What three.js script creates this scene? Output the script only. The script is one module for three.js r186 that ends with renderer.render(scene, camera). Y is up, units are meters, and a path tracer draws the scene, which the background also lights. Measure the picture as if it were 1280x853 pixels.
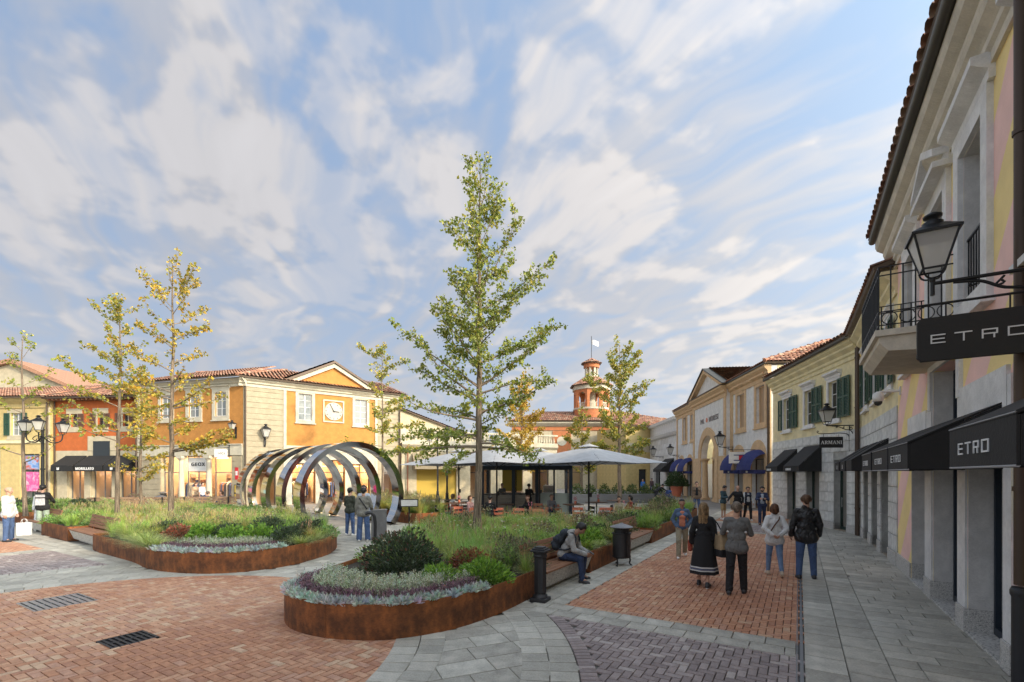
import * as THREE from 'three';
import { mergeGeometries, toCreasedNormals } from 'three/addons/utils/BufferGeometryUtils.js';
import { RoundedBoxGeometry } from 'three/addons/geometries/RoundedBoxGeometry.js';
import { TextGeometry } from 'three/addons/geometries/TextGeometry.js';
import { FontLoader } from 'three/addons/loaders/FontLoader.js';

// ---------------------------------------------------------------- camera
const scene = new THREE.Scene();
const camera = new THREE.PerspectiveCamera(71.73, 1280 / 853, 0.05, 4000);
camera.position.set(0, 2.34, 0);
camera.lookAt(0, 2.34, -10);
camera.setViewOffset(1280, 853, 0, -165.5, 1280, 853);      // shift lens: level camera, raised frame

// ---------------------------------------------------------------- small maths
function rngOf(seed) { let a = seed >>> 0; return () => { a = (a + 0x6D2B79F5) | 0; let t = Math.imul(a ^ (a >>> 15), 1 | a); t = (t + Math.imul(t ^ (t >>> 7), 61 | t)) ^ t; return ((t ^ (t >>> 14)) >>> 0) / 4294967296; }; }
const clamp = (x, a = 0, b = 1) => Math.min(b, Math.max(a, x)), mix = (a, b, t) => a + (b - a) * t;
const smooth = (a, b, x) => { const t = clamp((x - a) / (b - a)); return t * t * (3 - 2 * t); };
const NT = (() => { const R = rngOf(4242), a = new Float32Array(65536); for (let i = 0; i < 65536; i++) a[i] = R(); return a; })();
const hash2 = (x, y, s) => NT[(((y + s * 37) & 255) << 8) | ((x + s * 91) & 255)];
function vnoise(x, y, s, per = 0) {
  const xi = Math.floor(x), yi = Math.floor(y), fx = x - xi, fy = y - yi, u = fx * fx * (3 - 2 * fx), v = fy * fy * (3 - 2 * fy);
  let x0 = xi, x1 = xi + 1, y0 = yi, y1 = yi + 1; if (per) { x0 = ((x0 % per) + per) % per; x1 = ((x1 % per) + per) % per; y0 = ((y0 % per) + per) % per; y1 = ((y1 % per) + per) % per; }
  const sx = s * 91, r0 = ((y0 + s * 37) & 255) << 8, r1 = ((y1 + s * 37) & 255) << 8, a = NT[r0 | ((x0 + sx) & 255)], b = NT[r0 | ((x1 + sx) & 255)], c = NT[r1 | ((x0 + sx) & 255)], d = NT[r1 | ((x1 + sx) & 255)];
  const p = a + (b - a) * u; return p + (c + (d - c) * u - p) * v;
}
function fbm(x, y, s, oct = 4, per = 0) { let a = 0.5, r = 0, n = 0; for (let i = 0; i < oct; i++) { r += a * vnoise(x, y, s + i * 17, per); n += a; a *= 0.5; x *= 2; y *= 2; per *= 2; } return r / n; }

// ---------------------------------------------------------------- sky, sun, exposure
const SUN = new THREE.Vector3(0.84, 0.46, 0.54).normalize();
{
  const W = 2048, H = 1400, data = new Float32Array(W * H * 4);
  const azel = (px, py) => { const v = new THREE.Vector3((px - 640) / 590, (592 - py) / 590, -1).normalize(); return v; };
  // cloud fields named by a direction, a width and a weight: [direction, spread, weight]
  const banks = [[azel(140, 40), 0.20, 0.30], [azel(330, 70), 0.16, 0.34], [azel(390, 150), 0.10, 0.34], [azel(30, 170), 0.16, 0.22], [azel(200, 215), 0.09, 0.3], [azel(280, 240), 0.08, 0.34], [azel(360, 285), 0.09, 0.34], [azel(440, 335), 0.07, 0.3], [azel(60, 300), 0.14, 0.12], [azel(760, 110), 0.26, 0.20], [azel(740, 300), 0.22, 0.22], [azel(950, 260), 0.2, 0.06], [azel(1020, 60), 0.2, -0.3], [azel(560, 200), 0.07, 0.22], [azel(560, 300), 0.05, 0.25],
    [azel(520, 60), 0.15, -0.34], [azel(1100, 160), 0.2, -0.25], [azel(500, 270), 0.07, -0.25], [azel(20, 40), 0.12, -0.3], [azel(200, 290), 0.1, -0.12], [azel(150, 150), 0.08, -0.3]];
  const d = new THREE.Vector3();
  for (let j = 0; j < H; j++) for (let i = 0; i < W; i++) {
    const el = ((j + 0.5) / H - 0.5) * Math.PI, az = ((i + 0.5) / W - 0.5) * 2 * Math.PI;
    d.set(Math.cos(el) * Math.cos(az), Math.sin(el), Math.cos(el) * Math.sin(az));
    if (j < H / 2) { const o = (j * W + i) * 4; data[o] = data[o + 1] = data[o + 2] = 0.35; data[o + 3] = 1; continue; }
    if ((d.z > -0.25 || d.y > 0.82) && j > H / 2 + 2 && ((i | j) & 1)) { const o = (j * W + i) * 4, q = ((j & ~1) * W + (i & ~1)) * 4; for (let c = 0; c < 4; c++) data[o + c] = data[q + c]; continue; }     // beyond the frame one sample serves four
    const y = Math.max(d.y, 0), k = 1 / (y + 0.16), gx = d.x * k, gz = d.z * k;
    const t = Math.pow(y, 0.55);
    let r = mix(0.215, 0.066, t), g = mix(0.238, 0.116, t), b = mix(0.258, 0.205, t);
    const ca = d.dot(SUN), ang = Math.acos(clamp(ca, -1, 1));
    const glow = Math.exp(-2.85 * ang);                              // hazy evening sky: brighter and warmer towards the low sun
    // streaked cirrus, warped, with rippled puffs
    const wx = fbm(gx * 1.1 + 3, gz * 1.1, 11, 4) - 0.5, wz = fbm(gx * 1.1, gz * 1.1 + 9, 23, 4) - 0.5;
    const a = 0.95 + 0.5 * wx, sx = gx * Math.cos(a) + gz * Math.sin(a), sz = -gx * Math.sin(a) + gz * Math.cos(a);
    const veil = fbm(sx * 0.8 + wx * 2.0, sz * 2.6 + wz * 3.0, 37, 6), fine = fbm(sx * 3.4 + wx * 7, sz * 15 + wz * 7, 51, 6);
    const puff = fbm(gx * 3.8 + wx * 1.4, gz * 3.8 + wz * 1.4, 71, 6), ripple = fbm(gx * 11 + wx * 2.5, gz * 11 + wz * 2.5, 77, 6);
    let bias = 0;
    for (const [v, sp, wt] of banks) { const q = Math.acos(clamp(v.dot(d), -1, 1)) / sp; if (q < 3) bias += wt * Math.exp(-q * q); }
    const c1 = smooth(0.36, 0.70, veil * 0.42 + fine * 0.58 + bias * 0.24);
    const c2 = smooth(0.47, 0.62, puff * 0.45 + ripple * 0.47 + fine * 0.08 + bias * 0.26 - 0.01);
    const haze = 1 - smooth(0, 0.30, y);
    const cover = clamp(c1 * 0.62 + c2 * 0.38, 0, 0.88) * mix(1, 0.75, haze);
    const lit = mix(0.175, 0.240, clamp(c2 * 0.6 + fine * 0.5));
    const cr = mix(lit * 1.03, 0.235, haze * 0.6), cg = mix(lit, 0.235, haze * 0.6), cb = mix(lit * 0.985, 0.235, haze * 0.6);
    r = mix(r, cr, cover) * (1 + 33 * glow) * 0.485; g = mix(g, cg, cover) * (1 + 29 * glow) * 0.485; b = mix(b, cb, cover) * (1 + 21.5 * glow) * 0.50;
    const o = (j * W + i) * 4; data[o] = r; data[o + 1] = g; data[o + 2] = b; data[o + 3] = 1;
  }
  const tex = new THREE.DataTexture(data, W, H, THREE.RGBAFormat, THREE.FloatType);
  tex.mapping = THREE.EquirectangularReflectionMapping; tex.magFilter = THREE.LinearFilter; tex.minFilter = THREE.LinearFilter; tex.needsUpdate = true;
  scene.background = tex; scene.environment = tex;
}
const sun = new THREE.DirectionalLight(new THREE.Color(1.0, 0.82, 0.58), 0.68);
sun.position.copy(SUN).multiplyScalar(120); sun.target.position.set(0, 0, -25); sun.position.add(sun.target.position);
sun.castShadow = true; sun.shadow.radius = 4; sun.shadow.mapSize.set(4096, 4096);
Object.assign(sun.shadow.camera, { left: -70, right: 70, top: 60, bottom: -40, near: 1, far: 300 });
scene.add(sun, sun.target);
const renderer = new THREE.WebGLRenderer({ antialias: true });
renderer.setSize(1024, 682); renderer.toneMapping = THREE.LinearToneMapping; renderer.toneMappingExposure = 5.7; renderer.shadowMap.enabled = true;

// ---------------------------------------------------------------- naming and adding
const used = new Map();
function numbered(n) { const k = used.get(n) || 0; used.set(n, k + 1); return k ? `${n}_${String(k).padStart(3, '0')}` : n; }
function thing(name, label, category, pos = [0, 0, 0], turn = 0, group) { const o = new THREE.Group(); o.name = numbered(name); o.position.set(...pos); o.rotation.y = turn; o.userData = { label, category }; if (group) o.userData.group = group; scene.add(o); return o; }
function part(name, geo, mat, parent, M) { const m = new THREE.Mesh(geo, mat); m.name = name; m.castShadow = m.receiveShadow = true; if (M) m.applyMatrix4(M); parent.add(m); return m; }
function tagMesh(name, geo, mat, label, category, group, pos, turn) { const m = part(numbered(name), geo, mat, scene); m.userData = { label, category }; if (group) m.userData.group = group; if (pos) m.position.set(...pos); if (turn) m.rotation.y = turn; return m; }
function struct(name, geo, mat) { const m = part(name, geo, mat, scene); m.userData = { kind: 'structure' }; return m; }
function structGroup(name) { const o = new THREE.Group(); o.name = name; o.userData = { kind: 'structure' }; scene.add(o); return o; }
function stuff(m) { m.userData.kind = 'stuff'; return m; }
function copy(root, pos, turn, label) { const c = root.clone(); c.name = numbered(root.name.replace(/_\d{3}$/, '')); c.userData = { ...root.userData }; if (label) c.userData.label = label; c.position.set(...pos); c.rotation.y = turn; scene.add(c); return c; }

// ---------------------------------------------------------------- geometry helpers
const V = (x, y, z) => new THREE.Vector3(x, y, z);
function bx(x0, x1, y0, y1, z0, z1, bevel = 0) { const w = x1 - x0, h = y1 - y0, d = z1 - z0; const g = bevel ? new RoundedBoxGeometry(w, h, d, 1, Math.min(bevel, w / 2.1, h / 2.1, d / 2.1)) : new THREE.BoxGeometry(w, h, d); g.translate((x0 + x1) / 2, (y0 + y1) / 2, (z0 + z1) / 2); return g; }
function cyl(r0, r1, y0, y1, x = 0, z = 0, seg = 12, open = false) { const g = new THREE.CylinderGeometry(r1, r0, y1 - y0, seg, 1, open); g.translate(x, (y0 + y1) / 2, z); return g; }
function rod(a, b, r, seg = 6, r2 = r) { const A = V(...a), B = V(...b), L = A.distanceTo(B); const g = new THREE.CylinderGeometry(r2, r, L, seg); g.translate(0, L / 2, 0); g.applyQuaternion(new THREE.Quaternion().setFromUnitVectors(V(0, 1, 0), B.clone().sub(A).normalize())); g.translate(...a); return g; }
function lathe(pts, seg = 16) { return new THREE.LatheGeometry(pts.map(([r, y]) => new THREE.Vector2(r, y)), seg); }
function tube(pts, r, seg = 20, rs = 6, closed = false) { return new THREE.TubeGeometry(new THREE.CatmullRomCurve3(pts.map((p) => V(...p)), closed), seg, r, rs, closed); }
function prism(pts, z0, z1, holes = [], bevel = 0) { const s = new THREE.Shape(pts.map(([x, y]) => new THREE.Vector2(x, y))); for (const h of holes) s.holes.push(new THREE.Path(h.map(([x, y]) => new THREE.Vector2(x, y)))); const g = new THREE.ExtrudeGeometry(s, { depth: z1 - z0, bevelEnabled: bevel > 0, bevelSize: bevel, bevelThickness: bevel, bevelSegments: 1, steps: 1, curveSegments: 12 }); g.translate(0, 0, z0); return g; }
// profile [z,y] swept along x from x0 to x1 (cornices, awnings)
function mould(prof, x0, x1) { const g = prism(prof, 0, x1 - x0); g.rotateY(Math.PI / 2); const p = g.attributes.position; for (let i = 0; i < p.count; i++) { p.setZ(i, -p.getZ(i)); } const n = g.attributes.normal; for (let i = 0; i < n.count; i++) n.setZ(i, -n.getZ(i)); flip(g); g.translate(x0, 0, 0); return g; }
function flip(g) { if (g.index) { const a = g.index.array; for (let i = 0; i < a.length; i += 3) { const t = a[i]; a[i] = a[i + 1]; a[i + 1] = t; } } else for (const k of Object.keys(g.attributes)) { const at = g.attributes[k], s = at.itemSize, a = at.array; for (let i = 0; i < at.count; i += 3) for (let c = 0; c < s; c++) { const t = a[i * s + c]; a[i * s + c] = a[(i + 1) * s + c]; a[(i + 1) * s + c] = t; } } return g; }
// uv in metres from the position and the way each face points
function uvm(g, s = 1) { if (g.index) g = g.toNonIndexed(); const p = g.attributes.position, n = g.attributes.normal, uv = new Float32Array(p.count * 2); for (let i = 0; i < p.count; i++) { const ax = Math.abs(n.getX(i)), ay = Math.abs(n.getY(i)), az = Math.abs(n.getZ(i)); let u, v; if (ay >= ax && ay >= az) { u = p.getX(i); v = p.getZ(i); } else if (ax > az) { u = p.getZ(i); v = p.getY(i); } else { u = p.getX(i); v = p.getY(i); } uv[2 * i] = u * s; uv[2 * i + 1] = v * s; } g.setAttribute('uv', new THREE.BufferAttribute(uv, 2)); return g; }
function merge(list, keepColor) { const l = list.filter(Boolean).map((g) => { let q = g.index ? g.toNonIndexed() : g; for (const k of Object.keys(q.attributes)) if (!['position', 'normal', 'uv'].includes(k) && !(keepColor && k === 'color')) q.deleteAttribute(k); if (!q.attributes.uv) q.setAttribute('uv', new THREE.BufferAttribute(new Float32Array(q.attributes.position.count * 2), 2)); return q; }); return l.length === 1 ? l[0] : mergeGeometries(l); }
const um = (list, s) => uvm(merge(list), s);
function tint(g, c) { const n = g.attributes.position.count, a = new Float32Array(n * 3); for (let i = 0; i < n; i++) { a[3 * i] = c[0]; a[3 * i + 1] = c[1]; a[3 * i + 2] = c[2]; } g.setAttribute('color', new THREE.BufferAttribute(a, 3)); return g; }
const T4 = (x, y, z, ry = 0) => new THREE.Matrix4().makeRotationY(ry).setPosition(x, y, z);
// street frame: s along the shop street, t to its right (metres, camera foot at 0,0)
const SD = [0.5195, -0.8545], SN = [0.8545, 0.5195], S = (s, t) => [s * SD[0] + t * SN[0], s * SD[1] + t * SN[1]];
const STREET_TURN = -Math.atan2(0.5195, 0.8545);              // turns local -z to the street's direction

// ---------------------------------------------------------------- textures and materials
function tex(size, fn, srgb = true) { const d = new Uint8Array(size * size * 4); for (let j = 0; j < size; j++) for (let i = 0; i < size; i++) { const c = fn(i / size, j / size), o = (j * size + i) * 4; d[o] = clamp(c[0]) * 255; d[o + 1] = clamp(c[1]) * 255; d[o + 2] = clamp(c[2]) * 255; d[o + 3] = 255; } const t = new THREE.DataTexture(d, size, size, THREE.RGBAFormat); t.wrapS = t.wrapT = THREE.RepeatWrapping; t.magFilter = THREE.LinearFilter; t.minFilter = THREE.LinearMipmapLinearFilter; t.generateMipmaps = true; if (srgb) t.colorSpace = THREE.SRGBColorSpace; t.needsUpdate = true; return t; }
const rep = (t, n) => { const c = t.clone(); c.repeat.set(n, n); c.needsUpdate = true; return c; };
const g3 = (v) => [v, v, v];
const tPlaster = tex(512, (u, v) => { const a = fbm(u * 6, v * 6, 3, 5, 6), b = fbm(u * 48, v * 48, 9, 3, 48); const q = 0.955 + (a - 0.5) * 0.15 + (b - 0.5) * 0.06 + (fbm(u * 24, v * 3, 7, 3, 3) - 0.5) * 0.05; return g3(q); });
const tGrain = tex(512, (u, v) => g3(fbm(u * 64, v * 64, 5, 3, 64)), false);
const tStone = tex(512, (u, v) => { const a = fbm(u * 5, v * 5, 13, 6, 5), b = fbm(u * 70, v * 70, 19, 2, 70), c = fbm(u * 3 + 3, v * 14, 29, 4, 0); const q = 0.925 + (a - 0.5) * 0.30 + (b - 0.5) * 0.16; return [q * 0.99, q, q * 0.995]; });
const tGranite = tex(256, (u, v) => { const a = vnoise(u * 64, v * 64, 41, 64), b = vnoise(u * 40, v * 40, 43, 40); return g3(0.90 + (a > 0.75 ? 0.1 : a < 0.22 ? -0.28 : 0) + (b - 0.5) * 0.2); });
const tBrick = tex(512, (u, v) => { const a = fbm(u * 8, v * 8, 61, 5, 8), b = fbm(u * 90, v * 90, 67, 2, 90); const q = 0.935 + (a - 0.5) * 0.22 + (b - 0.5) * 0.16; return [q, q * 0.985, q * 0.97]; });
const tRust = tex(512, (u, v) => { const a = fbm(u * 5, v * 5, 81, 6, 5), b = fbm(u * 24, v * 8, 83, 4, 8), c = fbm(u * 80, v * 80, 87, 3, 80); const e = clamp(0.5 + (a - 0.5) * 1.1 + (b - 0.5) * 1.1 + (c - 0.5) * 0.5); return [mix(0.34, 0.60, e), mix(0.205, 0.36, e), mix(0.115, 0.185, e)]; });
const tWood = tex(512, (u, v) => { const g = fbm(u * 3, v * 60, 91, 4, 0), f = fbm(u * 8, v * 200, 93, 2, 0); const e = clamp(0.5 + (g - 0.5) * 1.3 + (f - 0.5) * 0.5); return [mix(0.74, 1, e), mix(0.70, 1, e), mix(0.66, 1, e)]; });
const tBark = tex(512, (u, v) => { const g = fbm(u * 22, v * 5, 101, 5, 0), f = fbm(u * 60, v * 40, 103, 3, 0); const e = clamp(0.5 + (g - 0.5) * 1.6 + (f - 0.5) * 0.8); return [mix(0.30, 0.62, e), mix(0.26, 0.56, e), mix(0.22, 0.49, e)]; });
const tCloth = tex(256, (u, v) => { const a = fbm(u * 6, v * 6, 111, 4, 6), w = 0.5 + 0.25 * Math.sin(u * 402) + 0.25 * Math.sin(v * 402); return g3(0.93 + (a - 0.5) * 0.16 + (w - 0.5) * 0.06); });
const tTile = tex(256, (u, v) => { const a = fbm(u * 10, v * 10, 121, 5, 10); return [0.93 + (a - 0.5) * 0.4, 0.92 + (a - 0.5) * 0.4, 0.91 + (a - 0.5) * 0.36]; });
const lin = (r, g, b) => new THREE.Color().setRGB(r, g, b);
const std = (c, o = {}) => new THREE.MeshStandardMaterial({ color: Array.isArray(c) ? lin(...c) : c, roughness: 0.85, ...o });
const plaster = (c) => std(c, { map: tPlaster, bumpMap: tGrain, bumpScale: 0.004, roughness: 0.92 });
const M = {
  cream: plaster([0.54, 0.47, 0.33]), trim: plaster([0.60, 0.55, 0.43]), white: plaster([0.82, 0.81, 0.78]), orange: plaster([0.52, 0.235, 0.058]), deepOrange: plaster([0.52, 0.135, 0.035]), yellow: plaster([0.60, 0.46, 0.20]), paleYellow: plaster([0.84, 0.74, 0.45]), peach: plaster([0.72, 0.50, 0.29]), grey: plaster([0.70, 0.68, 0.65]), trimGrey: plaster([0.80, 0.79, 0.77]), stoneWall: plaster([0.42, 0.36, 0.25]), terra: plaster([0.52, 0.19, 0.08]),
  greyStone: std([0.75, 0.74, 0.715], { map: tStone, bumpMap: tGrain, bumpScale: 0.003 }), granite: std([0.66, 0.64, 0.60], { map: tGranite, roughness: 0.7 }), cornice: plaster([0.70, 0.64, 0.53]),
  green: std([0.025, 0.075, 0.050], { roughness: 0.5 }), brownShutter: std([0.13, 0.065, 0.045], { roughness: 0.6 }), iron: std([0.028, 0.029, 0.031], { roughness: 0.45, metalness: 0.5 }), cast: std([0.045, 0.045, 0.048], { roughness: 0.5, metalness: 0.4, map: tPlaster }), bronze: std([0.085, 0.058, 0.042], { roughness: 0.5, metalness: 0.4 }), gutter: std([0.10, 0.095, 0.08], { roughness: 0.5, metalness: 0.5, map: tPlaster }),
  black: std([0.018, 0.018, 0.019], { roughness: 0.8, map: tCloth, bumpMap: tGrain, bumpScale: 0.002 }), blackPaint: std([0.02, 0.02, 0.022], { roughness: 0.4 }), navyFabric: std([0.035, 0.045, 0.17], { roughness: 0.9, map: tCloth }), tanFabric: std([0.30, 0.25, 0.17], { roughness: 0.9, map: tCloth }), letter: std([0.75, 0.75, 0.74], { roughness: 0.6 }),
  rust: std([1, 1, 1], { map: tRust, roughness: 0.8, bumpMap: tGrain, bumpScale: 0.002 }), soil: std([0.06, 0.045, 0.032], { map: tStone, roughness: 1 }), wood: std([0.40, 0.205, 0.115], { map: tWood, roughness: 0.7 }), woodPale: std([0.42, 0.28, 0.18], { map: tWood, roughness: 0.75 }), concrete: std([0.68, 0.66, 0.61], { map: tGranite, roughness: 0.9 }), bark: std([0.95, 0.92, 0.88], { map: tBark, bumpMap: tBark, bumpScale: 0.012, roughness: 0.95 }), twig: std([0.24, 0.19, 0.145], { roughness: 0.95 }),
  mirror: std([0.56, 0.57, 0.58], { metalness: 1, roughness: 0.06 }), steel: std([0.5, 0.5, 0.5], { metalness: 0.9, roughness: 0.35 }), greyMetal: std([0.22, 0.22, 0.225], { metalness: 0.5, roughness: 0.45, map: tPlaster }),
  glass: new THREE.MeshPhysicalMaterial({ color: 0xffffff, transmission: 1, thickness: 0, roughness: 0.02, ior: 1.5 }), frosted: new THREE.MeshPhysicalMaterial({ color: lin(0.85, 0.84, 0.80), transmission: 0.6, thickness: 0, roughness: 0.55 }), darkGlass: std([0.03, 0.036, 0.04], { roughness: 0.04, metalness: 0.1 }), curtainGlass: std([0.24, 0.26, 0.26], { roughness: 0.06 }), plainWall: std([0.72, 0.69, 0.63]), warmWall: std([0.55, 0.36, 0.20]), shopFloor: std([0.35, 0.28, 0.2], { roughness: 0.4 }),
  umbrella: new THREE.MeshPhysicalMaterial({ color: lin(0.35, 0.36, 0.38), roughness: 0.9, map: tCloth, transmission: 0.15, thickness: 0 }), salmon: std([0.62, 0.19, 0.11], { roughness: 0.5 }), tableTop: std([0.22, 0.12, 0.08], { map: tWood, roughness: 0.5 }), mustard: std([0.52, 0.36, 0.06], { roughness: 0.7 }), navyFrame: std([0.022, 0.034, 0.052], { roughness: 0.4, metalness: 0.3 }),
  vc: std([1, 1, 1], { vertexColors: true, roughness: 0.8 }), tiles: std([1, 1, 1], { vertexColors: true, map: tTile, roughness: 0.9 }), leaf: new THREE.MeshPhysicalMaterial({ color: 0xffffff, vertexColors: true, roughness: 0.75, transmission: 0.4, thickness: 0 }), blade: new THREE.MeshPhysicalMaterial({ color: 0xffffff, vertexColors: true, roughness: 0.8, transmission: 0.25, thickness: 0 }),
};
const FONT = await new FontLoader().loadAsync('fonts/droid/droid_sans_bold.typeface.json'), SERIF = await new FontLoader().loadAsync('fonts/droid/droid_serif_bold.typeface.json');
function lettering(text, h, depth = 0.012, font = FONT, stretch = 1) { const g = new TextGeometry(text, { font, size: h, depth, curveSegments: 3, bevelEnabled: false }); g.computeBoundingBox(); const b = g.boundingBox; g.translate(-(b.min.x + b.max.x) / 2, -(b.min.y + b.max.y) / 2, 0); g.scale(stretch, 1, 1); return g; }
// ================================================================ ground and paving
{
  const g = new THREE.PlaneGeometry(1600, 1600); g.rotateX(-Math.PI / 2); g.translate(0, -0.03, -300);
  struct('ground', uvm(g, 0.2), std([0.20, 0.185, 0.165], { map: tStone, roughness: 1 }));
}
const DC = [-6.4, -6.0];                                         // centre of the round paving
const rDisc = (x, z) => Math.hypot(x - DC[0], z - DC[1]);
const toST = (x, z) => [x * SD[0] + z * SD[1], x * SN[0] + z * SN[1]];
function inPoly(x, z, p) { let c = false; for (let i = 0, j = p.length - 1; i < p.length; j = i++) if ((p[i][1] > z) !== (p[j][1] > z) && x < ((p[j][0] - p[i][0]) * (z - p[i][1])) / (p[j][1] - p[i][1]) + p[i][0]) c = !c; return c; }

// planters' outlines (world x, z), used for the walls, the soil and to keep the paving out of them
const arcPts = (cx, cz, r, a0, a1, n) => Array.from({ length: n + 1 }, (_, i) => { const a = a0 + ((a1 - a0) * i) / n; return [cx + r * Math.cos(a), cz + r * Math.sin(a)]; });
function smoothLoop(pts, n) { const c = new THREE.CatmullRomCurve3(pts.map(([x, z]) => V(x, 0, z)), false, 'centripetal'); return c.getPoints(n).map((p) => [p.x, p.z]); }
const frontLoop = [
  ...smoothLoop([S(17.5, -6.5), [0.4, -18.3], [-2.4, -17.8], [-3.1, -16.2], [-3.2, -13], [-3.35, -10.5], [-3.72, -8.6], [-3.72, -7.75], [-3.42, -7.2], [-2.98, -6.85], [-2.4, -6.64], [-1.7, -6.63], [-0.95, -7.02], [-0.25, -7.8], S(7.75, -4.28)], 70),
  S(8.1, -4.22), S(8.1, -4.75), S(10.45, -4.75), S(10.45, -4.2), S(13.6, -4.2), S(13.6, -4.75), S(15.9, -4.75), S(15.9, -4.2), S(21, -4.25), S(26.5, -4.6), S(27.5, -5.2), S(27.4, -6.2), S(26.6, -6.6), S(22, -6.6)];
const leftLoop = [
  ...smoothLoop([S(5.55, -17.6), [-9.9, -12.35], [-8.9, -11.55], [-7.8, -11.05], [-6.75, -11.0], [-5.9, -11.55], [-5.35, -12.9], [-5.45, -14.6], [-6.2, -16.3], [-7.6, -18.0], [-13.4, -23.9], [-15.2, -24.6]], 60),
  S(12.5, -28.6), S(6.3, -28.3), S(6.2, -27.3), S(6.9, -27.3), S(6.9, -24.7), S(6.05, -24.7), S(5.9, -21.4), S(6.6, -21.4), S(6.6, -18.4), S(5.65, -18.4)];
const farLoop = [S(7, -31.2), S(6.6, -36), S(10, -37), S(11, -31.5)];
const midLoop = [[-9.4, -27.8], [-5.4, -22.6], [-4.4, -21.6], [-3.2, -22.4], [-4.5, -26], [-8.5, -30.5]];
const LOOPS = [frontLoop, leftLoop, farLoop, midLoop];
const inBed = (x, z, m = 0.14) => LOOPS.some((p) => inPoly(x, z, p) && inPoly(x + m, z, p) && inPoly(x - m, z, p) && inPoly(x, z + m, p) && inPoly(x, z - m, p));

const seen = (x, z) => { const d = -z; return d > 4.9 && Math.abs(x) < d * 1.1 + 1.2; };
// one paving unit: chamfered top, its own joint
function paver(w, l, ch = 0.005, h = 0.02) { const a = w / 2, b = l / 2, i = ch; const P = [[-a, -h, -b], [a, -h, -b], [a, -h, b], [-a, -h, b], [-a + i, 0, -b + i], [a - i, 0, -b + i], [a - i, 0, b - i], [-a + i, 0, b - i]]; const F = [[4, 7, 6, 5], [0, 4, 5, 1], [1, 5, 6, 2], [2, 6, 7, 3], [3, 7, 4, 0]]; const pos = []; for (const f of F) for (const k of [0, 1, 2, 0, 2, 3]) pos.push(...P[f[k]]); const g = new THREE.BufferGeometry(); g.setAttribute('position', new THREE.Float32BufferAttribute(pos, 3)); g.computeVertexNormals(); return g; }
// items: {x,z,turn,y,w,l,tone}; the nearest 300 become single meshes, the rest one mesh
function layPaving(groupName, pieceName, items, tones, map, uvScale, rough) {
  const grp = structGroup(groupName), R = rngOf(items.length + 7);
  items.sort((p, q) => Math.hypot(p.x, p.z) - Math.hypot(q.x, q.z));
  const order = tones.map((_, i) => i).sort((p, q) => tones[p][1] - tones[q][1]), RT = rngOf(items.length + 77);      // worn and dirtier areas: darker pieces gather in patches
  for (const it of items) { const n = fbm(it.x * 0.45 + 40, it.z * 0.45 + 90, 151, 3) - 0.5; if (RT() < Math.abs(n) * 3.2) it.tone = n < 0 ? order[(RT() * 2) | 0] : order[order.length - 1 - ((RT() * 3) | 0)]; }
  const mats = tones.map((c) => std(c, { map, roughness: rough, bumpMap: tGrain, bumpScale: 0.0025 })), cache = new Map();
  const geoOf = (w, l) => { const k = `${w.toFixed(3)}_${l.toFixed(3)}`; if (!cache.has(k)) { const v = []; for (let q = 0; q < 3; q++) { const g = uvm(paver(w, l), uvScale), u = g.attributes.uv, o = [hash2(q, 3, items.length), hash2(q, 7, items.length)]; for (let i = 0; i < u.count; i++) u.setXY(i, u.getX(i) + o[0], u.getY(i) + o[1]); v.push(g); } cache.set(k, v); } return cache.get(k); };
  const pos = [], nor = [], uv = [], col = [], v = V(0, 0, 0), n = V(0, 0, 0), m4 = new THREE.Matrix4(), e = new THREE.Euler();
  items.forEach((it, k) => {
    const vs = geoOf(it.w, it.l), g = vs[(R() * 3) | 0];
    const tl = 0.012 * Math.min(1, 0.12 / it.l) * 1; e.set((R() - 0.5) * tl, it.turn, (R() - 0.5) * tl); m4.makeRotationFromEuler(e).setPosition(it.x, (it.y || 0) + (R() - 0.5) * 0.002, it.z);
    if (k < 300) { const m = part(k ? `${pieceName}_${String(k).padStart(3, '0')}` : pieceName, g, mats[it.tone], grp); m.applyMatrix4(m4); return; }
    const gp = g.attributes.position, gn = g.attributes.normal, gu = g.attributes.uv, c = tones[it.tone];
    for (let i = 0; i < gp.count; i++) { v.fromBufferAttribute(gp, i).applyMatrix4(m4); n.fromBufferAttribute(gn, i).transformDirection(m4); pos.push(v.x, v.y, v.z); nor.push(n.x, n.y, n.z); uv.push(gu.getX(i) + it.x, gu.getY(i) + it.z); col.push(c[0], c[1], c[2]); }
  });
  if (pos.length) { const g = new THREE.BufferGeometry(); g.setAttribute('position', new THREE.Float32BufferAttribute(pos, 3)); g.setAttribute('normal', new THREE.Float32BufferAttribute(nor, 3)); g.setAttribute('uv', new THREE.Float32BufferAttribute(uv, 2)); g.setAttribute('color', new THREE.Float32BufferAttribute(col, 3)); stuff(part(pieceName + '_field', g, std([1, 1, 1], { vertexColors: true, map, roughness: rough, bumpMap: tGrain, bumpScale: 0.0025 }), grp)); }
}
function pick(R, w) { let t = R() * w.reduce((a, b) => a + b), i = 0; while ((t -= w[i]) > 0) i++; return i; }
const RED = [[0.57, 0.315, 0.195], [0.52, 0.265, 0.155], [0.61, 0.355, 0.225], [0.65, 0.445, 0.30], [0.47, 0.24, 0.15], [0.55, 0.32, 0.22]], REDW = [5, 3.2, 3, 1.1, 1.6, 2.4];
const PUR = [[0.36, 0.305, 0.295], [0.315, 0.265, 0.26], [0.40, 0.345, 0.335], [0.47, 0.42, 0.40], [0.285, 0.24, 0.235]], PURW = [5, 4, 3, 1, 2];
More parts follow.
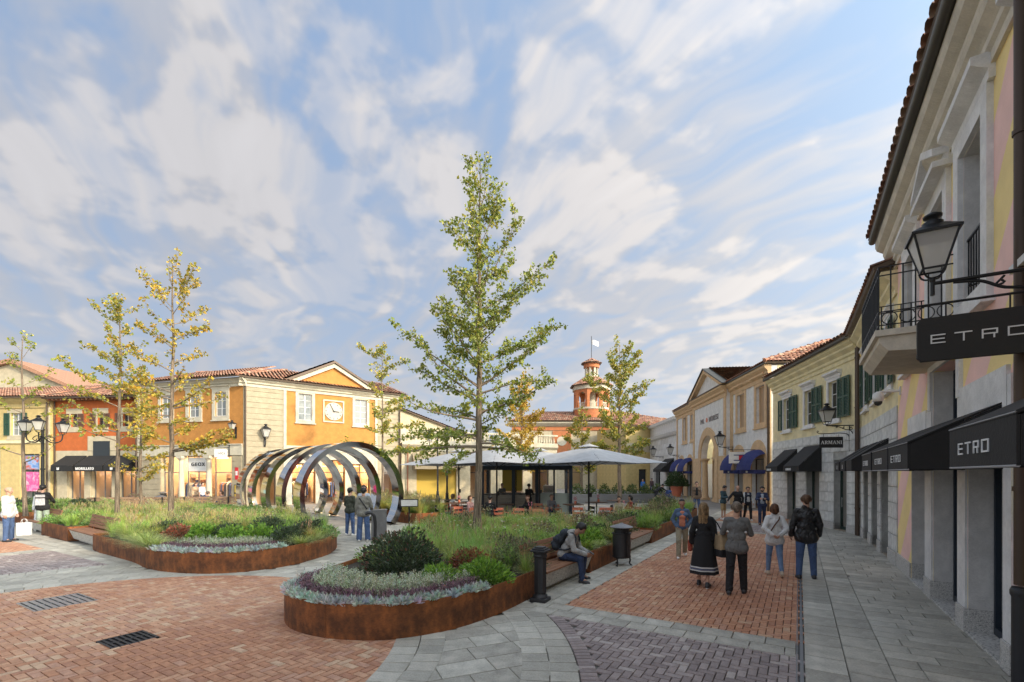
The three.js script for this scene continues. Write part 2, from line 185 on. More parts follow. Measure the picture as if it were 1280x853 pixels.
const GRY = [[0.485, 0.445, 0.38], [0.445, 0.41, 0.35], [0.525, 0.485, 0.415], [0.41, 0.38, 0.325], [0.575, 0.535, 0.46]], GRYW = [5, 4, 3, 2, 1];
function herring(s0, s1, t0, t1, ok, seed, w, clips = []) {
  const R = rngOf(seed), U = 0.1035, out = [], turnS = STREET_TURN;
  for (let i = Math.floor(s0 / U); i <= s1 / U; i++) for (let j = Math.floor(t0 / U); j <= t1 / U; j++) {
    const m = (((i - j) % 4) + 4) % 4; let cs, ct, tn;
    if (m === 0) { cs = (i + 1) * U; ct = (j + 0.5) * U; tn = turnS; } else if (m === 3) { cs = (i + 0.5) * U; ct = (j + 1) * U; tn = turnS + Math.PI / 2; } else continue;
    const [x, z] = S(cs, ct); if (!seen(x, z) || !ok(x, z, cs, ct)) continue;
    let hs = m === 0 ? U : U / 2, ht = m === 0 ? U / 2 : U, a0 = cs - hs, a1 = cs + hs, b0 = ct - ht, b1 = ct + ht, cut = false;
    for (const [q0, q1, r0, r1] of clips) { if (a1 <= q0 + 1e-4 || a0 >= q1 - 1e-4 || b1 <= r0 + 1e-4 || b0 >= r1 - 1e-4) continue; cut = true; const o = [[a0, Math.min(a1, q0), b0, b1], [Math.max(a0, q1), a1, b0, b1], [a0, a1, b0, Math.min(b1, r0)], [a0, a1, Math.max(b0, r1), b1]].map((k) => [...k, Math.max(0, k[1] - k[0]) * Math.max(0, k[3] - k[2])]).sort((p, k) => k[4] - p[4])[0]; [a0, a1, b0, b1] = o; }
    if (cut) { if (a1 - a0 < 0.015 || b1 - b0 < 0.015) continue; const [cx, cz] = S((a0 + a1) / 2, (b0 + b1) / 2); out.push({ x: cx, z: cz, turn: turnS, w: +(b1 - b0).toFixed(3) - 0.0055, l: +(a1 - a0).toFixed(3) - 0.0055, tone: pick(R, w) }); continue; }
    out.push({ x, z, turn: tn, w: U - 0.0055, l: 2 * U - 0.0055, tone: pick(R, w) });
  }
  return out;
}
const GRATES = [[-5.43, -6.67, 0.53, 0.55], [-8.29, -8.61, 1.0, 0.86]];
layPaving('red_brick_paving', 'brick', herring(-3, 14, -18, 0, (x, z, s, t) => rDisc(x, z) < 4.9 && !inBed(x, z), 5, REDW, GRATES.map(([x, z, w, l]) => { const [a, b] = toST(x, z); return [a - l / 2, a + l / 2, b - w / 2, b + w / 2]; })), RED, tBrick, 2.2, 0.85);
layPaving('street_brick_paving', 'brick', herring(7.4, 20.6, -3.62, -0.02, (x, z, s) => s > 7.6, 6, REDW), RED.map((c) => [c[0] * 0.97, c[1] * 0.90, c[2] * 0.86]), tBrick, 2.2, 0.85);
layPaving('dark_brick_paving', 'brick', [...herring(2, 7.2, -9, -0.02, (x, z, s, t) => rDisc(x, z) > 7.42 && s < 7.12, 7, PURW)], PUR, tBrick, 2.2, 0.85);
{ const items = [], R = rngOf(71); const n = Math.round((Math.PI * 2 * 7.34) / 0.1035); for (let i = 0; i < n; i++) { const a = (i / n) * Math.PI * 2; const r = 7.312; const x = DC[0] + r * Math.cos(a), z = DC[1] + r * Math.sin(a); if (!seen(x, z) || toST(x, z)[0] > 7.0 || inBed(x, z)) continue; items.push({ x, z, turn: -a, y: 0.003, w: 0.205, l: 0.096, tone: pick(R, PURW) }); } layPaving('curved_brick_edging', 'brick', items, PUR, tBrick, 2.2, 0.85); }
layPaving('far_brick_paving', 'brick', [...herring(-2, 5.3, -19.3, -14, (x, z, s, t) => rDisc(x, z) > 7.42 && !inBed(x, z) && s < 5.15, 9, PURW), ...herring(20.9, 24.2, -3.6, -0.3, () => true, 11, PURW)], PUR, tBrick, 2.2, 0.85);
layPaving('far_red_brick_paving', 'brick', [...herring(-2, 4.95, -23.6, -19.95, (x, z) => !inBed(x, z), 10, REDW), ...herring(24.9, 33, -3.6, -0.6, () => true, 12, REDW)], RED, tBrick, 2.2, 0.85);
// stone slabs
function slabGrid(s0, s1, t0, t1, row, lens, ok, seed, y, alongS = true, turn0 = 0, org = [0, 0]) {
  const R = rngOf(seed), out = [], ca = Math.cos(turn0), sa = Math.sin(turn0); const A0 = alongS ? s0 : t0, A1 = alongS ? s1 : t1, B0 = alongS ? t0 : s0, B1 = alongS ? t1 : s1;
  for (let b = B0; b + row * 0.6 <= B1; b += row) { let a = A0 - R() * 0.5; const rw = Math.min(row, B1 - b); while (a < A1) { let l = lens[(R() * lens.length) | 0]; const a1 = Math.min(a + l, A1), a0 = Math.max(a, A0); a += l; if (a1 - a0 < 0.06) continue; let cs = alongS ? (a0 + a1) / 2 : b + rw / 2, ct = alongS ? b + rw / 2 : (a0 + a1) / 2; if (turn0) { const p = cs - org[0], q = ct - org[1]; cs = org[0] + p * ca - q * sa; ct = org[1] + p * sa + q * ca; } const [x, z] = S(cs, ct); if (!seen(x, z) || !ok(x, z, cs, ct)) continue; const L = +(a1 - a0).toFixed(2); out.push({ x, z, y, turn: STREET_TURN - turn0, w: (alongS ? rw : L) - 0.007, l: (alongS ? L : rw) - 0.007, tone: pick(R, GRYW) }); } }
  return out;
}
layPaving('stone_sidewalk', 'stone_slab', [...slabGrid(5.5, 36, 0.06, 0.50, 0.44, [0.5], () => true, 31, 0.002), ...slabGrid(5.5, 36, 0.5, 0.94, 0.44, [0.5], () => true, 32, 0.002), ...slabGrid(5.5, 22, 0.94, 2.4, 0.30, [0.45, 0.6, 0.75], (x, z, s, t) => true, 33, 0.002, false), ...slabGrid(22, 36, 0.94, 6, 0.4, [0.5, 0.6, 0.8], () => true, 34, 0.002, false)], GRY, tStone, 1.1, 0.8);
layPaving('stone_ring', 'stone_slab', (() => { const items = [], R = rngOf(35); for (const [r0, r1] of [[4.8, 5.15], [5.15, 5.5], [6.52, 6.86], [6.86, 7.2]]) { const rm = (r0 + r1) / 2, n = Math.round((2 * Math.PI * rm) / 0.27); for (let i = 0; i < n; i++) { const a = ((i + 0.3 * (r0 % 0.7)) / n) * Math.PI * 2, x = DC[0] + rm * Math.cos(a), z = DC[1] + rm * Math.sin(a); if (!seen(x, z) || inBed(x, z)) continue; items.push({ x, z, y: 0.006, turn: -a, w: r1 - r0 - 0.007, l: +((2 * Math.PI * rm) / n - 0.006).toFixed(3), tone: pick(R, GRYW) }); } } return items; })(), GRY, tStone, 1.1, 0.8);
layPaving('stone_fill_paving', 'stone_slab', slabGrid(-4, 18, -18, 2, 0.4, [0.5, 0.66, 0.8], (x, z) => { const r = rDisc(x, z); return r > 5.15 && r < 6.86 && !inBed(x, z); }, 36, 0.001, true, 0.62, [4, -8]), GRY, tStone, 1.1, 0.8);
layPaving('stone_strip', 'stone_slab', [...slabGrid(7.0, 7.65, -4.1, -0.03, 0.325, [0.42], (x, z) => rDisc(x, z) > 7.1 && !inBed(x, z), 37, 0.006, false), ...slabGrid(7.65, 34, -4.2, -3.55, 0.33, [0.45, 0.6], (x, z) => !inBed(x, z), 38, 0.006), ...slabGrid(20.5, 20.95, -3.55, -0.03, 0.45, [0.5], () => true, 39, 0.006, false), ...slabGrid(24.2, 24.9, -3.55, -0.03, 0.35, [0.5], () => true, 40, 0.006, false), ...slabGrid(-3, 6.2, -19.95, -19.3, 0.33, [0.45], (x, z) => !inBed(x, z), 41, 0.006), ...slabGrid(-3, 6.4, -24.2, -23.55, 0.33, [0.45], (x, z) => !inBed(x, z), 42, 0.006), ...slabGrid(4.95, 5.9, -23.6, -14.6, 0.32, [0.45, 0.6], (x, z) => rDisc(x, z) > 7.1 && !inBed(x, z), 43, 0.006, false)], GRY, tStone, 1.1, 0.8);
layPaving('stone_path_paving', 'stone_slab', slabGrid(-4, 27, -34, -4.2, 0.4, [0.5, 0.66, 0.8], (x, z, s, t) => { const r = rDisc(x, z); if (r < 7.1 || inBed(x, z)) return false; if (t > -17 && s > 6.3) return true; return t < -24.1 && s < 6.6; }, 44, 0.001, false), GRY, tStone, 1.1, 0.8);
{ // paving farther off, where slabs can no longer be told apart
  const g = new THREE.PlaneGeometry(220, 160); g.rotateX(-Math.PI / 2); g.translate(-10, -0.018, -90); struct('far_pavement', uvm(g, 0.5), std([0.30, 0.27, 0.245], { map: tStone, roughness: 0.95 }));
}
{ // slot drain along the street
  const d = structGroup('slot_drain'), T = new THREE.Matrix4().makeRotationY(STREET_TURN);
  part('drain_edge', bx(-0.028, -0.014, -0.02, 0.002, -36, -5), M.greyMetal, d, T); part('drain_edge', bx(0.014, 0.05, -0.02, 0.004, -36, -5), M.greyMetal, d, T); part('drain_channel', bx(-0.014, 0.014, -0.027, -0.018, -36, -5), M.blackPaint, d, T);
}
GRATES.forEach(([x, z, w, l], k) => {
  const t = thing('drain_grate', k ? 'large ribbed pale steel grate set in the round red brick paving' : 'small dark slotted iron drain grate set in the round red brick paving', 'drain grate', [x, -0.004, z], STREET_TURN);
  const n = k ? 9 : 8, a = w / 2, b = l / 2, mt = k ? M.steel : M.cast;
  part('frame', um([bx(-a, a, -0.016, 0.004, -b, -b + 0.03), bx(-a, a, -0.016, 0.004, b - 0.03, b), bx(-a, -a + 0.03, -0.016, 0.004, -b + 0.03, b - 0.03), bx(a - 0.03, a, -0.016, 0.004, -b + 0.03, b - 0.03), bx(-0.015, 0.015, -0.016, 0.003, -b + 0.03, b - 0.03)]), mt, t);
  for (let i = 1; i < n; i++) { const q = -b + (l * i) / n; part('bar', uvm(bx(-a + 0.03, a - 0.03, -0.016, 0.002, q - l / n * (k ? 0.36 : 0.24), q + l / n * (k ? 0.36 : 0.24))), mt, t); }
  part('pit', bx(-a, a, -0.024, -0.02, -b, b), M.blackPaint, t);
});
Object.assign(M, { blueRoof: std([0.20, 0.30, 0.42], { roughness: 0.15, metalness: 0.2 }), counter: std([0.52, 0.50, 0.46], { map: tWood }), paleGlass: std([0.35, 0.40, 0.38], { roughness: 0.1 }), pinkFlower: std([0.7, 0.25, 0.3]), copper: std([0.30, 0.12, 0.07], { roughness: 0.5, metalness: 0.4 }), warmGlass: std([0.25, 0.17, 0.09], { roughness: 0.06 }), dial: plaster([0.52, 0.49, 0.43]), gableTile: std([0.44, 0.24, 0.155], { map: tTile, roughness: 0.9 }), shopWall: std([0.74, 0.71, 0.65]), pipingGrey: std([0.35, 0.35, 0.36]), signBlack: std([0.022, 0.021, 0.02], { roughness: 0.7, bumpMap: tGrain, bumpScale: 0.001 }), greenFrame: std([0.02, 0.045, 0.035], { roughness: 0.4 }), brownFrame: std([0.10, 0.06, 0.035], { roughness: 0.5 }), peachBlind: std([0.40, 0.25, 0.13], { roughness: 0.35 }), redPrint: std([0.6, 0.03, 0.04]) });
// ================================================================ building kit
function building(name, label, p0, p1, cat = 'building', group) { const a = Math.atan2(-(p1[1] - p0[1]), p1[0] - p0[0]); const b = thing(name, label, cat, [p0[0], 0, p0[1]], a, group); b.updateMatrixWorld(); return b; }
const lenOf = (p0, p1) => Math.hypot(p1[0] - p0[0], p1[1] - p0[1]);
const frameOn = (b, p0, p1) => { const a = Math.atan2(-(p1[1] - p0[1]), p1[0] - p0[0]); return b.matrixWorld.clone().invert().multiply(T4(p0[0], 0, p0[1], a)); };
const rectH = ([u0, u1, v0, v1]) => [[u0, v0], [u1, v0], [u1, v1], [u0, v1]];
const archH = (u0, u1, v0, vs, n = 12) => { const r = (u1 - u0) / 2, c = (u0 + u1) / 2, p = [[u0, v0], [u1, v0]]; for (let i = 0; i <= n; i++) { const a = (Math.PI * i) / n; p.push([c + r * Math.cos(a), vs + r * Math.sin(a)]); } return p; };
function wall(b, u0, u1, v0, v1, holes, mat, Mx, th = 0.35, z = 0, name = 'wall') {
  // openings that start at the foot of the wall are notches in its outline
  const foot = holes.filter((h) => !h.pts && h[2] <= v0 + 1e-6).sort((a, c) => a[0] - c[0]), up = holes.filter((h) => h.pts || h[2] > v0 + 1e-6);
  const footArch = up.filter((h) => h.pts && h.foot), rest = up.filter((h) => !footArch.includes(h));
  const notches = [...foot.map((h) => ({ u: h[0], p: [[h[0], v0], [h[0], h[3]], [h[1], h[3]], [h[1], v0]] })), ...footArch.map((h) => ({ u: h.pts[0][0], p: [h.pts[0], ...h.pts.slice(2).reverse(), h.pts[1]] }))].sort((a, c) => a.u - c.u);
  const out = [[u0, v0]]; for (const n of notches) out.push(...n.p); out.push([u1, v0], [u1, v1], [u0, v1]);
  return part(name, uvm(prism(out, z - th, z, rest.map((h) => (h.pts ? h.pts : rectH(h))))), mat, b, Mx);
}
function ring(u0, u1, v0, v1, s, z0, z1) { return prism([[u0 - s, v0 - s], [u1 + s, v0 - s], [u1 + s, v1 + s], [u0 - s, v1 + s]], z0, z1, [[[u0 + 0.004, v0 + 0.004], [u1 - 0.004, v0 + 0.004], [u1 - 0.004, v1 - 0.004], [u0 + 0.004, v1 - 0.004]]]); }
function louvre(w, h, mat, th = 0.045) { const l = [bx(0, 0.06, 0, h, 0, th), bx(w - 0.06, w, 0, h, 0, th), bx(0.06, w - 0.06, 0, 0.07, 0, th), bx(0.06, w - 0.06, h - 0.07, h, 0, th), bx(0.06, w - 0.06, h / 2 - 0.035, h / 2 + 0.035, 0, th)]; const n = Math.round((h - 0.2) / 0.055); for (let i = 0; i < n; i++) { const y = 0.08 + ((h - 0.16) * (i + 0.5)) / n; if (Math.abs(y - h / 2) < 0.05) continue; const g = bx(0.06, w - 0.06, -0.025, 0.025, -0.005, 0.005); g.rotateX(-0.6); g.translate(0, y, th / 2); l.push(g); } return merge(l); }
function windowOn(b, o, Mx) {
  const { u0, u1, v0, v1, sur = 0.16, mat = M.trim, frame = M.white, glass = M.curtainGlass, nx = 2, ny = 3, deep = 0.2, proj = 0.05 } = o;
  const geos = [ring(u0, u1, v0, v1, sur, 0, proj)];
  if (o.sill !== false) geos.push(bx(u0 - sur - 0.06, u1 + sur + 0.06, v0 - sur - 0.08, v0 - sur - 0.003, 0, proj + 0.07));
  const w = part('window', uvm(merge(geos)), mat, b, Mx), k = 0.055, z = -deep;
  const fr = [bx(u0, u1, v0, v0 + k, z, z + 0.05), bx(u0, u1, v1 - k, v1, z, z + 0.05), bx(u0, u0 + k, v0 + k, v1 - k, z, z + 0.05), bx(u1 - k, u1, v0 + k, v1 - k, z, z + 0.05)];
  for (let i = 1; i < nx; i++) { const u = mix(u0, u1, i / nx); fr.push(bx(u - 0.03, u + 0.03, v0 + k, v1 - k, z + 0.002, z + 0.048)); }
  part('frame', uvm(merge(fr)), frame, w);
  for (let i = 0; i < nx; i++) { const a = i ? mix(u0, u1, i / nx) + 0.03 : u0 + k, c = i < nx - 1 ? mix(u0, u1, (i + 1) / nx) - 0.03 : u1 - k; part('pane', bx(a, c, v0 + k, v1 - k, z + 0.015, z + 0.025), glass, w); for (let j = 1; j < ny; j++) { const v = mix(v0, v1, j / ny); part('glazing_bar', bx(a, c, v - 0.014, v + 0.014, z + 0.012, z + 0.042), frame, w); } }
  if (o.head) { const [hh, pr] = o.head, y = v1 + sur; part('window_head', uvm(mould([[0, y + 0.004], [0.07, y + 0.004], [0.07, y + hh * 0.4], [pr * 0.7, y + hh * 0.55], [pr, y + hh * 0.7], [pr, y + hh], [0, y + hh]], u0 - sur - 0.08, u1 + sur + 0.08)), mat, w); }
  if (o.tri) { const [hh, pr] = o.tri, y = v1 + sur + 0.1, c = (u0 + u1) / 2, a = u0 - sur - 0.1, e = u1 + sur + 0.1; part('pediment', uvm(merge([prism([[a, y], [e, y], [e, y + 0.09], [c, y + hh], [a, y + 0.09]], 0, 0.06), prism([[a, y + 0.092], [c, y + hh], [e, y + 0.092], [e, y + 0.21], [c, y + hh + 0.13], [a, y + 0.21]], 0, pr), bx(a, e, y - 0.1, y - 0.002, 0, pr)])), mat, w); }
  for (const [su, sw] of o.shutters || []) { const s = part('shutter', louvre(sw, v1 - v0, o.shutterMat || M.green), o.shutterMat || M.green, w); s.position.set(su, v0, proj + 0.012); }
  return w;
}
// barrel tiles over a four-sided slope: eave left, eave right, ridge right, ridge left
const TILE_TONES = [[0.42, 0.20, 0.125], [0.50, 0.27, 0.18], [0.34, 0.155, 0.10], [0.54, 0.36, 0.25], [0.30, 0.17, 0.12], [0.47, 0.23, 0.14]];
function tileRoof(b, A, B, C, D, seed, o = {}) {
  const { w = 0.26, l = 0.42, name = 'roof_tiles', dim = 1, parent = b } = o, R = rngOf(seed);
  const a = V(...A), bb = V(...B), c = V(...C), d = V(...D), mid0 = a.clone().lerp(bb, 0.5), mid1 = d.clone().lerp(c, 0.5), H = mid0.distanceTo(mid1), rows = Math.max(1, Math.round(H / l));
  const along = bb.clone().sub(a).normalize(), upv = mid1.clone().sub(mid0).normalize(), nrm = along.clone().cross(upv).normalize(); if (nrm.y < 0) nrm.negate();
  const pos = [], col = [], nor = [], uv = [];
  const P = V(0, 0, 0), Q = V(0, 0, 0), q = (p, n, cl) => { pos.push(p.x, p.y, p.z); nor.push(n.x, n.y, n.z); col.push(...cl); uv.push(p.dot(along), p.dot(upv)); };
  const arc = [0, 0.25, 0.5, 0.75, 1].map((t) => { const an = Math.PI * (1 - t); return [Math.cos(an) * 0.5, Math.sin(an)]; });
  for (let j = 0; j < rows; j++) {
    const L = a.clone().lerp(d, j / rows), Rr = bb.clone().lerp(c, j / rows), len = L.distanceTo(Rr), n = Math.floor(len / w); if (n < 1) continue; const ww = len / n;
    for (let i = 0; i < n; i++) {
      const tn = TILE_TONES[(R() * TILE_TONES.length) | 0], f = (0.85 + R() * 0.3) * dim, cl = [tn[0] * f, tn[1] * f, tn[2] * f], ctr = L.clone().addScaledVector(along, (i + 0.5) * ww), st = H / rows, lift0 = 0.028 + R() * 0.012;
      const pt = (s, t, e) => ctr.clone().addScaledVector(along, s * ww * (e ? 0.92 : 1)).addScaledVector(upv, e ? st * 1.12 : -0.02).addScaledVector(nrm, t * ww * 0.30 + (e ? 0 : lift0));
      for (let k = 0; k < 4; k++) { const p0 = pt(...arc[k], 0), p1 = pt(...arc[k + 1], 0), p2 = pt(...arc[k + 1], 1), p3 = pt(...arc[k], 1); const n0 = along.clone().multiplyScalar(arc[k][0] * 1.6).addScaledVector(nrm, arc[k][1] + 0.2).normalize(), n1 = along.clone().multiplyScalar(arc[k + 1][0] * 1.6).addScaledVector(nrm, arc[k + 1][1] + 0.2).normalize(); q(p0, n0, cl); q(p1, n1, cl); q(p2, n1, cl); q(p0, n0, cl); q(p2, n1, cl); q(p3, n0, cl); }
    }
  }
  const g = new THREE.BufferGeometry(); g.setAttribute('position', new THREE.Float32BufferAttribute(pos, 3)); g.setAttribute('normal', new THREE.Float32BufferAttribute(nor, 3)); g.setAttribute('uv', new THREE.Float32BufferAttribute(uv, 2)); g.setAttribute('color', new THREE.Float32BufferAttribute(col, 3));
  // the boarding below the tiles
  const dn = nrm.clone().multiplyScalar(-0.10), sg = new THREE.BufferGeometry(), vs = [a, bb, c, d].map((p) => p.clone().addScaledVector(nrm, -0.012)), lo = vs.map((p) => p.clone().add(dn)), F = [], quad = (p1, p2, p3, p4) => { for (const p of [p1, p2, p3, p1, p3, p4]) F.push(p.x, p.y, p.z); };
  quad(vs[0], vs[1], vs[2], vs[3]); quad(lo[3], lo[2], lo[1], lo[0]); for (let i = 0; i < 4; i++) { const k = (i + 1) % 4; quad(lo[i], lo[k], vs[k], vs[i]); }
  sg.setAttribute('position', new THREE.Float32BufferAttribute(F, 3)); sg.computeVertexNormals();
  const r = part('roof', uvm(sg), M.roofBoard, parent, o.Mx); stuff(part(name, g, M.tiles, r)); return r;
}
M.roofBoard = std([0.16, 0.12, 0.09], { map: tWood });
function ridgeCap(b, A, B, Mx) { const n = Math.max(1, Math.round(V(...A).distanceTo(V(...B)) / 0.45)), l = []; for (let i = 0; i < n; i++) { const p = V(...A).lerp(V(...B), i / n), q = V(...A).lerp(V(...B), (i + 1.06) / n); l.push(tint(rod([p.x, p.y + 0.015, p.z], [q.x, q.y - 0.005, q.z], 0.12, 8, 0.10), TILE_TONES[(i * 7) % 6])); } const g = merge(l, true); return stuff(part('ridge_tiles', uvm(g), M.tiles, b, Mx)); }
// rusticated stone: every block a piece of its own
function rustic(b, u0, u1, v0, v1, course, len, holes, mats, Mx, seed = 1, proud = 0.03, name = 'stone_block') {
  const R = rngOf(seed), rows = Math.round((v1 - v0) / course), ch = (v1 - v0) / rows, G = new Map();
  for (let j = 0; j < rows; j++) {
    const a = v0 + j * ch, e = a + ch, cuts = holes.filter((h) => h[2] < e - 0.05 && h[3] > a + 0.05).sort((p, q) => p[0] - q[0]); let x = u0; const runs = []; for (const h of cuts) { if (h[0] - x > 0.06) runs.push([x, h[0]]); x = Math.max(x, h[1]); } if (u1 - x > 0.06) runs.push([x, u1]);
    for (const [r0, r1] of runs) { const L = r1 - r0, n = Math.max(1, Math.round(L / len)); const edges = [r0]; for (let i = 1; i < n; i++) edges.push(r0 + (L * (i + (j % 2 ? 0.22 : -0.22))) / n); edges.push(r1); for (let i = 0; i < n; i++) { const w = edges[i + 1] - edges[i] - 0.018, k = w.toFixed(2); if (!G.has(k)) G.set(k, uvm(bx(-w / 2, w / 2, -ch / 2 + 0.009, ch / 2 - 0.009, 0, proud, 0.007), 0.9)); const m = part(name, G.get(k), mats[(R() * mats.length) | 0], b, Mx ? Mx.clone() : undefined); m.updateMatrix(); m.matrix.multiply(T4((edges[i] + edges[i + 1]) / 2, (a + e) / 2, 0)); m.matrix.decompose(m.position, m.quaternion, m.scale); } }
  }
}
function pipe(b, u, v0, v1, z, Mx, mat = M.bronze, r = 0.055) { const l = [rod([u, v0, z], [u, v1, z], r, 10)]; for (let v = v0 + 1; v < v1; v += 1.9) l.push(cyl(r + 0.014, r + 0.014, v, v + 0.05, u, z, 10)); return part('drainpipe', merge(l), mat, b, Mx); }
// a shop room behind an opening
function shopRoom(b, u0, u1, h, depth, matW, matF, Mx) { const r = part('shop_interior', uvm(merge([bx(u0 - 0.1, u1 + 0.1, 0, h, -depth - 0.05, -depth), bx(u0 - 0.15, u0 - 0.1, 0, h, -depth, -0.36), bx(u1 + 0.1, u1 + 0.15, 0, h, -depth, -0.36), bx(u0 - 0.1, u1 + 0.1, h, h + 0.06, -depth, -0.36)])), matW, b, Mx); part('shop_floor', uvm(bx(u0 - 0.1, u1 + 0.1, -0.01, 0.02, -depth, -0.02)), matF, r); return r; }
function shopWindow(b, u0, u1, v0, v1, o, Mx) { const z = o.z ?? -0.3, k = 0.06, mt = o.mat || M.blackPaint; const f = [bx(u0, u1, v0, v0 + (o.foot || 0.12), z, z + 0.07), bx(u0, u1, v1 - k, v1, z, z + 0.07), bx(u0, u0 + k, v0 + (o.foot || 0.12), v1 - k, z, z + 0.07), bx(u1 - k, u1, v0 + (o.foot || 0.12), v1 - k, z, z + 0.07)]; const n = o.n || 1; for (let i = 1; i < n; i++) { const u = mix(u0, u1, i / n); f.push(bx(u - k / 2, u + k / 2, v0 + (o.foot || 0.12), v1 - k, z + 0.002, z + 0.068)); } if (o.transom) f.push(bx(u0 + k, u1 - k, o.transom - k / 2, o.transom + k / 2, z + 0.003, z + 0.067)); const p = part('shop_front', merge(f), mt, b, Mx); for (let i = 0; i < n; i++) part('pane', bx(mix(u0, u1, i / n) + k / 2, mix(u0, u1, (i + 1) / n) - k / 2, v0 + 0.1, v1 - k, z + 0.03, z + 0.038), o.glass || M.glass, p); if (o.handle) for (const s of o.handle) part('door_handle', merge([rod([s, 0.95, z + 0.13], [s, 1.35, z + 0.13], 0.015, 8), rod([s, 1.0, z + 0.06], [s, 1.0, z + 0.13], 0.012), rod([s, 1.3, z + 0.06], [s, 1.3, z + 0.13], 0.012)]), M.steel, p); return p; }
// straight box awning: slope, fascia and closed ends
function awning(name, label, b, u0, u1, o, Mx, group) {
  const { z1 = 0.92, yb = 2.39, yf = 2.75, yt = 3.2, mat = M.black } = o; const a = thing(name, label, 'awning', [0, 0, 0], 0, group); (Mx ? b.matrixWorld.clone().multiply(Mx) : b.matrixWorld.clone()).decompose(a.position, a.quaternion, a.scale); a.updateMatrixWorld();
  const t = 0.025; part('cover', uvm(mould([[0.03, yt], [z1, yf], [z1, yf - t], [0.03, yt - t]], u0, u1)), mat, a);
  part('valance', uvm(bx(u0, u1, yb, yf - t - 0.002, z1 - 0.02, z1 - 0.002)), mat, a);
  for (const u of [u0, u1 - 0.014]) part('end_panel', uvm(mould([[0.03, yt - t - 0.004], [z1 - 0.022, yf - t - 0.004], [z1 - 0.022, yb], [0.03, yb]], u, u + 0.014)), mat, a);
  if (o.piping) part('piping', merge([rod([u0, yb, z1 - 0.01], [u1, yb, z1 - 0.01], 0.012), rod([u0, yf - 0.01, z1], [u1, yf - 0.01, z1], 0.006)]), o.piping, a);
  part('arm', merge([rod([u0 + 0.1, yb + 0.05, 0.02], [u0 + 0.1, yb + 0.05, z1 - 0.03], 0.018), rod([u1 - 0.1, yb + 0.05, 0.02], [u1 - 0.1, yb + 0.05, z1 - 0.03], 0.018)]), M.iron, a);
  for (const g of Array.isArray(o.text) ? o.text : o.text ? [o.text] : []) { const m = part(Array.isArray(o.text) ? 'letter' : 'lettering', g, M.letter, a); m.position.set((u0 + u1) / 2 + (o.tx || 0), (yb + yf) / 2 - 0.02, z1 - 0.001); }
  return a;
}
// the wide thin capitals of the fashion shop: E T R O drawn with strokes
function etroLetters(h, apart) { const t = h * 0.13, w = h * 1.25, d = 0.008, l = [], gap = h * 0.75; const st = (x0, x1, y0, y1) => l.push(bx(x0, x1, y0, y1, 0, d)); let x = 0; st(x, x + w, 0, t); st(x, x + w * 0.95, h / 2 - t / 2, h / 2 + t / 2); st(x, x + w, h - t, h); st(x, x + t, t, h - t); x += w + gap; st(x, x + w * 1.15, h - t, h); st(x + w * 0.55, x + w * 0.55 + t, 0, h - t); x += w * 1.15 + gap; st(x, x + w, h - t, h); st(x, x + t, 0, h - t); st(x + w - t, x + w, h * 0.42 + t, h - t); st(x + t, x + w, h * 0.42, h * 0.42 + t); st(x + w * 0.72, x + w * 0.72 + t, 0, h * 0.42); x += w + gap; st(x, x + w * 1.2, 0, t); st(x, x + w * 1.2, h - t, h); st(x, x + t, t, h - t); st(x + w * 1.2 - t, x + w * 1.2, t, h - t); x += w * 1.2; if (apart) return [l.slice(0, 4), l.slice(4, 6), l.slice(6, 11), l.slice(11)].map((q) => { const k = merge(q); k.translate(-x / 2, -h / 2, 0); return k; }); const g = merge(l); g.translate(-x / 2, -h / 2, 0); return g; }
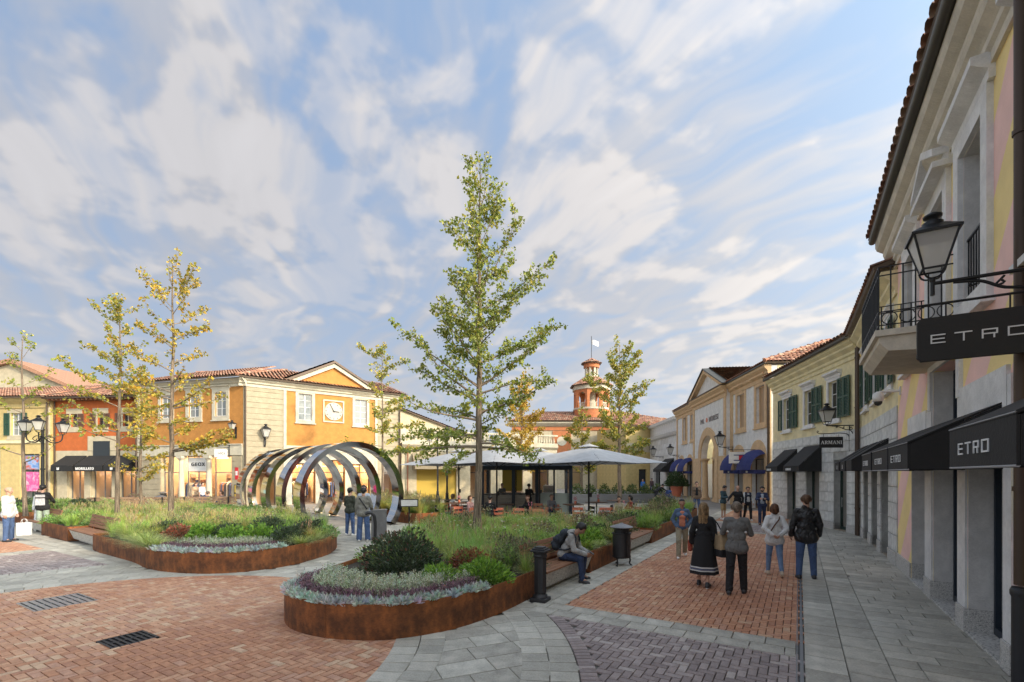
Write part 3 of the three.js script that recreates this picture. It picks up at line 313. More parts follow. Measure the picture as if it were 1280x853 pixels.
// hanging street lantern (used on brackets and posts): origin at its foot
function lanternParts(parent, Mx, s = 1) {
  const G = lanternParts.g || (lanternParts.g = (() => { const b = 0.115, t = 0.225, y0 = 0.17, y1 = 0.60, side = (k) => { const g = new THREE.BufferGeometry(); const e = 0.985; g.setAttribute('position', new THREE.Float32BufferAttribute([-b * e, y0, b * e, b * e, y0, b * e, t * e, y1, t * e, -b * e, y0, b * e, t * e, y1, t * e, -t * e, y1, t * e], 3)); g.computeVertexNormals(); g.rotateY((k * Math.PI) / 2); return g; }; const edges = []; for (const [sx, sz] of [[1, 1], [1, -1], [-1, -1], [-1, 1]]) edges.push(rod([sx * b, y0, sz * b], [sx * t, y1, sz * t], 0.014)); for (let k = 0; k < 4; k++) { const g1 = bx(-b - 0.014, b + 0.014, y0 - 0.02, y0, b - 0.014, b + 0.014), g2 = bx(-t - 0.03, t + 0.03, y1, y1 + 0.03, t - 0.014, t + 0.032); g1.rotateY((k * Math.PI) / 2); g2.rotateY((k * Math.PI) / 2); edges.push(g1, g2); } for (let k = 0; k < 4; k++) { const a = (k * Math.PI) / 2 + Math.PI / 4; edges.push(tube([[0, 0.05, 0], [Math.cos(a) * 0.09, 0.055, Math.sin(a) * 0.09], [Math.cos(a) * 0.15, 0.11, Math.sin(a) * 0.15], [Math.cos(a) * 0.162, 0.155, Math.sin(a) * 0.162]], 0.012, 8, 5)); } edges.push(lathe([[0.0, -0.02], [0.03, 0], [0.035, 0.04], [0.02, 0.06], [0, 0.06]], 10)); const roof = new THREE.CylinderGeometry(0.15, 0.36, 0.11, 4, 1); roof.rotateY(Math.PI / 4); roof.translate(0, 0.685, 0); const cap = lathe([[0.11, 0.74], [0.115, 0.79], [0.06, 0.81], [0.055, 0.84], [0.10, 0.86], [0.105, 0.885], [0.05, 0.92], [0, 0.93]], 14); return { cage: merge(edges), roof: merge([roof, cap]), panes: [0, 1, 2, 3].map(side), bulb: lathe([[0, 0.3], [0.05, 0.33], [0.06, 0.4], [0.03, 0.52], [0, 0.53]], 10) }; })());
  const c = part('lantern', G.cage, M.iron, parent, Mx); c.scale.multiplyScalar(s); part('lantern_roof', G.roof, M.iron, c); for (const p of G.panes) part('pane', p, M.frosted, c); part('bulb', G.bulb, M.letter, c); return c;
}
function scrollBracket(L, y = 0) { return merge([rod([0, y, 0], [0, y, L], 0.02, 8), tube([[0, y - 0.32, 0.02], [0, y - 0.2, 0.1], [0, y - 0.15, 0.3], [0, y - 0.05, 0.55 * L], [0, y - 0.02, 0.8 * L]], 0.016, 16, 6), tube([[0, y - 0.05, 0.08], [0, y - 0.14, 0.14], [0, y - 0.16, 0.06], [0, y - 0.1, 0.05], [0, y - 0.09, 0.1]], 0.012, 14, 5), tube([[0, y - 0.03, 0.34 * L], [0, y - 0.12, 0.42 * L], [0, y - 0.1, 0.34 * L], [0, y - 0.07, 0.37 * L]], 0.012, 12, 5), tube([[0, y - 0.02, 0.6 * L], [0, y - 0.09, 0.66 * L], [0, y - 0.07, 0.58 * L]], 0.01, 10, 5)]); }
// ================================================================ right side of the street
const tStripe = tex(512, (u, v) => { const k = (((v - u) % 1) + 1) % 1, n = fbm(u * 6, v * 6, 3, 5, 6) - 0.5, e = 0.012 * (vnoise(u * 40, v * 40, 5, 40) - 0.5); const y = k + e < 0.5; const q = 1 + n * 0.1; return y ? [0.96 * q, 0.86 * q, 0.60 * q] : [0.95 * q, 0.79 * q, 0.75 * q]; });
tStripe.repeat.set(1 / 1.9, 1 / 1.9);
M.stripe = std([1, 1, 1], { map: tStripe, bumpMap: tGrain, bumpScale: 0.003, roughness: 0.92 });
{ // ---- the pink and yellow striped fashion shop
  const p0 = S(15.1, 2.12), p1 = S(-7, 2.12), L = 22.1, b = building('striped_shop_building', 'pink and yellow striped shop building with grey window surrounds and a balcony', p0, p1), u = (s) => 15.1 - s;
  const doors = [[u(13.45), u(12.0), 0, 3.1], [u(11.48), u(9.8), 0, 4.2], [u(9.4), u(7.9), 0, 3.1], [u(5.85), u(4.35), 0, 3.1], [u(3.4), u(1.9), 0, 3.1]];
  const wins = [[u(13.9), u(12.9), 4.85, 7.1], [u(11.55), u(10.5), 4.75, 7.1], [u(9.6), u(8.55), 4.85, 7.1], [u(7.0), u(6.0), 4.85, 7.1], [u(4.6), u(3.6), 4.85, 7.1], [u(2), u(1), 4.85, 7.1]];
  wall(b, 0, L, 0, 8.35, [...doors, ...wins], M.stripe);
  part('wall_shell', uvm(merge([bx(0, L, 0, 8.35, -8.3, -8), bx(0, 0.3, 0, 8.35, -8, -0.36), bx(L - 0.3, L, 0, 8.35, -8, -0.36)])), M.paleYellow, b);
  part('upper_floor', bx(0.3, L - 0.3, 4.3, 4.5, -8, -0.36), M.plainWall, b);
  // grey piers, trims and granite feet between the doors
  const pier = (s0, s1, top) => { part('pier', uvm(bx(u(s1) + 0.003, u(s0) - 0.003, 0.36, top, -0.34, 0.03)), M.trimGrey, b); part('granite_base', uvm(bx(u(s1) - 0.01, u(s0) + 0.01, 0, 0.357, -0.335, 0.05, 0.008), 2), M.granite, b); };
  pier(11.48, 12.0, 3.5); pier(9.4, 9.8, 3.5); pier(7.63, 7.9, 3.5); pier(5.85, 6.1, 3.5);
  for (const [a, c] of [[u(15.1), u(13.45)], [u(7.63), u(6.1)]]) part('granite_base', uvm(bx(a + 0.01, c - 0.012, 0, 0.36, 0, 0.035, 0.008), 2), M.granite, b);
  part('door_lintel', uvm(bx(u(13.45) - 0.15, u(12.0) + 0.15, 3.1, 3.55, 0, 0.045)), M.trimGrey, b); part('door_lintel', uvm(bx(u(9.4) - 0.3, u(7.9) + 0.15, 3.1, 3.62, 0, 0.04)), M.trimGrey, b); part('door_lintel', uvm(merge([bx(u(11.48) - 0.18, u(9.8) + 0.18, 4.2, 4.4, 0, 0.05), bx(u(11.48) - 0.18, u(11.48) - 0.003, 3.5, 4.2, 0, 0.05), bx(u(9.8) + 0.003, u(9.8) + 0.18, 3.5, 4.2, 0, 0.05)])), M.trimGrey, b);
  part('door_lintel', uvm(bx(u(5.85) - 0.2, u(4.35) + 0.2, 3.1, 3.6, 0, 0.04)), M.trimGrey, b);
  doors.forEach(([a, c, , h], i) => { shopRoom(b, a, c, h + 0.1, 3.2, M.shopWall, M.shopFloor); part('grey_reveal', uvm(bx(a, a + 0.02, 0.36, h, -0.4, -0.003)), M.grey, b); part('grey_reveal', uvm(bx(c - 0.02, c, 0.36, h, -0.4, -0.003)), M.grey, b); part('granite_base', uvm(bx(a, a + 0.03, 0, 0.36, -0.36, -0.003), 2), M.granite, b); part('granite_base', uvm(bx(c - 0.03, c, 0, 0.36, -0.36, -0.003), 2), M.granite, b); shopWindow(b, a + 0.03, c - 0.03, 0.02, h, { z: -0.34, n: i % 2 ? 2 : 1, transom: h > 4 ? 2.9 : 0, mat: M.navyFrame, handle: [i % 2 ? (a + c) / 2 + 0.12 : c - 0.2] }); part('threshold', uvm(bx(a, c, -0.01, 0.035, -0.34, 0.03)), M.granite, b); });
  wins.forEach(([a, c, v0, v1], i) => { windowOn(b, { u0: a, u1: c, v0, v1, sur: 0.24, mat: M.trimGrey, glass: M.darkGlass, nx: 2, ny: 3, deep: 0.28, proj: 0.07, ...(i === 1 ? { tri: [0.5, 0.26], sill: false } : { head: [0.34, 0.24] }) }); part('window_reveal', uvm(merge([bx(a, a + 0.015, v0, v1, -0.26, -0.003), bx(c - 0.015, c, v0, v1, -0.26, -0.003), bx(a + 0.015, c - 0.015, v1 - 0.015, v1, -0.26, -0.003)])), M.grey, b); if (i !== 1) part('window_railing', merge([bx(a, c, v0 + 0.95, v0 + 0.98, -0.06, -0.03), bx(a, c, v0 + 0.08, v0 + 0.1, -0.06, -0.03), ...Array.from({ length: 9 }, (_, k) => { const q = mix(a + 0.05, c - 0.05, k / 8); return bx(q - 0.007, q + 0.007, v0 + 0.1, v0 + 0.95, -0.052, -0.038); })]), M.iron, b); });
  part('cornice', uvm(mould([[0, 7.52], [0.05, 7.52], [0.05, 7.66], [0.10, 7.7], [0.10, 7.8], [0.13, 7.83], [0.22, 7.9], [0.25, 7.98], [0.25, 8.05], [0.30, 8.08], [0.38, 8.14], [0.41, 8.22], [0.41, 8.34], [0, 8.34]], -0.4, L)), M.cornice, b);
  part('gutter', (() => { const g = new THREE.CylinderGeometry(0.085, 0.085, L + 0.4, 10, 1, false); g.rotateZ(Math.PI / 2); g.translate(L / 2 - 0.2, 8.41, 0.47); return g; })(), M.gutter, b);
  tileRoof(b, [-0.45, 8.52, 0.56], [L, 8.52, 0.56], [L, 10.35, -4.2], [-0.45, 10.35, -4.2], 201); tileRoof(b, [L, 8.5, -8.6], [-0.45, 8.5, -8.6], [-0.45, 10.35, -4.2], [L, 10.35, -4.2], 202); ridgeCap(b, [-0.4, 10.38, -4.2], [L, 10.38, -4.2]);
  part('gable_wall', uvm(mould([[-8.3, 8.36], [0, 8.36], [-4.2, 10.2]], 0.01, 0.3)), M.paleYellow, b);
  // downpipe with its cast-iron boot
  pipe(b, u(7.1), 1.15, 8.3, 0.10, null, M.bronze, 0.058); part('pipe_boot', lathe([[0.07, 0], [0.075, 0.02], [0.075, 1.02], [0.088, 1.05], [0.088, 1.09], [0.07, 1.13], [0.0, 1.13]], 14).translate(u(7.1), 0, 0.10), M.cast, b);
  // balcony
  const bs = u(12.2), be = u(9.78); part('balcony_slab', uvm(merge([bx(bs, be, 4.6, 4.7, 0, 1.04), mould([[0, 4.30], [0.86, 4.36], [0.98, 4.5], [0.98, 4.596], [0, 4.596]], bs + 0.06, be - 0.06)])), M.cornice, b);
  const rl = [], rails = (a, c, zz, along) => { }; const post = (x, z) => rl.push(rod([x, 4.7, z], [x, 5.74, z], 0.011)); for (let k = 0; k <= 14; k++) post(mix(bs + 0.04, be - 0.04, k / 14), 0.99); for (let k = 0; k < 6; k++) { post(be - 0.04, 0.05 + (0.94 * k) / 6); post(bs + 0.04, 0.05 + (0.94 * k) / 6); }
  for (const y of [4.78, 5.0, 5.6, 5.74]) rl.push(bx(bs + 0.02, be - 0.02, y - 0.008, y + 0.008, 0.975, 1.0), bx(be - 0.05, be - 0.03, y - 0.008, y + 0.008, 0, 0.975), bx(bs + 0.03, bs + 0.05, y - 0.008, y + 0.008, 0, 0.975)); for (let k = 0; k < 7; k++) { const t = new THREE.TorusGeometry(0.1, 0.008, 5, 16); t.translate(mix(bs + 0.2, be - 0.2, k / 6), 4.89, 0.99); rl.push(t); } for (let k = 0; k < 4; k++) { const t = new THREE.TorusGeometry(0.1, 0.008, 5, 16); t.rotateY(Math.PI / 2); t.translate(be - 0.04, 4.89, 0.16 + k * 0.23); rl.push(t); } part('balcony_railing', merge(rl), M.iron, b);
  // awnings
  [[11.5, 13.0, 0], [9.5, 11.3, 1], [7.88, 9.4, 2], [4.3, 5.88, 3]].forEach(([s0, s1, i]) => awning('box_awning', ['black box awning lettered ETRO, the one next to the grey stone building', 'black box awning lettered ETRO over the tall door with a transom', 'black box awning lettered ETRO between the tall door and the bronze downpipe', 'large black box awning lettered ETRO beyond the bronze downpipe and hanging sign'][i], b, u(s1), u(s0), { text: etroLetters(0.10, true), tx: -0.1, piping: M.pipingGrey }, null, 'black awnings of the striped shop'));
  // hanging sign, bracket and lantern
  const sg = thing('hanging_sign', 'black hanging sign lettered ETRO below the lantern bracket', 'sign', [0, 0, 0]); b.matrixWorld.clone().multiply(T4(u(6.85), 0, 0)).decompose(sg.position, sg.quaternion, sg.scale);
  part('board', prism([[0.0, 0.04], [0.03, 0.0], [0.94, 0], [0.97, 0.04], [0.97, 0.43], [0.94, 0.47], [0.03, 0.47], [0.0, 0.43]], -0.02, 0.02, [], 0.004), M.signBlack, sg, new THREE.Matrix4().makeRotationY(-Math.PI / 2).setPosition(0, 3.58, 0.02));
  for (const sd of [1, -1]) for (const g of etroLetters(0.098, true)) { const m = part('letter', g, M.letter, sg); m.position.set(sd * 0.026, 3.81, 0.505); m.rotation.y = sd * Math.PI / 2; }
  part('hanger', merge([rod([0, 4.05, 0.25], [0, 4.2, 0.25], 0.008), rod([0, 4.05, 0.75], [0, 4.2, 0.75], 0.008), rod([0, 4.2, 0.02], [0, 4.2, 1.0], 0.014)]), M.iron, sg);
  const ln = thing('wall_lantern', 'large black iron street lantern on a scroll bracket above the ETRO sign', 'lantern', [0, 0, 0]); b.matrixWorld.clone().multiply(T4(u(6.85), 0, 0)).decompose(ln.position, ln.quaternion, ln.scale);
  part('bracket', merge([scrollBracket(0.86, 4.43), bx(-0.03, 0.03, 4.1, 4.52, 0, 0.03), rod([0, 4.3, 0.86], [0, 4.46, 0.86], 0.02, 8)]), M.iron, ln); lanternParts(ln, T4(0, 4.45, 0.86), 0.82);
  // security camera
  const cam = thing('security_camera', 'white dome security camera on a wall arm beside green shutters', 'camera', [0, 0, 0]); b.matrixWorld.clone().multiply(T4(u(14.7), 0, 0)).decompose(cam.position, cam.quaternion, cam.scale); part('arm', merge([rod([0, 4.35, 0], [0, 4.35, 0.42], 0.03, 8), bx(-0.06, 0.06, 4.25, 4.45, 0, 0.03)]), M.white, cam); part('housing', lathe([[0, 4.1], [0.10, 4.12], [0.12, 4.2], [0.11, 4.3], [0.04, 4.36], [0, 4.37]], 14).translate(0, 0, 0.44), M.white, cam); part('dome', new THREE.SphereGeometry(0.09, 12, 8).translate(0, 4.10, 0.44), M.darkGlass, cam);
}
const GS = [M.greyStone, std([0.70, 0.69, 0.67], { map: tStone, bumpMap: tGrain, bumpScale: 0.003 }), std([0.78, 0.77, 0.74], { map: tStone, bumpMap: tGrain, bumpScale: 0.003 })];
M.joint = std([0.46, 0.45, 0.43], { map: tStone });
const smallA = (t, h = 0.11) => lettering(t, h, 0.008, SERIF);
{ // ---- yellow house with green shutters in line with the striped shop
  const p0 = S(21.95, 2.0), p1 = S(15.1, 2.12), L = lenOf(p0, p1), b = building('yellow_shutter_house', 'yellow house with green shutters and grey stone ground floor beside the striped shop', p0, p1);
  const ops = [[0.9, 2.0, 0, 3.0], [2.7, 3.9, 0, 3.0], [4.5, 5.7, 0, 3.0]], wins = [[1.0, 1.8, 4.7, 6.4], [3.2, 4.0, 4.7, 6.4], [5.3, 6.1, 4.7, 6.4]];
  wall(b, 0, L, 0, 4.05, ops, M.joint); wall(b, 0, L, 4.05, 7.4, wins, M.paleYellow); rustic(b, 0, L, 0.35, 4.05, 0.41, 0.75, ops, GS, null, 5);
  for (const [a, c] of [[0, 0.9], [2.0, 2.7], [3.9, 4.5], [5.7, L]]) part('granite_base', uvm(bx(a, c, 0, 0.345, -0.3, 0.05, 0.008), 2), M.granite, b);
  ops.forEach(([a, c, , h]) => { shopRoom(b, a, c, h, 2.5, M.shopWall, M.shopFloor); shopWindow(b, a, c, 0.02, h, { z: -0.3 }); });
  wins.forEach(([a, c, v0, v1]) => windowOn(b, { u0: a, u1: c, v0, v1, mat: M.trimGrey, glass: M.darkGlass, head: [0.2, 0.15], shutters: [[a - 0.47, 0.45], [c + 0.02, 0.45]] }));
  part('wall_shell', uvm(merge([bx(0, L, 0, 7.4, -8.3, -8), bx(0, 0.3, 0, 7.4, -8, -0.36)])), M.paleYellow, b);
  part('cornice', uvm(mould([[0, 6.85], [0.05, 6.85], [0.05, 7.0], [0.16, 7.1], [0.16, 7.2], [0.34, 7.35], [0.34, 7.45], [0, 7.45]], 0.002, L - 0.002)), M.paleYellow, b);
  tileRoof(b, [-0.2, 7.62, 0.5], [L - 0.003, 7.62, 0.5], [L - 0.003, 9.0, -4.1], [-0.2, 9.0, -4.1], 203); pipe(b, 0.12, 0, 7.3, 0.11);
  awning('slope_awning', 'black sloping awning of the yellow shuttered house, the one next to the brown drainpipe', b, 0.7, 2.1, { z1: 0.85, yb: 2.42, yf: 2.72, yt: 3.3, text: smallA('A', 0.14) }, null, 'black awnings of the yellow house'); awning('slope_awning', 'black sloping awning of the yellow shuttered house, the middle one of three', b, 2.6, 4.0, { z1: 0.85, yb: 2.42, yf: 2.72, yt: 3.3, text: smallA('A', 0.14) }, null, 'black awnings of the yellow house'); awning('slope_awning', 'black sloping awning of the yellow shuttered house, beside the striped wall', b, 4.4, 5.8, { z1: 0.85, yb: 2.42, yf: 2.72, yt: 3.3 }, null, 'black awnings of the yellow house');
}
{ // ---- ARMANI house
  const p1 = S(22.0, 2.0), p0 = [14.5, -26.2], L = lenOf(p0, p1), b = building('armani_shop_building', 'yellow house with three green-shuttered windows above the ARMANI shop', p0, p1);
  const ops = [[1.95, 2.95, 0, 2.75], [4.1, 5.35, 0, 3.4], [6.6, 7.6, 0, 2.9]], wins = [[1.45, 2.3, 4.6, 6.2], [3.9, 4.75, 4.6, 6.2], [6.15, 7.0, 4.6, 6.2]];
  wall(b, 0, L, 0, 4.05, ops, M.joint); wall(b, 0, L, 4.05, 7.35, wins, M.paleYellow); rustic(b, 0, L, 0.3, 4.05, 0.42, 0.78, ops, GS, null, 9);
  for (const [a, c] of [[0, 1.95], [2.95, 4.1], [5.35, 6.6], [7.6, L]]) part('granite_base', uvm(bx(a, c, 0, 0.296, -0.3, 0.05, 0.008), 2), M.granite, b);
  ops.forEach(([a, c, , h], i) => { shopRoom(b, a, c, h, 2.6, M.shopWall, M.shopFloor); shopWindow(b, a, c, 0.02, h, { z: -0.3, transom: i === 1 ? 2.6 : 0, mat: M.greenFrame, handle: i === 2 ? [a + 0.25] : null }); });
  wins.forEach(([a, c, v0, v1], i) => windowOn(b, { u0: a, u1: c, v0, v1, sur: 0.12, mat: M.trimGrey, glass: M.darkGlass, deep: 0.16, head: [0.26, 0.2], shutterMat: M.green, shutters: [[a - 0.5, 0.44], [c + 0.02, 0.46], [c + 0.49, 0.42]].slice(i ? 1 : 0) }));
  part('wall_shell', uvm(merge([bx(0, L, 0, 7.35, -8.3, -8), bx(0, 0.3, 0, 7.35, -8, -0.36)])), M.paleYellow, b);
  part('cornice', uvm(mould([[0, 6.75], [0.05, 6.75], [0.05, 6.9], [0.12, 6.95], [0.12, 7.05], [0.28, 7.18], [0.28, 7.26], [0.40, 7.35], [0.40, 7.45], [0, 7.45]], 0.002, L - 0.002)), M.paleYellow, b);
  part('gutter', (() => { const g = new THREE.CylinderGeometry(0.07, 0.07, L, 8); g.rotateZ(Math.PI / 2); g.translate(L / 2, 7.5, 0.48); return g; })(), M.gutter, b);
  tileRoof(b, [0, 7.6, 0.55], [L + 0.2, 7.6, 0.55], [L + 0.2, 9.2, -4], [0, 9.2, -4], 204); pipe(b, L - 0.06, 0, 7.3, 0.12);
  awning('slope_awning', 'black sloping awning over the narrow ARMANI display window', b, 1.6, 3.15, { z1: 0.95, yb: 2.42, yf: 2.68, yt: 3.55, text: smallA('ARMANI', 0.1), tx: -0.3 }, null, 'black awnings of the ARMANI shop'); awning('slope_awning', 'black sloping awning over the ARMANI shop door', b, 3.9, 5.6, { z1: 0.95, yb: 2.42, yf: 2.68, yt: 3.6, text: smallA('ARMANI', 0.1), tx: -0.3 }, null, 'black awnings of the ARMANI shop');
  const sg = thing('hanging_sign', 'black hanging sign lettered ARMANI on an iron bracket', 'sign', [0, 0, 0]); b.matrixWorld.clone().multiply(T4(L - 0.75, 0, 0)).decompose(sg.position, sg.quaternion, sg.scale);
  part('board', bx(-0.02, 0.02, 3.35, 3.78, 0.25, 1.1, 0.012), M.signBlack, sg); for (const sd of [1, -1]) { const m = part('lettering', lettering('ARMANI', 0.135, 0.006, SERIF, 0.95), M.letter, sg); m.position.set(sd * 0.021, 3.56, 0.675); m.rotation.y = sd * Math.PI / 2; } part('hanger', merge([rod([0, 3.78, 0.4], [0, 3.9, 0.4], 0.008), rod([0, 3.78, 0.95], [0, 3.9, 0.95], 0.008), tube([[0, 3.6, 0.02], [0, 3.85, 0.06], [0, 3.92, 0.3], [0, 3.91, 0.8], [0, 3.93, 1.15], [0, 4.02, 1.2], [0, 4.0, 1.12]], 0.016, 24, 6), rod([0, 3.2, 0.02], [0, 4.2, 0.02], 0.02)]), M.iron, sg);
  const ln = thing('wall_lantern', 'black iron street lantern on a scroll bracket above the ARMANI sign', 'lantern', [0, 0, 0], 0, 'wall lanterns of the street'); b.matrixWorld.clone().multiply(T4(L - 0.5, 0, 0)).decompose(ln.position, ln.quaternion, ln.scale); part('bracket', scrollBracket(0.95, 4.2), M.iron, ln); lanternParts(ln, T4(0, 4.2, 0.95), 0.95);
}
{ // ---- peach and white shop building with a pediment
  const p1 = [15.95, -29.0], p0 = [18.2, -52], L = lenOf(p0, p1), b = building('peach_arcade_building', 'white and peach shop building with an arched portal under a small pediment', p0, p1);
  const gr = [[1.2, 2.9, 0, 3.2], [4.3, 6.0, 0, 3.2], [17.0, 18.8, 0, 3.3], [20.2, 22.2, 0, 3.3]], wins = [[2.6, 3.9, 5.7, 8.1], [5.5, 6.8, 5.7, 8.1], [17.6, 18.9, 5.6, 8.0], [20.9, 22.2, 5.6, 8.0]];
  wall(b, 0, 7.6, 0, 9.0, [...gr.slice(0, 2), ...wins.slice(0, 2)], M.white); wall(b, 16.3, L, 0, 9.0, [...gr.slice(2), ...wins.slice(2)], M.white);
  const arch = { pts: archH(10.0, 13.9, 0, 3.6, 16), foot: true }; wall(b, 7.6, 16.3, 0, 9.0, [arch], M.white, null, 0.5, 0.35, 'portal_wall');
  part('arch_surround', uvm(prism([[9.3, 0], [9.98, 0], ...Array.from({ length: 15 }, (_, i) => { const a = Math.PI * (1 - i / 14); return [11.95 + 1.97 * Math.cos(a), 3.6 + 1.97 * Math.sin(a)]; }), [13.92, 0], [14.6, 0], [14.6, 3.6], ...Array.from({ length: 15 }, (_, i) => { const a = Math.PI * (i / 14); return [11.95 + 2.65 * Math.cos(a), 3.6 + 2.65 * Math.sin(a)]; }), [9.3, 3.6]], 0.35, 0.45)), M.peach, b);
  part('peach_dado', uvm(bx(7.6, 9.29, 0.3, 3.7, 0.35, 0.4)), M.peach, b); part('peach_dado', uvm(bx(14.61, 16.3, 0.3, 3.7, 0.35, 0.4)), M.peach, b);
  for (const u of [10.35, 13.5]) part('column', merge([cyl(0.26, 0.22, 0.35, 3.3, u, 0.12, 14), bx(u - 0.36, u + 0.36, 0, 0.2, -0.2, 0.44), cyl(0.32, 0.28, 0.2, 0.36, u, 0.12, 14), cyl(0.23, 0.33, 3.3, 3.5, u, 0.12, 14), bx(u - 0.36, u + 0.36, 3.5, 3.64, -0.2, 0.44)]), M.peach, b);
  part('arch_fill', uvm(prism(archH(10.02, 13.88, 3.62, 3.6, 16), -0.75, -0.6)), M.peach, b); part('portal_wall', uvm(merge([bx(10.02, 11.0, 0, 3.6, -0.75, -0.6), bx(12.9, 13.88, 0, 3.6, -0.75, -0.6)])), M.peach, b); shopWindow(b, 11.0, 12.9, 0.02, 3.6, { z: -0.7, n: 2, transom: 2.6, mat: M.brownFrame }); shopRoom(b, 11, 12.9, 3.4, 3.4, M.warmWall, M.shopFloor);
  for (const [a, c] of [[0.0, 0.35], [7.2, 7.6], [16.3, 16.75], [22.7, L]]) part('pilaster', uvm(bx(a, c, 0, 8.2, 0, 0.08)), M.peach, b); for (const u of [7.6, 15.85]) part('pilaster', uvm(bx(u + 0.003, u + 0.45, 3.72, 8.2, 0.35, 0.42)), M.peach, b);
  for (const [a, c] of [[0.35, 1.2], [2.9, 4.3], [6.0, 7.2], [16.75, 17.0], [18.8, 20.2], [22.2, 22.7]]) part('peach_pier', uvm(bx(a + 0.002, c - 0.002, 0, 3.3, -0.3, 0.06)), M.peach, b);
  gr.forEach(([a, c, , h]) => { shopRoom(b, a, c, h, 2.6, M.shopWall, M.shopFloor); shopWindow(b, a, c, 0.02, h, { z: -0.3, transom: 2.3, mat: M.brownFrame }); part('arch_band', uvm(prism([...Array.from({ length: 11 }, (_, i) => { const t = Math.PI * (i / 10); return [(a + c) / 2 + ((c - a) / 2 + 0.3) * Math.cos(t), h + 0.62 * (c - a) * Math.sin(t)]; })], 0, 0.06)), M.peach, b); });
  wins.forEach(([a, c, v0, v1]) => { windowOn(b, { u0: a, u1: c, v0, v1, sur: 0.3, mat: M.peach, frame: M.peach, glass: M.peachBlind, nx: 1, ny: 1, head: [0.4, 0.28], deep: 0.22 }); });
  const corn = (y) => [[0, y], [0.08, y], [0.08, y + 0.25], [0.22, y + 0.35], [0.22, y + 0.5], [0.42, y + 0.7], [0.42, y + 0.85], [0, y + 0.85]];
  part('cornice', uvm(mould(corn(8.2), 0.002, 7.598)), M.peach, b); part('cornice', uvm(mould(corn(8.2), 16.302, L)), M.peach, b); part('cornice', uvm(mould(corn(8.203).map(([z, y]) => [z + 0.35, y]), 7.5, 16.4)), M.peach, b);
  part('gutter', merge([bx(-0.1, 7.45, 9.06, 9.16, 0.3, 0.5), bx(16.45, L + 0.1, 9.06, 9.16, 0.3, 0.5), bx(7.4, 16.5, 9.06, 9.12, 0.4, 0.85)]), M.gutter, b);
  part('pediment', uvm(prism([[7.7, 9.13], [16.2, 9.13], [11.95, 10.9]], 0.1, 0.35)), M.white, b); part('pediment_mould', uvm(merge([prism([[7.2, 9.125], [7.9, 9.125], [11.95, 10.85], [16.0, 9.125], [16.7, 9.125], [11.95, 11.15]], 0.352, 0.75)])), M.peach, b); part('verge', prism([[7.0, 9.13], [7.2, 9.13], [11.95, 11.16], [16.7, 9.13], [16.9, 9.13], [11.95, 11.28]], 0.2, 0.85), M.gutter, b);
  part('wall_shell', uvm(merge([bx(0, L, 0, 9, -10.3, -10), bx(0, 0.3, 0, 9, -10, -0.36), bx(L - 0.3, L, 0, 9, -10, -0.36)])), M.paleYellow, b);
  tileRoof(b, [7.0, 9.2, 0.3], [7.0, 9.2, -6], [11.95, 11.3, -6], [11.95, 11.3, 0.3], 206); tileRoof(b, [16.9, 9.2, -6], [16.9, 9.2, 0.3], [11.95, 11.3, 0.3], [11.95, 11.3, -6], 207); tileRoof(b, [-0.2, 9.18, 0.5], [L + 0.2, 9.18, 0.5], [L - 3, 11.2, -5], [3, 11.2, -5], 208); tileRoof(b, [L + 0.2, 9.18, 0.5], [L + 0.2, 9.18, -10.4], [L - 3, 11.2, -5.2], [L - 3, 11.2, -5], 209); ridgeCap(b, [L + 0.2, 9.24, 0.5], [L - 3, 11.26, -5]);
  pipe(b, L - 0.1, 0, 9.0, 0.16); { const m = part('lettering', lettering('PAL', 0.42, 0.03, FONT, 1.1), M.greyMetal, b); m.position.set(10.4, 6.9, 0.352); const m2 = part('lettering', lettering('MORESI', 0.42, 0.03, FONT, 1.1), M.greyMetal, b); m2.position.set(13.4, 6.9, 0.352); part('logo_plate', cyl(0.2, 0.2, 0, 0.04, 0, 0, 16).rotateX(Math.PI / 2).translate(11.65, 6.9, 0.352), M.salmon, b); }
  // rounded blue awnings and signs
  const dome = (u0, u1) => { const n = 6, l = []; for (let k = 0; k < n; k++) { const a0 = (k / n) * Math.PI / 2, a1 = ((k + 1) / n) * Math.PI / 2, H = 1.35, Z = 1.15; const pr = (a) => [Z * Math.cos(a) + 0.02 - 0.03 * 0, 2.55 + H * Math.sin(a)]; const p0 = pr(a0), p1 = pr(a1), nx = 10; for (let i = 0; i < nx; i++) { const s0 = i / nx, s1 = (i + 1) / nx, w = (s) => 1 - Math.pow(Math.abs(2 * s - 1), 2.4) * 0.55; const q = (s, [z, y]) => [mix(u0, u1, s), 2.55 + (y - 2.55) * (0.55 + 0.45 * w(s)), z * (0.6 + 0.4 * w(s)) + 0.05]; const A = q(s0, p0), B = q(s1, p0), C = q(s1, p1), D = q(s0, p1); l.push(...A, ...B, ...C, ...A, ...C, ...D); } } const g = new THREE.BufferGeometry(); g.setAttribute('position', new THREE.Float32BufferAttribute(l, 3)); g.computeVertexNormals(); return g; };
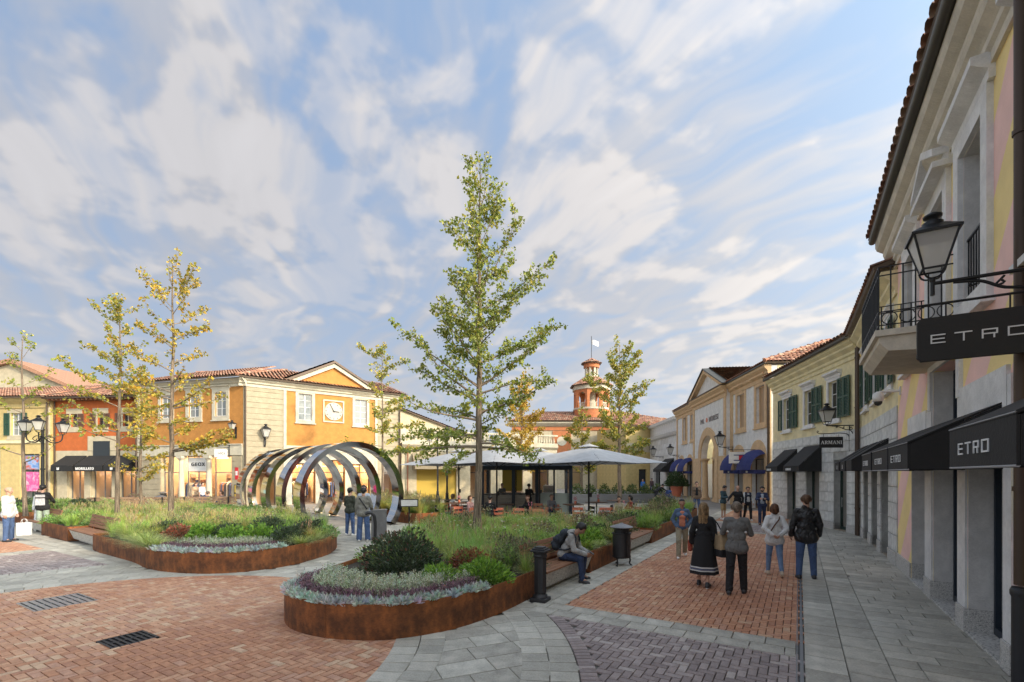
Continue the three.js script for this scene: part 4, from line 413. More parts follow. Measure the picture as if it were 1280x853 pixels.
  [[16.8, 19.0, 'blue rounded awning beside the peach arched portal, with no sign before it'], [20.0, 22.4, 'blue rounded awning behind the white sign with a red and blue flag mark'], [1.0, 3.1, 'blue rounded awning at the far end of the peach building, beside the grey shop'], [4.1, 6.2, 'blue rounded awning beyond the arched portal, on the portal side of its pair']].forEach(([a, c, lb]) => { const t = thing('dome_awning', lb, 'awning', [0, 0, 0], 0, 'blue rounded awnings'); t.position.copy(b.position); t.quaternion.copy(b.quaternion); part('cover', uvm(dome(a, c)), M.navyFabric, t); part('valance', uvm(merge([bx(a, c, 2.32, 2.56, 0.72, 0.735), bx(a, a + 0.015, 2.32, 2.56, 0.02, 0.718), bx(c - 0.015, c, 2.32, 2.56, 0.02, 0.718)])), M.navyFabric, t); part('emblem', bx((a + c) / 2 - 0.14, (a + c) / 2 + 0.14, 2.38, 2.5, 0.737, 0.742), M.letter, t); });
  const sg = thing('hanging_sign', 'white hanging sign with a red, white and blue flag mark before a blue awning', 'sign', [0, 0, 0]); b.matrixWorld.clone().multiply(T4(20.9, 0, 0)).decompose(sg.position, sg.quaternion, sg.scale); part('board', bx(-0.03, 0.03, 3.0, 3.75, 0.5, 1.75, 0.01), M.white, sg); for (const sd of [1, -1]) { const x = sd * 0.033; part('flag_blue', merge([bx(x - 0.003, x + 0.003, 3.52, 3.58, 0.8, 1.45), bx(x - 0.003, x + 0.003, 3.17, 3.23, 0.8, 1.45)]), M.navyFabric, sg); part('flag_red', bx(x - 0.003, x + 0.003, 3.23, 3.52, sd > 0 ? 0.8 : 1.125, sd > 0 ? 1.125 : 1.45), M.redPrint, sg); } part('hanger', merge([rod([0, 3.9, 0], [0, 3.9, 1.8], 0.02), rod([0, 3.75, 0.8], [0, 3.9, 0.8], 0.012), rod([0, 3.75, 1.5], [0, 3.9, 1.5], 0.012)]), M.iron, sg);
  [[16.9, 'black iron lantern on a bracket between the arched portal and the blue awnings'], [1.2, 'black iron lantern on a bracket at the far end of the peach building']].forEach(([u, lb]) => { const ln = thing('wall_lantern', lb, 'lantern', [0, 0, 0], 0, 'wall lanterns of the street'); b.matrixWorld.clone().multiply(T4(u, 0, 0.02)).decompose(ln.position, ln.quaternion, ln.scale); part('bracket', scrollBracket(1.0, 4.3), M.iron, ln); lanternParts(ln, T4(0, 4.3, 1.0), 1.3); });
}
{ // ---- grey shop beyond
  const p1 = [18.3, -52.3], p0 = [18.9, -66], L = lenOf(p0, p1), b = building('grey_shop_building', 'narrow grey shop building with a black awning beyond the peach building', p0, p1); const ops = [[9.8, 12.2, 0, 3.0], [4, 7, 0, 3]];
  wall(b, 0, L, 0, 8.6, ops, M.grey); rustic(b, 0, L, 0.3, 6.6, 0.7, 1.6, ops, [M.trimGrey, M.grey], null, 21, 0.06); part('cornice', uvm(merge([mould([[0, 6.6], [0.4, 6.7], [0.6, 7.0], [0, 7.1]], 0, L), mould([[0, 8.3], [0.3, 8.4], [0.4, 8.7], [0, 8.75]], 0, L)])), M.trimGrey, b); ops.forEach(([a, c, , h]) => shopWindow(b, a, c, 0.02, h, { z: -0.3, glass: M.darkGlass })); part('wall_shell', bx(0, L, 0, 8.6, -6.3, -6), M.grey, b); part('flat_roof', uvm(bx(0, L, 8.5, 8.58, -6, -0.36)), M.trimGrey, b);
  awning('slope_awning', 'black sloping awning of the grey shop beyond the peach building', b, 9.2, 12.8, { z1: 1.5, yb: 2.5, yf: 2.8, yt: 4.1 });
  const ln = thing('wall_lantern', 'small iron lantern on a bracket of the grey shop', 'lantern', [0, 0, 0], 0, 'wall lanterns of the street'); b.matrixWorld.clone().multiply(T4(8.5, 0, 0.02)).decompose(ln.position, ln.quaternion, ln.scale); part('bracket', scrollBracket(1.3, 4.4), M.iron, ln); lanternParts(ln, T4(0, 4.4, 1.3), 1.4);
}
// ================================================================ buildings across the square
M.litWhite = new THREE.MeshStandardMaterial({ color: lin(0.8, 0.78, 0.7), emissive: lin(1, 0.85, 0.6), emissiveIntensity: 0.35 });
function shopLamp(b, u0, u1, h, z, Mx, power) { // ceiling strip and the light it gives
  const m = part('ceiling_lamp', bx(u0, u1, h - 0.1, h - 0.06, z - 0.2, z + 0.2), M.litWhite, b, Mx); const l = new THREE.PointLight(new THREE.Color(1, 0.78, 0.5), power, 0, 2); l.castShadow = true; l.position.set((u0 + u1) / 2, h - 0.28, z); m.add(l);
}
const GOODS = [std([0.45, 0.20, 0.07], { map: tCloth }), std([0.05, 0.05, 0.07], { map: tCloth }), std([0.6, 0.57, 0.5], { map: tCloth }), std([0.35, 0.05, 0.05], { map: tCloth }), std([0.08, 0.13, 0.3], { map: tCloth }), std([0.5, 0.33, 0.14], { map: tCloth })];
// clothes rail, shelf boxes and dressed dummies standing in a shop window
function goodsIn(b, Mx, u0, u1, z, seed, what) {
  const R = rngOf(seed), W = b.matrixWorld.clone(); if (Mx) W.multiply(Mx);
  const put = (t, u, zz) => { W.clone().multiply(T4(u, 0.02, zz)).decompose(t.position, t.quaternion, t.scale); };
  if (what !== 'shelf') { const t = thing('clothes_rail', `rail of ${['orange and dark', 'pale and brown', 'mixed'][seed % 3]} clothes behind the ${['third', 'first', 'second'][seed % 3]} pane of the ${what} shop`, 'clothes rail'); put(t, (u0 + u1) / 2, z - 1.2); part('rail', merge([rod([-0.8, 0, 0], [-0.8, 1.6, 0], 0.02), rod([0.8, 0, 0], [0.8, 1.6, 0], 0.02), rod([-0.8, 1.6, 0], [0.8, 1.6, 0], 0.02)]), M.steel, t); for (let i = 0; i < 9; i++) { const x = -0.68 + i * 0.17, h = 0.8 + R() * 0.3; part('garment', prism([[-0.22, 1.5 - h], [0.22, 1.5 - h], [0.2, 1.42], [0.04, 1.57], [-0.04, 1.57], [-0.2, 1.42]], -0.035, 0.035, [], 0.01), GOODS[(R() * 6) | 0], t, T4(x, 0, 0, Math.PI / 2 + (R() - 0.5) * 0.5)); } }
  const t = thing('display_shelf', `wall shelf of ${['stacked', 'dark', 'bright', 'brown', 'pale', 'folded', 'boxed'][seed % 7]} goods behind the ${['third', 'first', 'second'][seed % 3]} pane of the ${what} shop`, 'shelf'); put(t, (u0 + u1) / 2, z - 2.1); part('shelf_frame', merge([bx(-1, -0.96, 0, 2.3, -0.2, 0.2), bx(0.96, 1, 0, 2.3, -0.2, 0.2), ...[0.3, 0.85, 1.4, 1.95].map((y) => bx(-0.96, 0.96, y, y + 0.03, -0.2, 0.2))]), M.woodPale, t); for (const y of [0.33, 0.88, 1.43]) for (let i = 0; i < 7; i++) { const h = 0.12 + R() * 0.26, x = -0.85 + i * 0.27; part('boxed_goods', bx(x, x + 0.2, y, y + h, -0.14, 0.14, 0.015), GOODS[(R() * 6) | 0], t); }
}
function courses(b, u0, u1, v0, v1, h, holes, mat, Mx) { const l = [], n = Math.round((v1 - v0) / h), ch = (v1 - v0) / n; for (let j = 0; j < n; j++) { const a = v0 + j * ch, e = a + ch; let x = u0; for (const k of holes.filter((q) => q[2] < e - 0.03 && q[3] > a + 0.03).sort((p, q) => p[0] - q[0])) { if (k[0] - x > 0.05) l.push(bx(x, k[0], a + 0.014, e - 0.014, 0, 0.035)); x = Math.max(x, k[1]); } if (u1 - x > 0.05) l.push(bx(x, u1, a + 0.014, e - 0.014, 0, 0.035)); } return part('stone_courses', uvm(merge(l)), mat, b, Mx); }
{ // ---- orange corner building with the clock
  const c = [-18.8, -33], p1 = [-9.7, -40.8], gp = [-28.3, -35.7], L = lenOf(c, p1), LG = lenOf(gp, c), b = building('clock_corner_building', 'orange and cream corner building with a clock under a gable and the GEOX shop', c, p1), G = frameOn(b, gp, c);
  // clock front
  const sh = [[3.2, 4.9, 0, 3.1], [5.4, 7.2, 0, 3.4], [7.7, 9.3, 0, 3.1], [0.8, 2.1, 0, 3.0], [10.3, 11.5, 0, 3.0]], wn = [[3.65, 4.65, 6.35, 8.35], [8.0, 9.0, 6.35, 8.35]];
  wall(b, 0, 2.8, 0, 8.6, [sh[3]], M.stoneWall); wall(b, 9.7, L, 0, 8.6, [sh[4]], M.stoneWall); wall(b, 2.8, 9.7, 0, 8.6, [...sh.slice(0, 3), ...wn], M.orange);
  courses(b, 0, 2.6, 0.3, 8.55, 0.4, [sh[3]], M.stoneWall); courses(b, 9.9, L, 0.3, 8.55, 0.4, [sh[4]], M.stoneWall);
  for (const u of [2.6, 9.7]) part('pilaster', uvm(bx(u, u + 0.2, 0, 8.6, 0, 0.09)), M.trim, b);
  part('belt_course', uvm(merge([bx(2.802, 9.698, 4.0, 4.4, 0, 0.1), bx(2.802, 3.2, 0, 4.0, 0, 0.05), bx(4.9, 5.4, 0, 4.0, 0, 0.05), bx(7.2, 7.7, 0, 4.0, 0, 0.05), bx(9.3, 9.698, 0, 4.0, 0, 0.05), bx(3.202, 4.898, 3.1, 4.0, 0, 0.05), bx(5.402, 7.198, 3.4, 4.0, 0, 0.05), bx(7.702, 9.298, 3.1, 4.0, 0, 0.05)])), M.trim, b);
  sh.forEach(([a, e, , h], i) => { shopRoom(b, a, e, h, 2.8, M.warmWall, M.shopFloor); shopWindow(b, a, e, 0.02, h, { z: -0.3, n: i < 3 ? 2 : 1, transom: 2.4, mat: M.brownFrame }); });
  wn.forEach(([a, e, v0, v1]) => windowOn(b, { u0: a, u1: e, v0, v1, sur: 0.2, nx: 2, ny: 4, head: [0.24, 0.2], deep: 0.14 }));
  { const cu = 6.28, cv = 7.2, f = part('clock_face', uvm(merge([ring(cu - 0.72, cu + 0.72, cv - 0.78, cv + 0.78, 0.1, 0, 0.07)])), M.trim, b); part('dial', cyl(0.7, 0.7, 0, 0.05, 0, 0, 40).rotateX(Math.PI / 2).translate(cu, cv, 0.012), M.dial, f); const l = []; for (let k = 0; k < 12; k++) { const a = (k / 12) * Math.PI * 2; const g = bx(-0.024, 0.024, 0.54, 0.64, 0.063, 0.07); g.rotateZ(a); g.translate(cu, cv, 0); l.push(g); } part('hour_marks', merge(l), M.iron, f); const hand = (len, w, a) => { const g = prism([[-w, -0.08], [w, -0.08], [w * 0.6, len], [-w * 0.6, len]], 0.072, 0.082); g.rotateZ(a); g.translate(cu, cv, 0); return g; }; part('hour_hand', hand(0.42, 0.045, -1.65), M.iron, f); part('minute_hand', hand(0.6, 0.034, 0.5).translate(0, 0, 0.012), M.iron, f); }
  const corn = [[0, 8.45], [0.08, 8.45], [0.08, 8.62], [0.2, 8.7], [0.2, 8.78], [0.38, 8.92], [0.38, 9.02], [0, 9.02]]; part('cornice', uvm(mould(corn, -0.3, L + 0.3)), M.trim, b); part('cornice', uvm(mould(corn.map(([z, y]) => [z, y + 0.002]), -0.05, LG + 0.3)), M.trim, b, G);
  part('gable', uvm(prism([[3.1, 9.02], [9.4, 9.02], [6.25, 10.65]], -0.1, 0.1)), M.orange, b); part('gable_mould', uvm(prism([[2.6, 9.024], [3.2, 9.024], [6.25, 10.6], [9.3, 9.024], [9.9, 9.024], [6.25, 10.92]], -0.1, 0.32)), M.trim, b); part('verge', prism([[2.3, 9.03], [2.6, 9.03], [6.25, 10.93], [9.9, 9.03], [10.2, 9.03], [6.25, 11.1]], -0.1, 0.45), M.bronze, b);
  tileRoof(b, [2.3, 9.1, 0.2], [2.3, 9.1, -5.5], [6.25, 11.12, -5.5], [6.25, 11.12, 0.2], 301); tileRoof(b, [10.2, 9.1, -5.5], [10.2, 9.1, 0.2], [6.25, 11.12, 0.2], [6.25, 11.12, -5.5], 302);
  // corner roofs: each slope runs back to its ridge
  tileRoof(b, [-0.5, 9.1, 0.55], [L + 0.5, 9.1, 0.55], [L + 0.5, 10.95, -5], [4.2, 10.95, -5], 303); ridgeCap(b, [-0.5, 9.14, 0.55], [4.2, 10.98, -5]);
  { const i = b.matrixWorld.clone().invert(), P = (x, y, z) => { const q = V(x, y, z).applyMatrix4(i); return [q.x, q.y, q.z]; }, Q = (u, y, z) => { const q = V(u, y, z).applyMatrix4(G); return [q.x, q.y, q.z]; }; tileRoof(b, Q(-0.2, 9.1, 0.55), [-0.5, 9.1, 0.55], [4.2, 10.95, -5], Q(-0.2, 10.95, -5), 304); ridgeCap(b, Q(-0.2, 11, -5), [4.2, 11, -5]); }
  // GEOX front
  const gw = [[2.3, 3.3, 6.4, 8.1], [4.95, 5.95, 6.4, 8.1], [7.4, 8.4, 6.4, 8.1]], gh = [[2.3, 8.85, 0, 3.6]];
  wall(b, 0, LG, 0, 4.2, gh, M.stoneWall, G); wall(b, 0, LG, 4.2, 8.6, gw, M.orange, G); courses(b, 0.25, 2.25, 0.3, 3.6, 0.4, [], M.stoneWall, G); courses(b, 8.9, LG - 0.15, 0.3, 3.6, 0.4, [], M.stoneWall, G);
  part('belt_course', uvm(merge([bx(0, LG - 0.05, 3.62, 4.35, 0, 0.08), bx(0, LG - 0.05, 4.352, 4.42, 0, 0.14), bx(0, 0.25, 4.43, 8.6, 0, 0.08)])), M.trim, b, G);
  gw.forEach(([a, e, v0, v1]) => windowOn(b, { u0: a, u1: e, v0, v1, sur: 0.26, nx: 2, ny: 3, head: [0.24, 0.2], deep: 0.14, frame: M.white }, G));
  for (const u of [4.3, 6.85]) part('column', merge([cyl(0.2, 0.17, 0.2, 3.25, u, 0.02, 14), cyl(0.26, 0.26, 0, 0.2, u, 0.02, 14), cyl(0.17, 0.26, 3.25, 3.42, u, 0.02, 14), bx(u - 0.27, u + 0.27, 3.42, 3.6, -0.2, 0.27)]), M.trim, b, G);
  shopRoom(b, 2.3, 8.85, 3.7, 4.2, M.warmWall, M.shopFloor, G); shopWindow(b, 2.3, 4.1, 0.02, 3.6, { z: -0.33, transom: 2.4, mat: M.greyMetal }, G); shopWindow(b, 4.55, 6.6, 0.02, 3.6, { z: -0.33, n: 2, transom: 2.45, mat: M.greyMetal, handle: [5.45, 5.7] }, G); shopWindow(b, 7.1, 8.85, 0.02, 3.6, { z: -0.33, transom: 2.4, mat: M.greyMetal }, G);
  { const s = part('shop_sign', bx(4.65, 6.55, 2.5, 3.5, -0.25, -0.2), M.white, b, G); const m = part('lettering', lettering('GEOX', 0.26, 0.02, FONT, 1.35), M.iron, s); m.position.set(5.6, 3.0, -0.199); }
  for (const [u0, u1] of [[2.8, 4], [5, 6.2], [7.3, 8.5]]) shopLamp(b, u0, u1, 3.6, -2.2, G, 4);
  goodsIn(b, G, 2.4, 4.1, -0.5, 1, 'GEOX'); goodsIn(b, G, 7.1, 8.8, -0.5, 2, 'GEOX'); goodsIn(b, G, 5, 6.2, -1.6, 3, 'GEOX');
  for (const [u0, u1, k] of [[3.3, 4.8, 4], [5.5, 7.1, 5], [7.8, 9.2, 6]]) { shopLamp(b, u0 + 0.2, u1 - 0.2, 3.0, -1.4, null, 3); goodsIn(b, null, u0, u1, -0.4, k, ['left bay corner', 'middle bay corner', 'right bay corner'][k - 4]); }
  part('wall_shell', uvm(merge([bx(0.5, L, 0, 9, -10.3, -10), bx(L - 0.3, L, 0, 9, -10, -0.36)])), M.stoneWall, b); pipe(b, 0.1, 0, 8.5, 0.16); pipe(b, 0.0, 0, 8.5, 0.14, G); pipe(b, L - 0.1, 0, 8.4, 0.16);
  const wl = (u, v, lb, Mx, s) => { const ln = thing('wall_lantern', lb, 'lantern', [0, 0, 0], 0, 'wall lanterns of the corner building'); b.matrixWorld.clone().multiply(Mx || T4(0, 0, 0)).multiply(T4(u, v, 0.02)).decompose(ln.position, ln.quaternion, ln.scale); part('bracket', merge([bx(-0.06, 0.06, -0.5, 0.3, 0, 0.05), tube([[0, -0.4, 0.03], [0, -0.45, 0.2], [0, -0.2, 0.36], [0, 0, 0.34]], 0.02, 12, 6)]), M.iron, ln); lanternParts(ln, T4(0, 0, 0.34), s); };
  wl(1.35, 4.75, 'black iron lantern on the cream stone corner left of the clock', null, 1.2); wl(LG - 0.6, 5.3, 'small lantern on the orange wall beside the corner drainpipe', G, 0.8);
  const sg = thing('hanging_sign', 'white double hanging sign lettered GEOX on a black bracket', 'sign'); b.matrixWorld.clone().multiply(G).multiply(T4(8.75, 0, 0.08)).decompose(sg.position, sg.quaternion, sg.scale); part('board', bx(-0.04, 0.04, 3.45, 4.0, 0.2, 1.2, 0.02), M.white, sg); { for (const sd of [1, -1]) { const m = part('lettering', lettering('GEOX', 0.17, 0.01), M.iron, sg); m.position.set(sd * 0.041, 3.72, 0.7); m.rotation.y = sd * Math.PI / 2; } } part('bracket', merge([rod([0, 4.15, 0], [0, 4.15, 1.25], 0.02), rod([0, 3.4, 0.02], [0, 4.5, 0.02], 0.03)]), M.iron, sg);
  const pb = thing('red_wall_sign', 'small red and white notice on the stone beside the corner drainpipe', 'sign'); b.matrixWorld.clone().multiply(G).multiply(T4(9.35, 1.9, 0.04)).decompose(pb.position, pb.quaternion, pb.scale); part('board', bx(-0.14, 0.14, 0, 0.85, 0, 0.02), M.redPrint, pb); part('emblem', bx(-0.09, 0.09, 0.3, 0.6, 0.02, 0.025), M.letter, pb);
  const ps = thing('poster_case', 'yellow and black poster case on the stone beside the corner drainpipe', 'poster'); b.matrixWorld.clone().multiply(G).multiply(T4(9.35, 0.35, 0.04)).decompose(ps.position, ps.quaternion, ps.scale); part('case', bx(-0.2, 0.2, 0, 1.2, 0, 0.04), M.iron, ps); part('print', merge([bx(-0.16, 0.16, 0.65, 1.15, 0.041, 0.045), bx(-0.16, 0.16, 0.05, 0.55, 0.041, 0.045)]), M.mustard, ps);
}
{ // ---- deep orange house with brown shutters
  const p0 = [-36.8, -38.0], p1 = [-28.5, -37.0], L = lenOf(p0, p1), b = building('orange_shutter_house', 'deep orange house with brown shutters above the jewellery shop awnings', p0, p1);
  const wn = [[1.45, 2.05, 6.05, 7.1], [3.85, 4.4, 6.05, 7.1], [6.1, 6.6, 6.05, 7.1]], sh = [[1.25, 2.7, 0, 2.9], [3.35, 5.15, 0, 3.0], [5.8, 7.4, 0, 2.9], [3.5, 5.0, 3.4, 4.9]];
  wall(b, 0, L, 0, 4.15, sh.slice(0, 3), M.cream); wall(b, 0, L, 4.15, 8.3, wn, M.deepOrange); part('cream_panel', uvm(merge([prism([[3.0, 4.152], [5.5, 4.152], [5.5, 5.3], [3.0, 5.3]], 0, 0.05)])), M.cream, b); part('upper_opening', bx(3.5, 5.0, 3.5, 4.9, 0.051, 0.06), M.darkGlass, b);
  sh.slice(0, 3).forEach(([a, e, , h], i) => { shopRoom(b, a, e, h, 2.6, M.warmWall, M.shopFloor); shopWindow(b, a, e, 0.02, h, { z: -0.3, n: 2, mat: M.greyMetal }); shopLamp(b, a + 0.3, e - 0.3, h, -1.4, null, 0.7); goodsIn(b, null, a, e, -0.5, 11 + i, ['jewellery, first bay', 'jewellery, middle bay', 'jewellery, last bay'][i]); });
  for (const [a, c] of [[0.3, 1.2], [2.75, 3.3], [5.2, 5.75], [7.45, 8.2]]) part('pier', uvm(bx(a, c, 0, 2.6, 0, 0.1)), M.cream, b);
  wn.forEach(([a, c, v0, v1]) => windowOn(b, { u0: a, u1: c, v0, v1, sur: 0.42, nx: 1, ny: 2, mat: M.cream, glass: M.darkGlass, frame: M.brownShutter, shutterMat: M.brownShutter, shutters: [[a - 0.62, 0.5], [c + 0.1, 0.52]], sill: false, proj: 0.04 }));
  part('rafters', merge(Array.from({ length: 22 }, (_, i) => bx(0.2 + i * 0.38, 0.3 + i * 0.38, 8.1, 8.25, 0, 0.75))), M.wood, b); part('gutter', bx(-0.2, L + 0.1, 8.22, 8.34, 0.72, 0.86), M.bronze, b);
  tileRoof(b, [-0.2, 8.36, 0.85], [L, 8.36, 0.85], [L, 10.2, -5.2], [-0.2, 10.2, -5.2], 311); part('wall_shell', bx(0, L, 0, 8.3, -8.3, -8), M.deepOrange, b); pipe(b, 0.12, 0, 8.1, 0.14);
  [[1.0, 2.9, 'M'], [3.1, 5.5, 'MORELLATO'], [5.6, 7.6, 'M']].forEach(([a, c, t], i) => awning('slope_awning', ['black sloping awning of the jewellery shop beside the yellow house', 'wide black sloping awning lettered MORELLATO', 'black sloping awning of the jewellery shop beside the GEOX corner'][i], b, a, c, { z1: 1.15, yb: 2.5, yf: 2.95, yt: 3.75, text: lettering(t, 0.2), tx: -0.3 }, null, 'awnings of the jewellery shop'));
}
{ // ---- yellow house at the edge
  const p0 = [-52, -39.4], p1 = [-36.9, -37.7], L = lenOf(p0, p1), b = building('pale_yellow_house', 'pale yellow house with green shutters and large poster windows', p0, p1), wn = [[8.2, 9.4, 5.4, 7.2], [11.6, 12.6, 5.4, 7.2]], sh = [[8.6, 10.6, 0, 4.6], [12.4, 14.2, 0, 3.9]];
  wall(b, 0, L, 0, 8.3, [...wn, ...sh], M.yellow); wn.forEach(([a, c, v0, v1]) => windowOn(b, { u0: a, u1: c, v0, v1, sur: 0.3, mat: M.cream, glass: M.curtainGlass, shutters: [[a - 0.55, 0.5], [c + 0.05, 0.5]] })); part('cornice', uvm(mould([[0, 7.6], [0.1, 7.6], [0.1, 7.9], [0.5, 8.2], [0.5, 8.35], [0, 8.35]], 0, L)), M.yellow, b); part('belt_course', uvm(bx(0, L - 0.3, 4.75, 5.0, 0, 0.1)), M.paleYellow, b); part('pilaster', uvm(bx(L - 0.3, L, 0, 8.3, 0, 0.1)), M.cream, b);
  sh.forEach(([a, c, , h], i) => { shopRoom(b, a, c, h, 2.4, M.shopWall, M.shopFloor); shopWindow(b, a, c, 0.02, h, { z: -0.3, n: 2, transom: 2.6, mat: M.greenFrame }); });
  tileRoof(b, [0, 8.42, 0.75], [L + 0.1, 8.42, 0.75], [L + 0.1, 10.3, -5.2], [0, 10.3, -5.2], 315); part('wall_shell', bx(0, L, 0, 8.3, -8.3, -8), M.yellow, b); pipe(b, L - 0.08, 0, 8.2, 0.2);
  const poster = (lb, u, v, w, h, f) => { const t = tex(128, f), q = tagMesh('shop_poster', bx(-w / 2, w / 2, 0, h, 0, 0.02), std([1, 1, 1], { map: t, roughness: 0.4 }), lb, 'poster', 'poster panels of the yellow house'); b.matrixWorld.clone().multiply(T4(u, v, -0.2)).decompose(q.position, q.quaternion, q.scale); };
  const blot = (s, pal) => (u, v) => { const n = fbm(u * 5, v * 5, s, 4), k = clamp((n - 0.25) * 2) * (pal.length - 1), i = Math.min(pal.length - 2, Math.floor(k)), t = k - i; return pal[i].map((x, j) => mix(x, pal[i + 1][j], t)); };
  poster('bright pink poster in the yellow house shop window', 13.3, 0.9, 1.6, 1.55, blot(5, [[0.95, 0.6, 0.75], [0.9, 0.3, 0.55], [1, 0.85, 0.85]])); poster('blue sky poster above the pink one', 13.3, 2.65, 1.6, 1.15, blot(8, [[0.35, 0.5, 0.75], [0.6, 0.7, 0.85], [0.75, 0.35, 0.3]])); poster('turquoise poster in the yellow house shop window', 9.6, 0.4, 1.8, 2.1, blot(11, [[0.15, 0.65, 0.8], [0.4, 0.85, 0.9], [0.8, 0.95, 0.95]]));
}
{ // ---- gabled house behind
  const p0 = [-66, -52], p1 = [-47, -51], L = lenOf(p0, p1), b = building('gabled_house', 'tall cream gabled house rising behind the pale yellow house', p0, p1); part('wall', uvm(prism([[0, 0], [L, 0], [L, 11.3], [L * 0.62, 14.3], [0, 12]], -8, 0)), M.cream, b); part('verge', prism([[L * 0.62, 14.3], [L + 0.5, 11.1], [L + 0.5, 11.45], [L * 0.62, 14.75], [-1, 12.3], [-1, 11.9]], -8.3, 0.5), M.gableTile, b);
}
{ // ---- terrace building with a balustrade
  const p0 = [-9.6, -41], p1 = [4.4, -46.5], L = lenOf(p0, p1), b = building('terrace_building', 'cream single-storey building with a white balustrade round its roof terrace', p0, p1), sh = [[1.3, 4.9, 0, 3.0], [6.2, 8.2, 0, 3.2], [9.4, 11.4, 0, 3.2], [12.4, 14.2, 0, 3.2]];
  wall(b, 0, L, 0, 5.0, sh, M.cream); part('cornice', uvm(mould([[0, 4.3], [0.1, 4.3], [0.1, 4.6], [0.35, 4.85], [0.35, 5.05], [0, 5.05]], 0, L)), M.trim, b); part('terrace_floor', uvm(bx(0, L, 4.9, 5.0, -9, -0.36)), M.trim, b);
  const bal = []; for (let u = 0.9; u < L; u += 0.27) if (Math.abs(((u + 0.1) % 2.5) - 0.2) > 0.3) bal.push(lathe([[0.05, 5.25], [0.085, 5.35], [0.09, 5.45], [0.045, 5.65], [0.04, 5.8], [0.065, 5.92]], 7).translate(u, 0, 0.12)); stuff(part('balusters', merge(bal), M.trim, b)); part('balustrade_rail', uvm(merge([bx(0, L, 5.06, 5.25, -0.02, 0.27), bx(0, L, 5.92, 6.08, -0.02, 0.27)])), M.trim, b); for (let u = 0.1; u < L; u += 2.5) part('balustrade_post', uvm(bx(u - 0.22, u + 0.22, 5.07, 6.2, -0.05, 0.3)), M.trim, b);
  part('mustard_screen', uvm(bx(1.3, 4.9, 0.02, 2.9, -0.25, -0.2)), M.mustard, b); sh.slice(1).forEach(([a, c, , h]) => { shopRoom(b, a, c, h, 2.6, M.warmWall, M.shopFloor); shopWindow(b, a, c, 0.02, h, { z: -0.3, n: 2, transom: 2.4 }); }); pipe(b, 0.5, 0, 4.8, 0.2, null, M.copper);
  part('pipe_head', bx(0.3, 0.7, 4.25, 4.6, 0.05, 0.4), M.copper, b); part('end_wall', uvm(bx(L - 0.3, L, 0, 5, -9, -0.36)), M.cream, b);
  awning('shade_awning', 'taupe sloping awning over the mustard screens', b, 0.9, 5.3, { z1: 1.6, yb: 2.7, yf: 3.0, yt: 4.1, mat: M.tanFabric });
  // taller wing behind with a sloping roof down from the clock corner
  const w2 = building('rear_wing_building', 'cream rear wing with a roof sloping down behind the balustrade', [-11, -46], [-1.5, -52]); part('wall', uvm(prism([[0, 0], [11.2, 0], [11.2, 5.2], [0, 8.6]], -0.4, 0)), M.cream, w2); tileRoof(w2, [-0.5, 8.85, 0.3], [11.4, 5.25, 0.3], [11.4, 5.6, -5], [-0.5, 9.3, -5], 321);
}

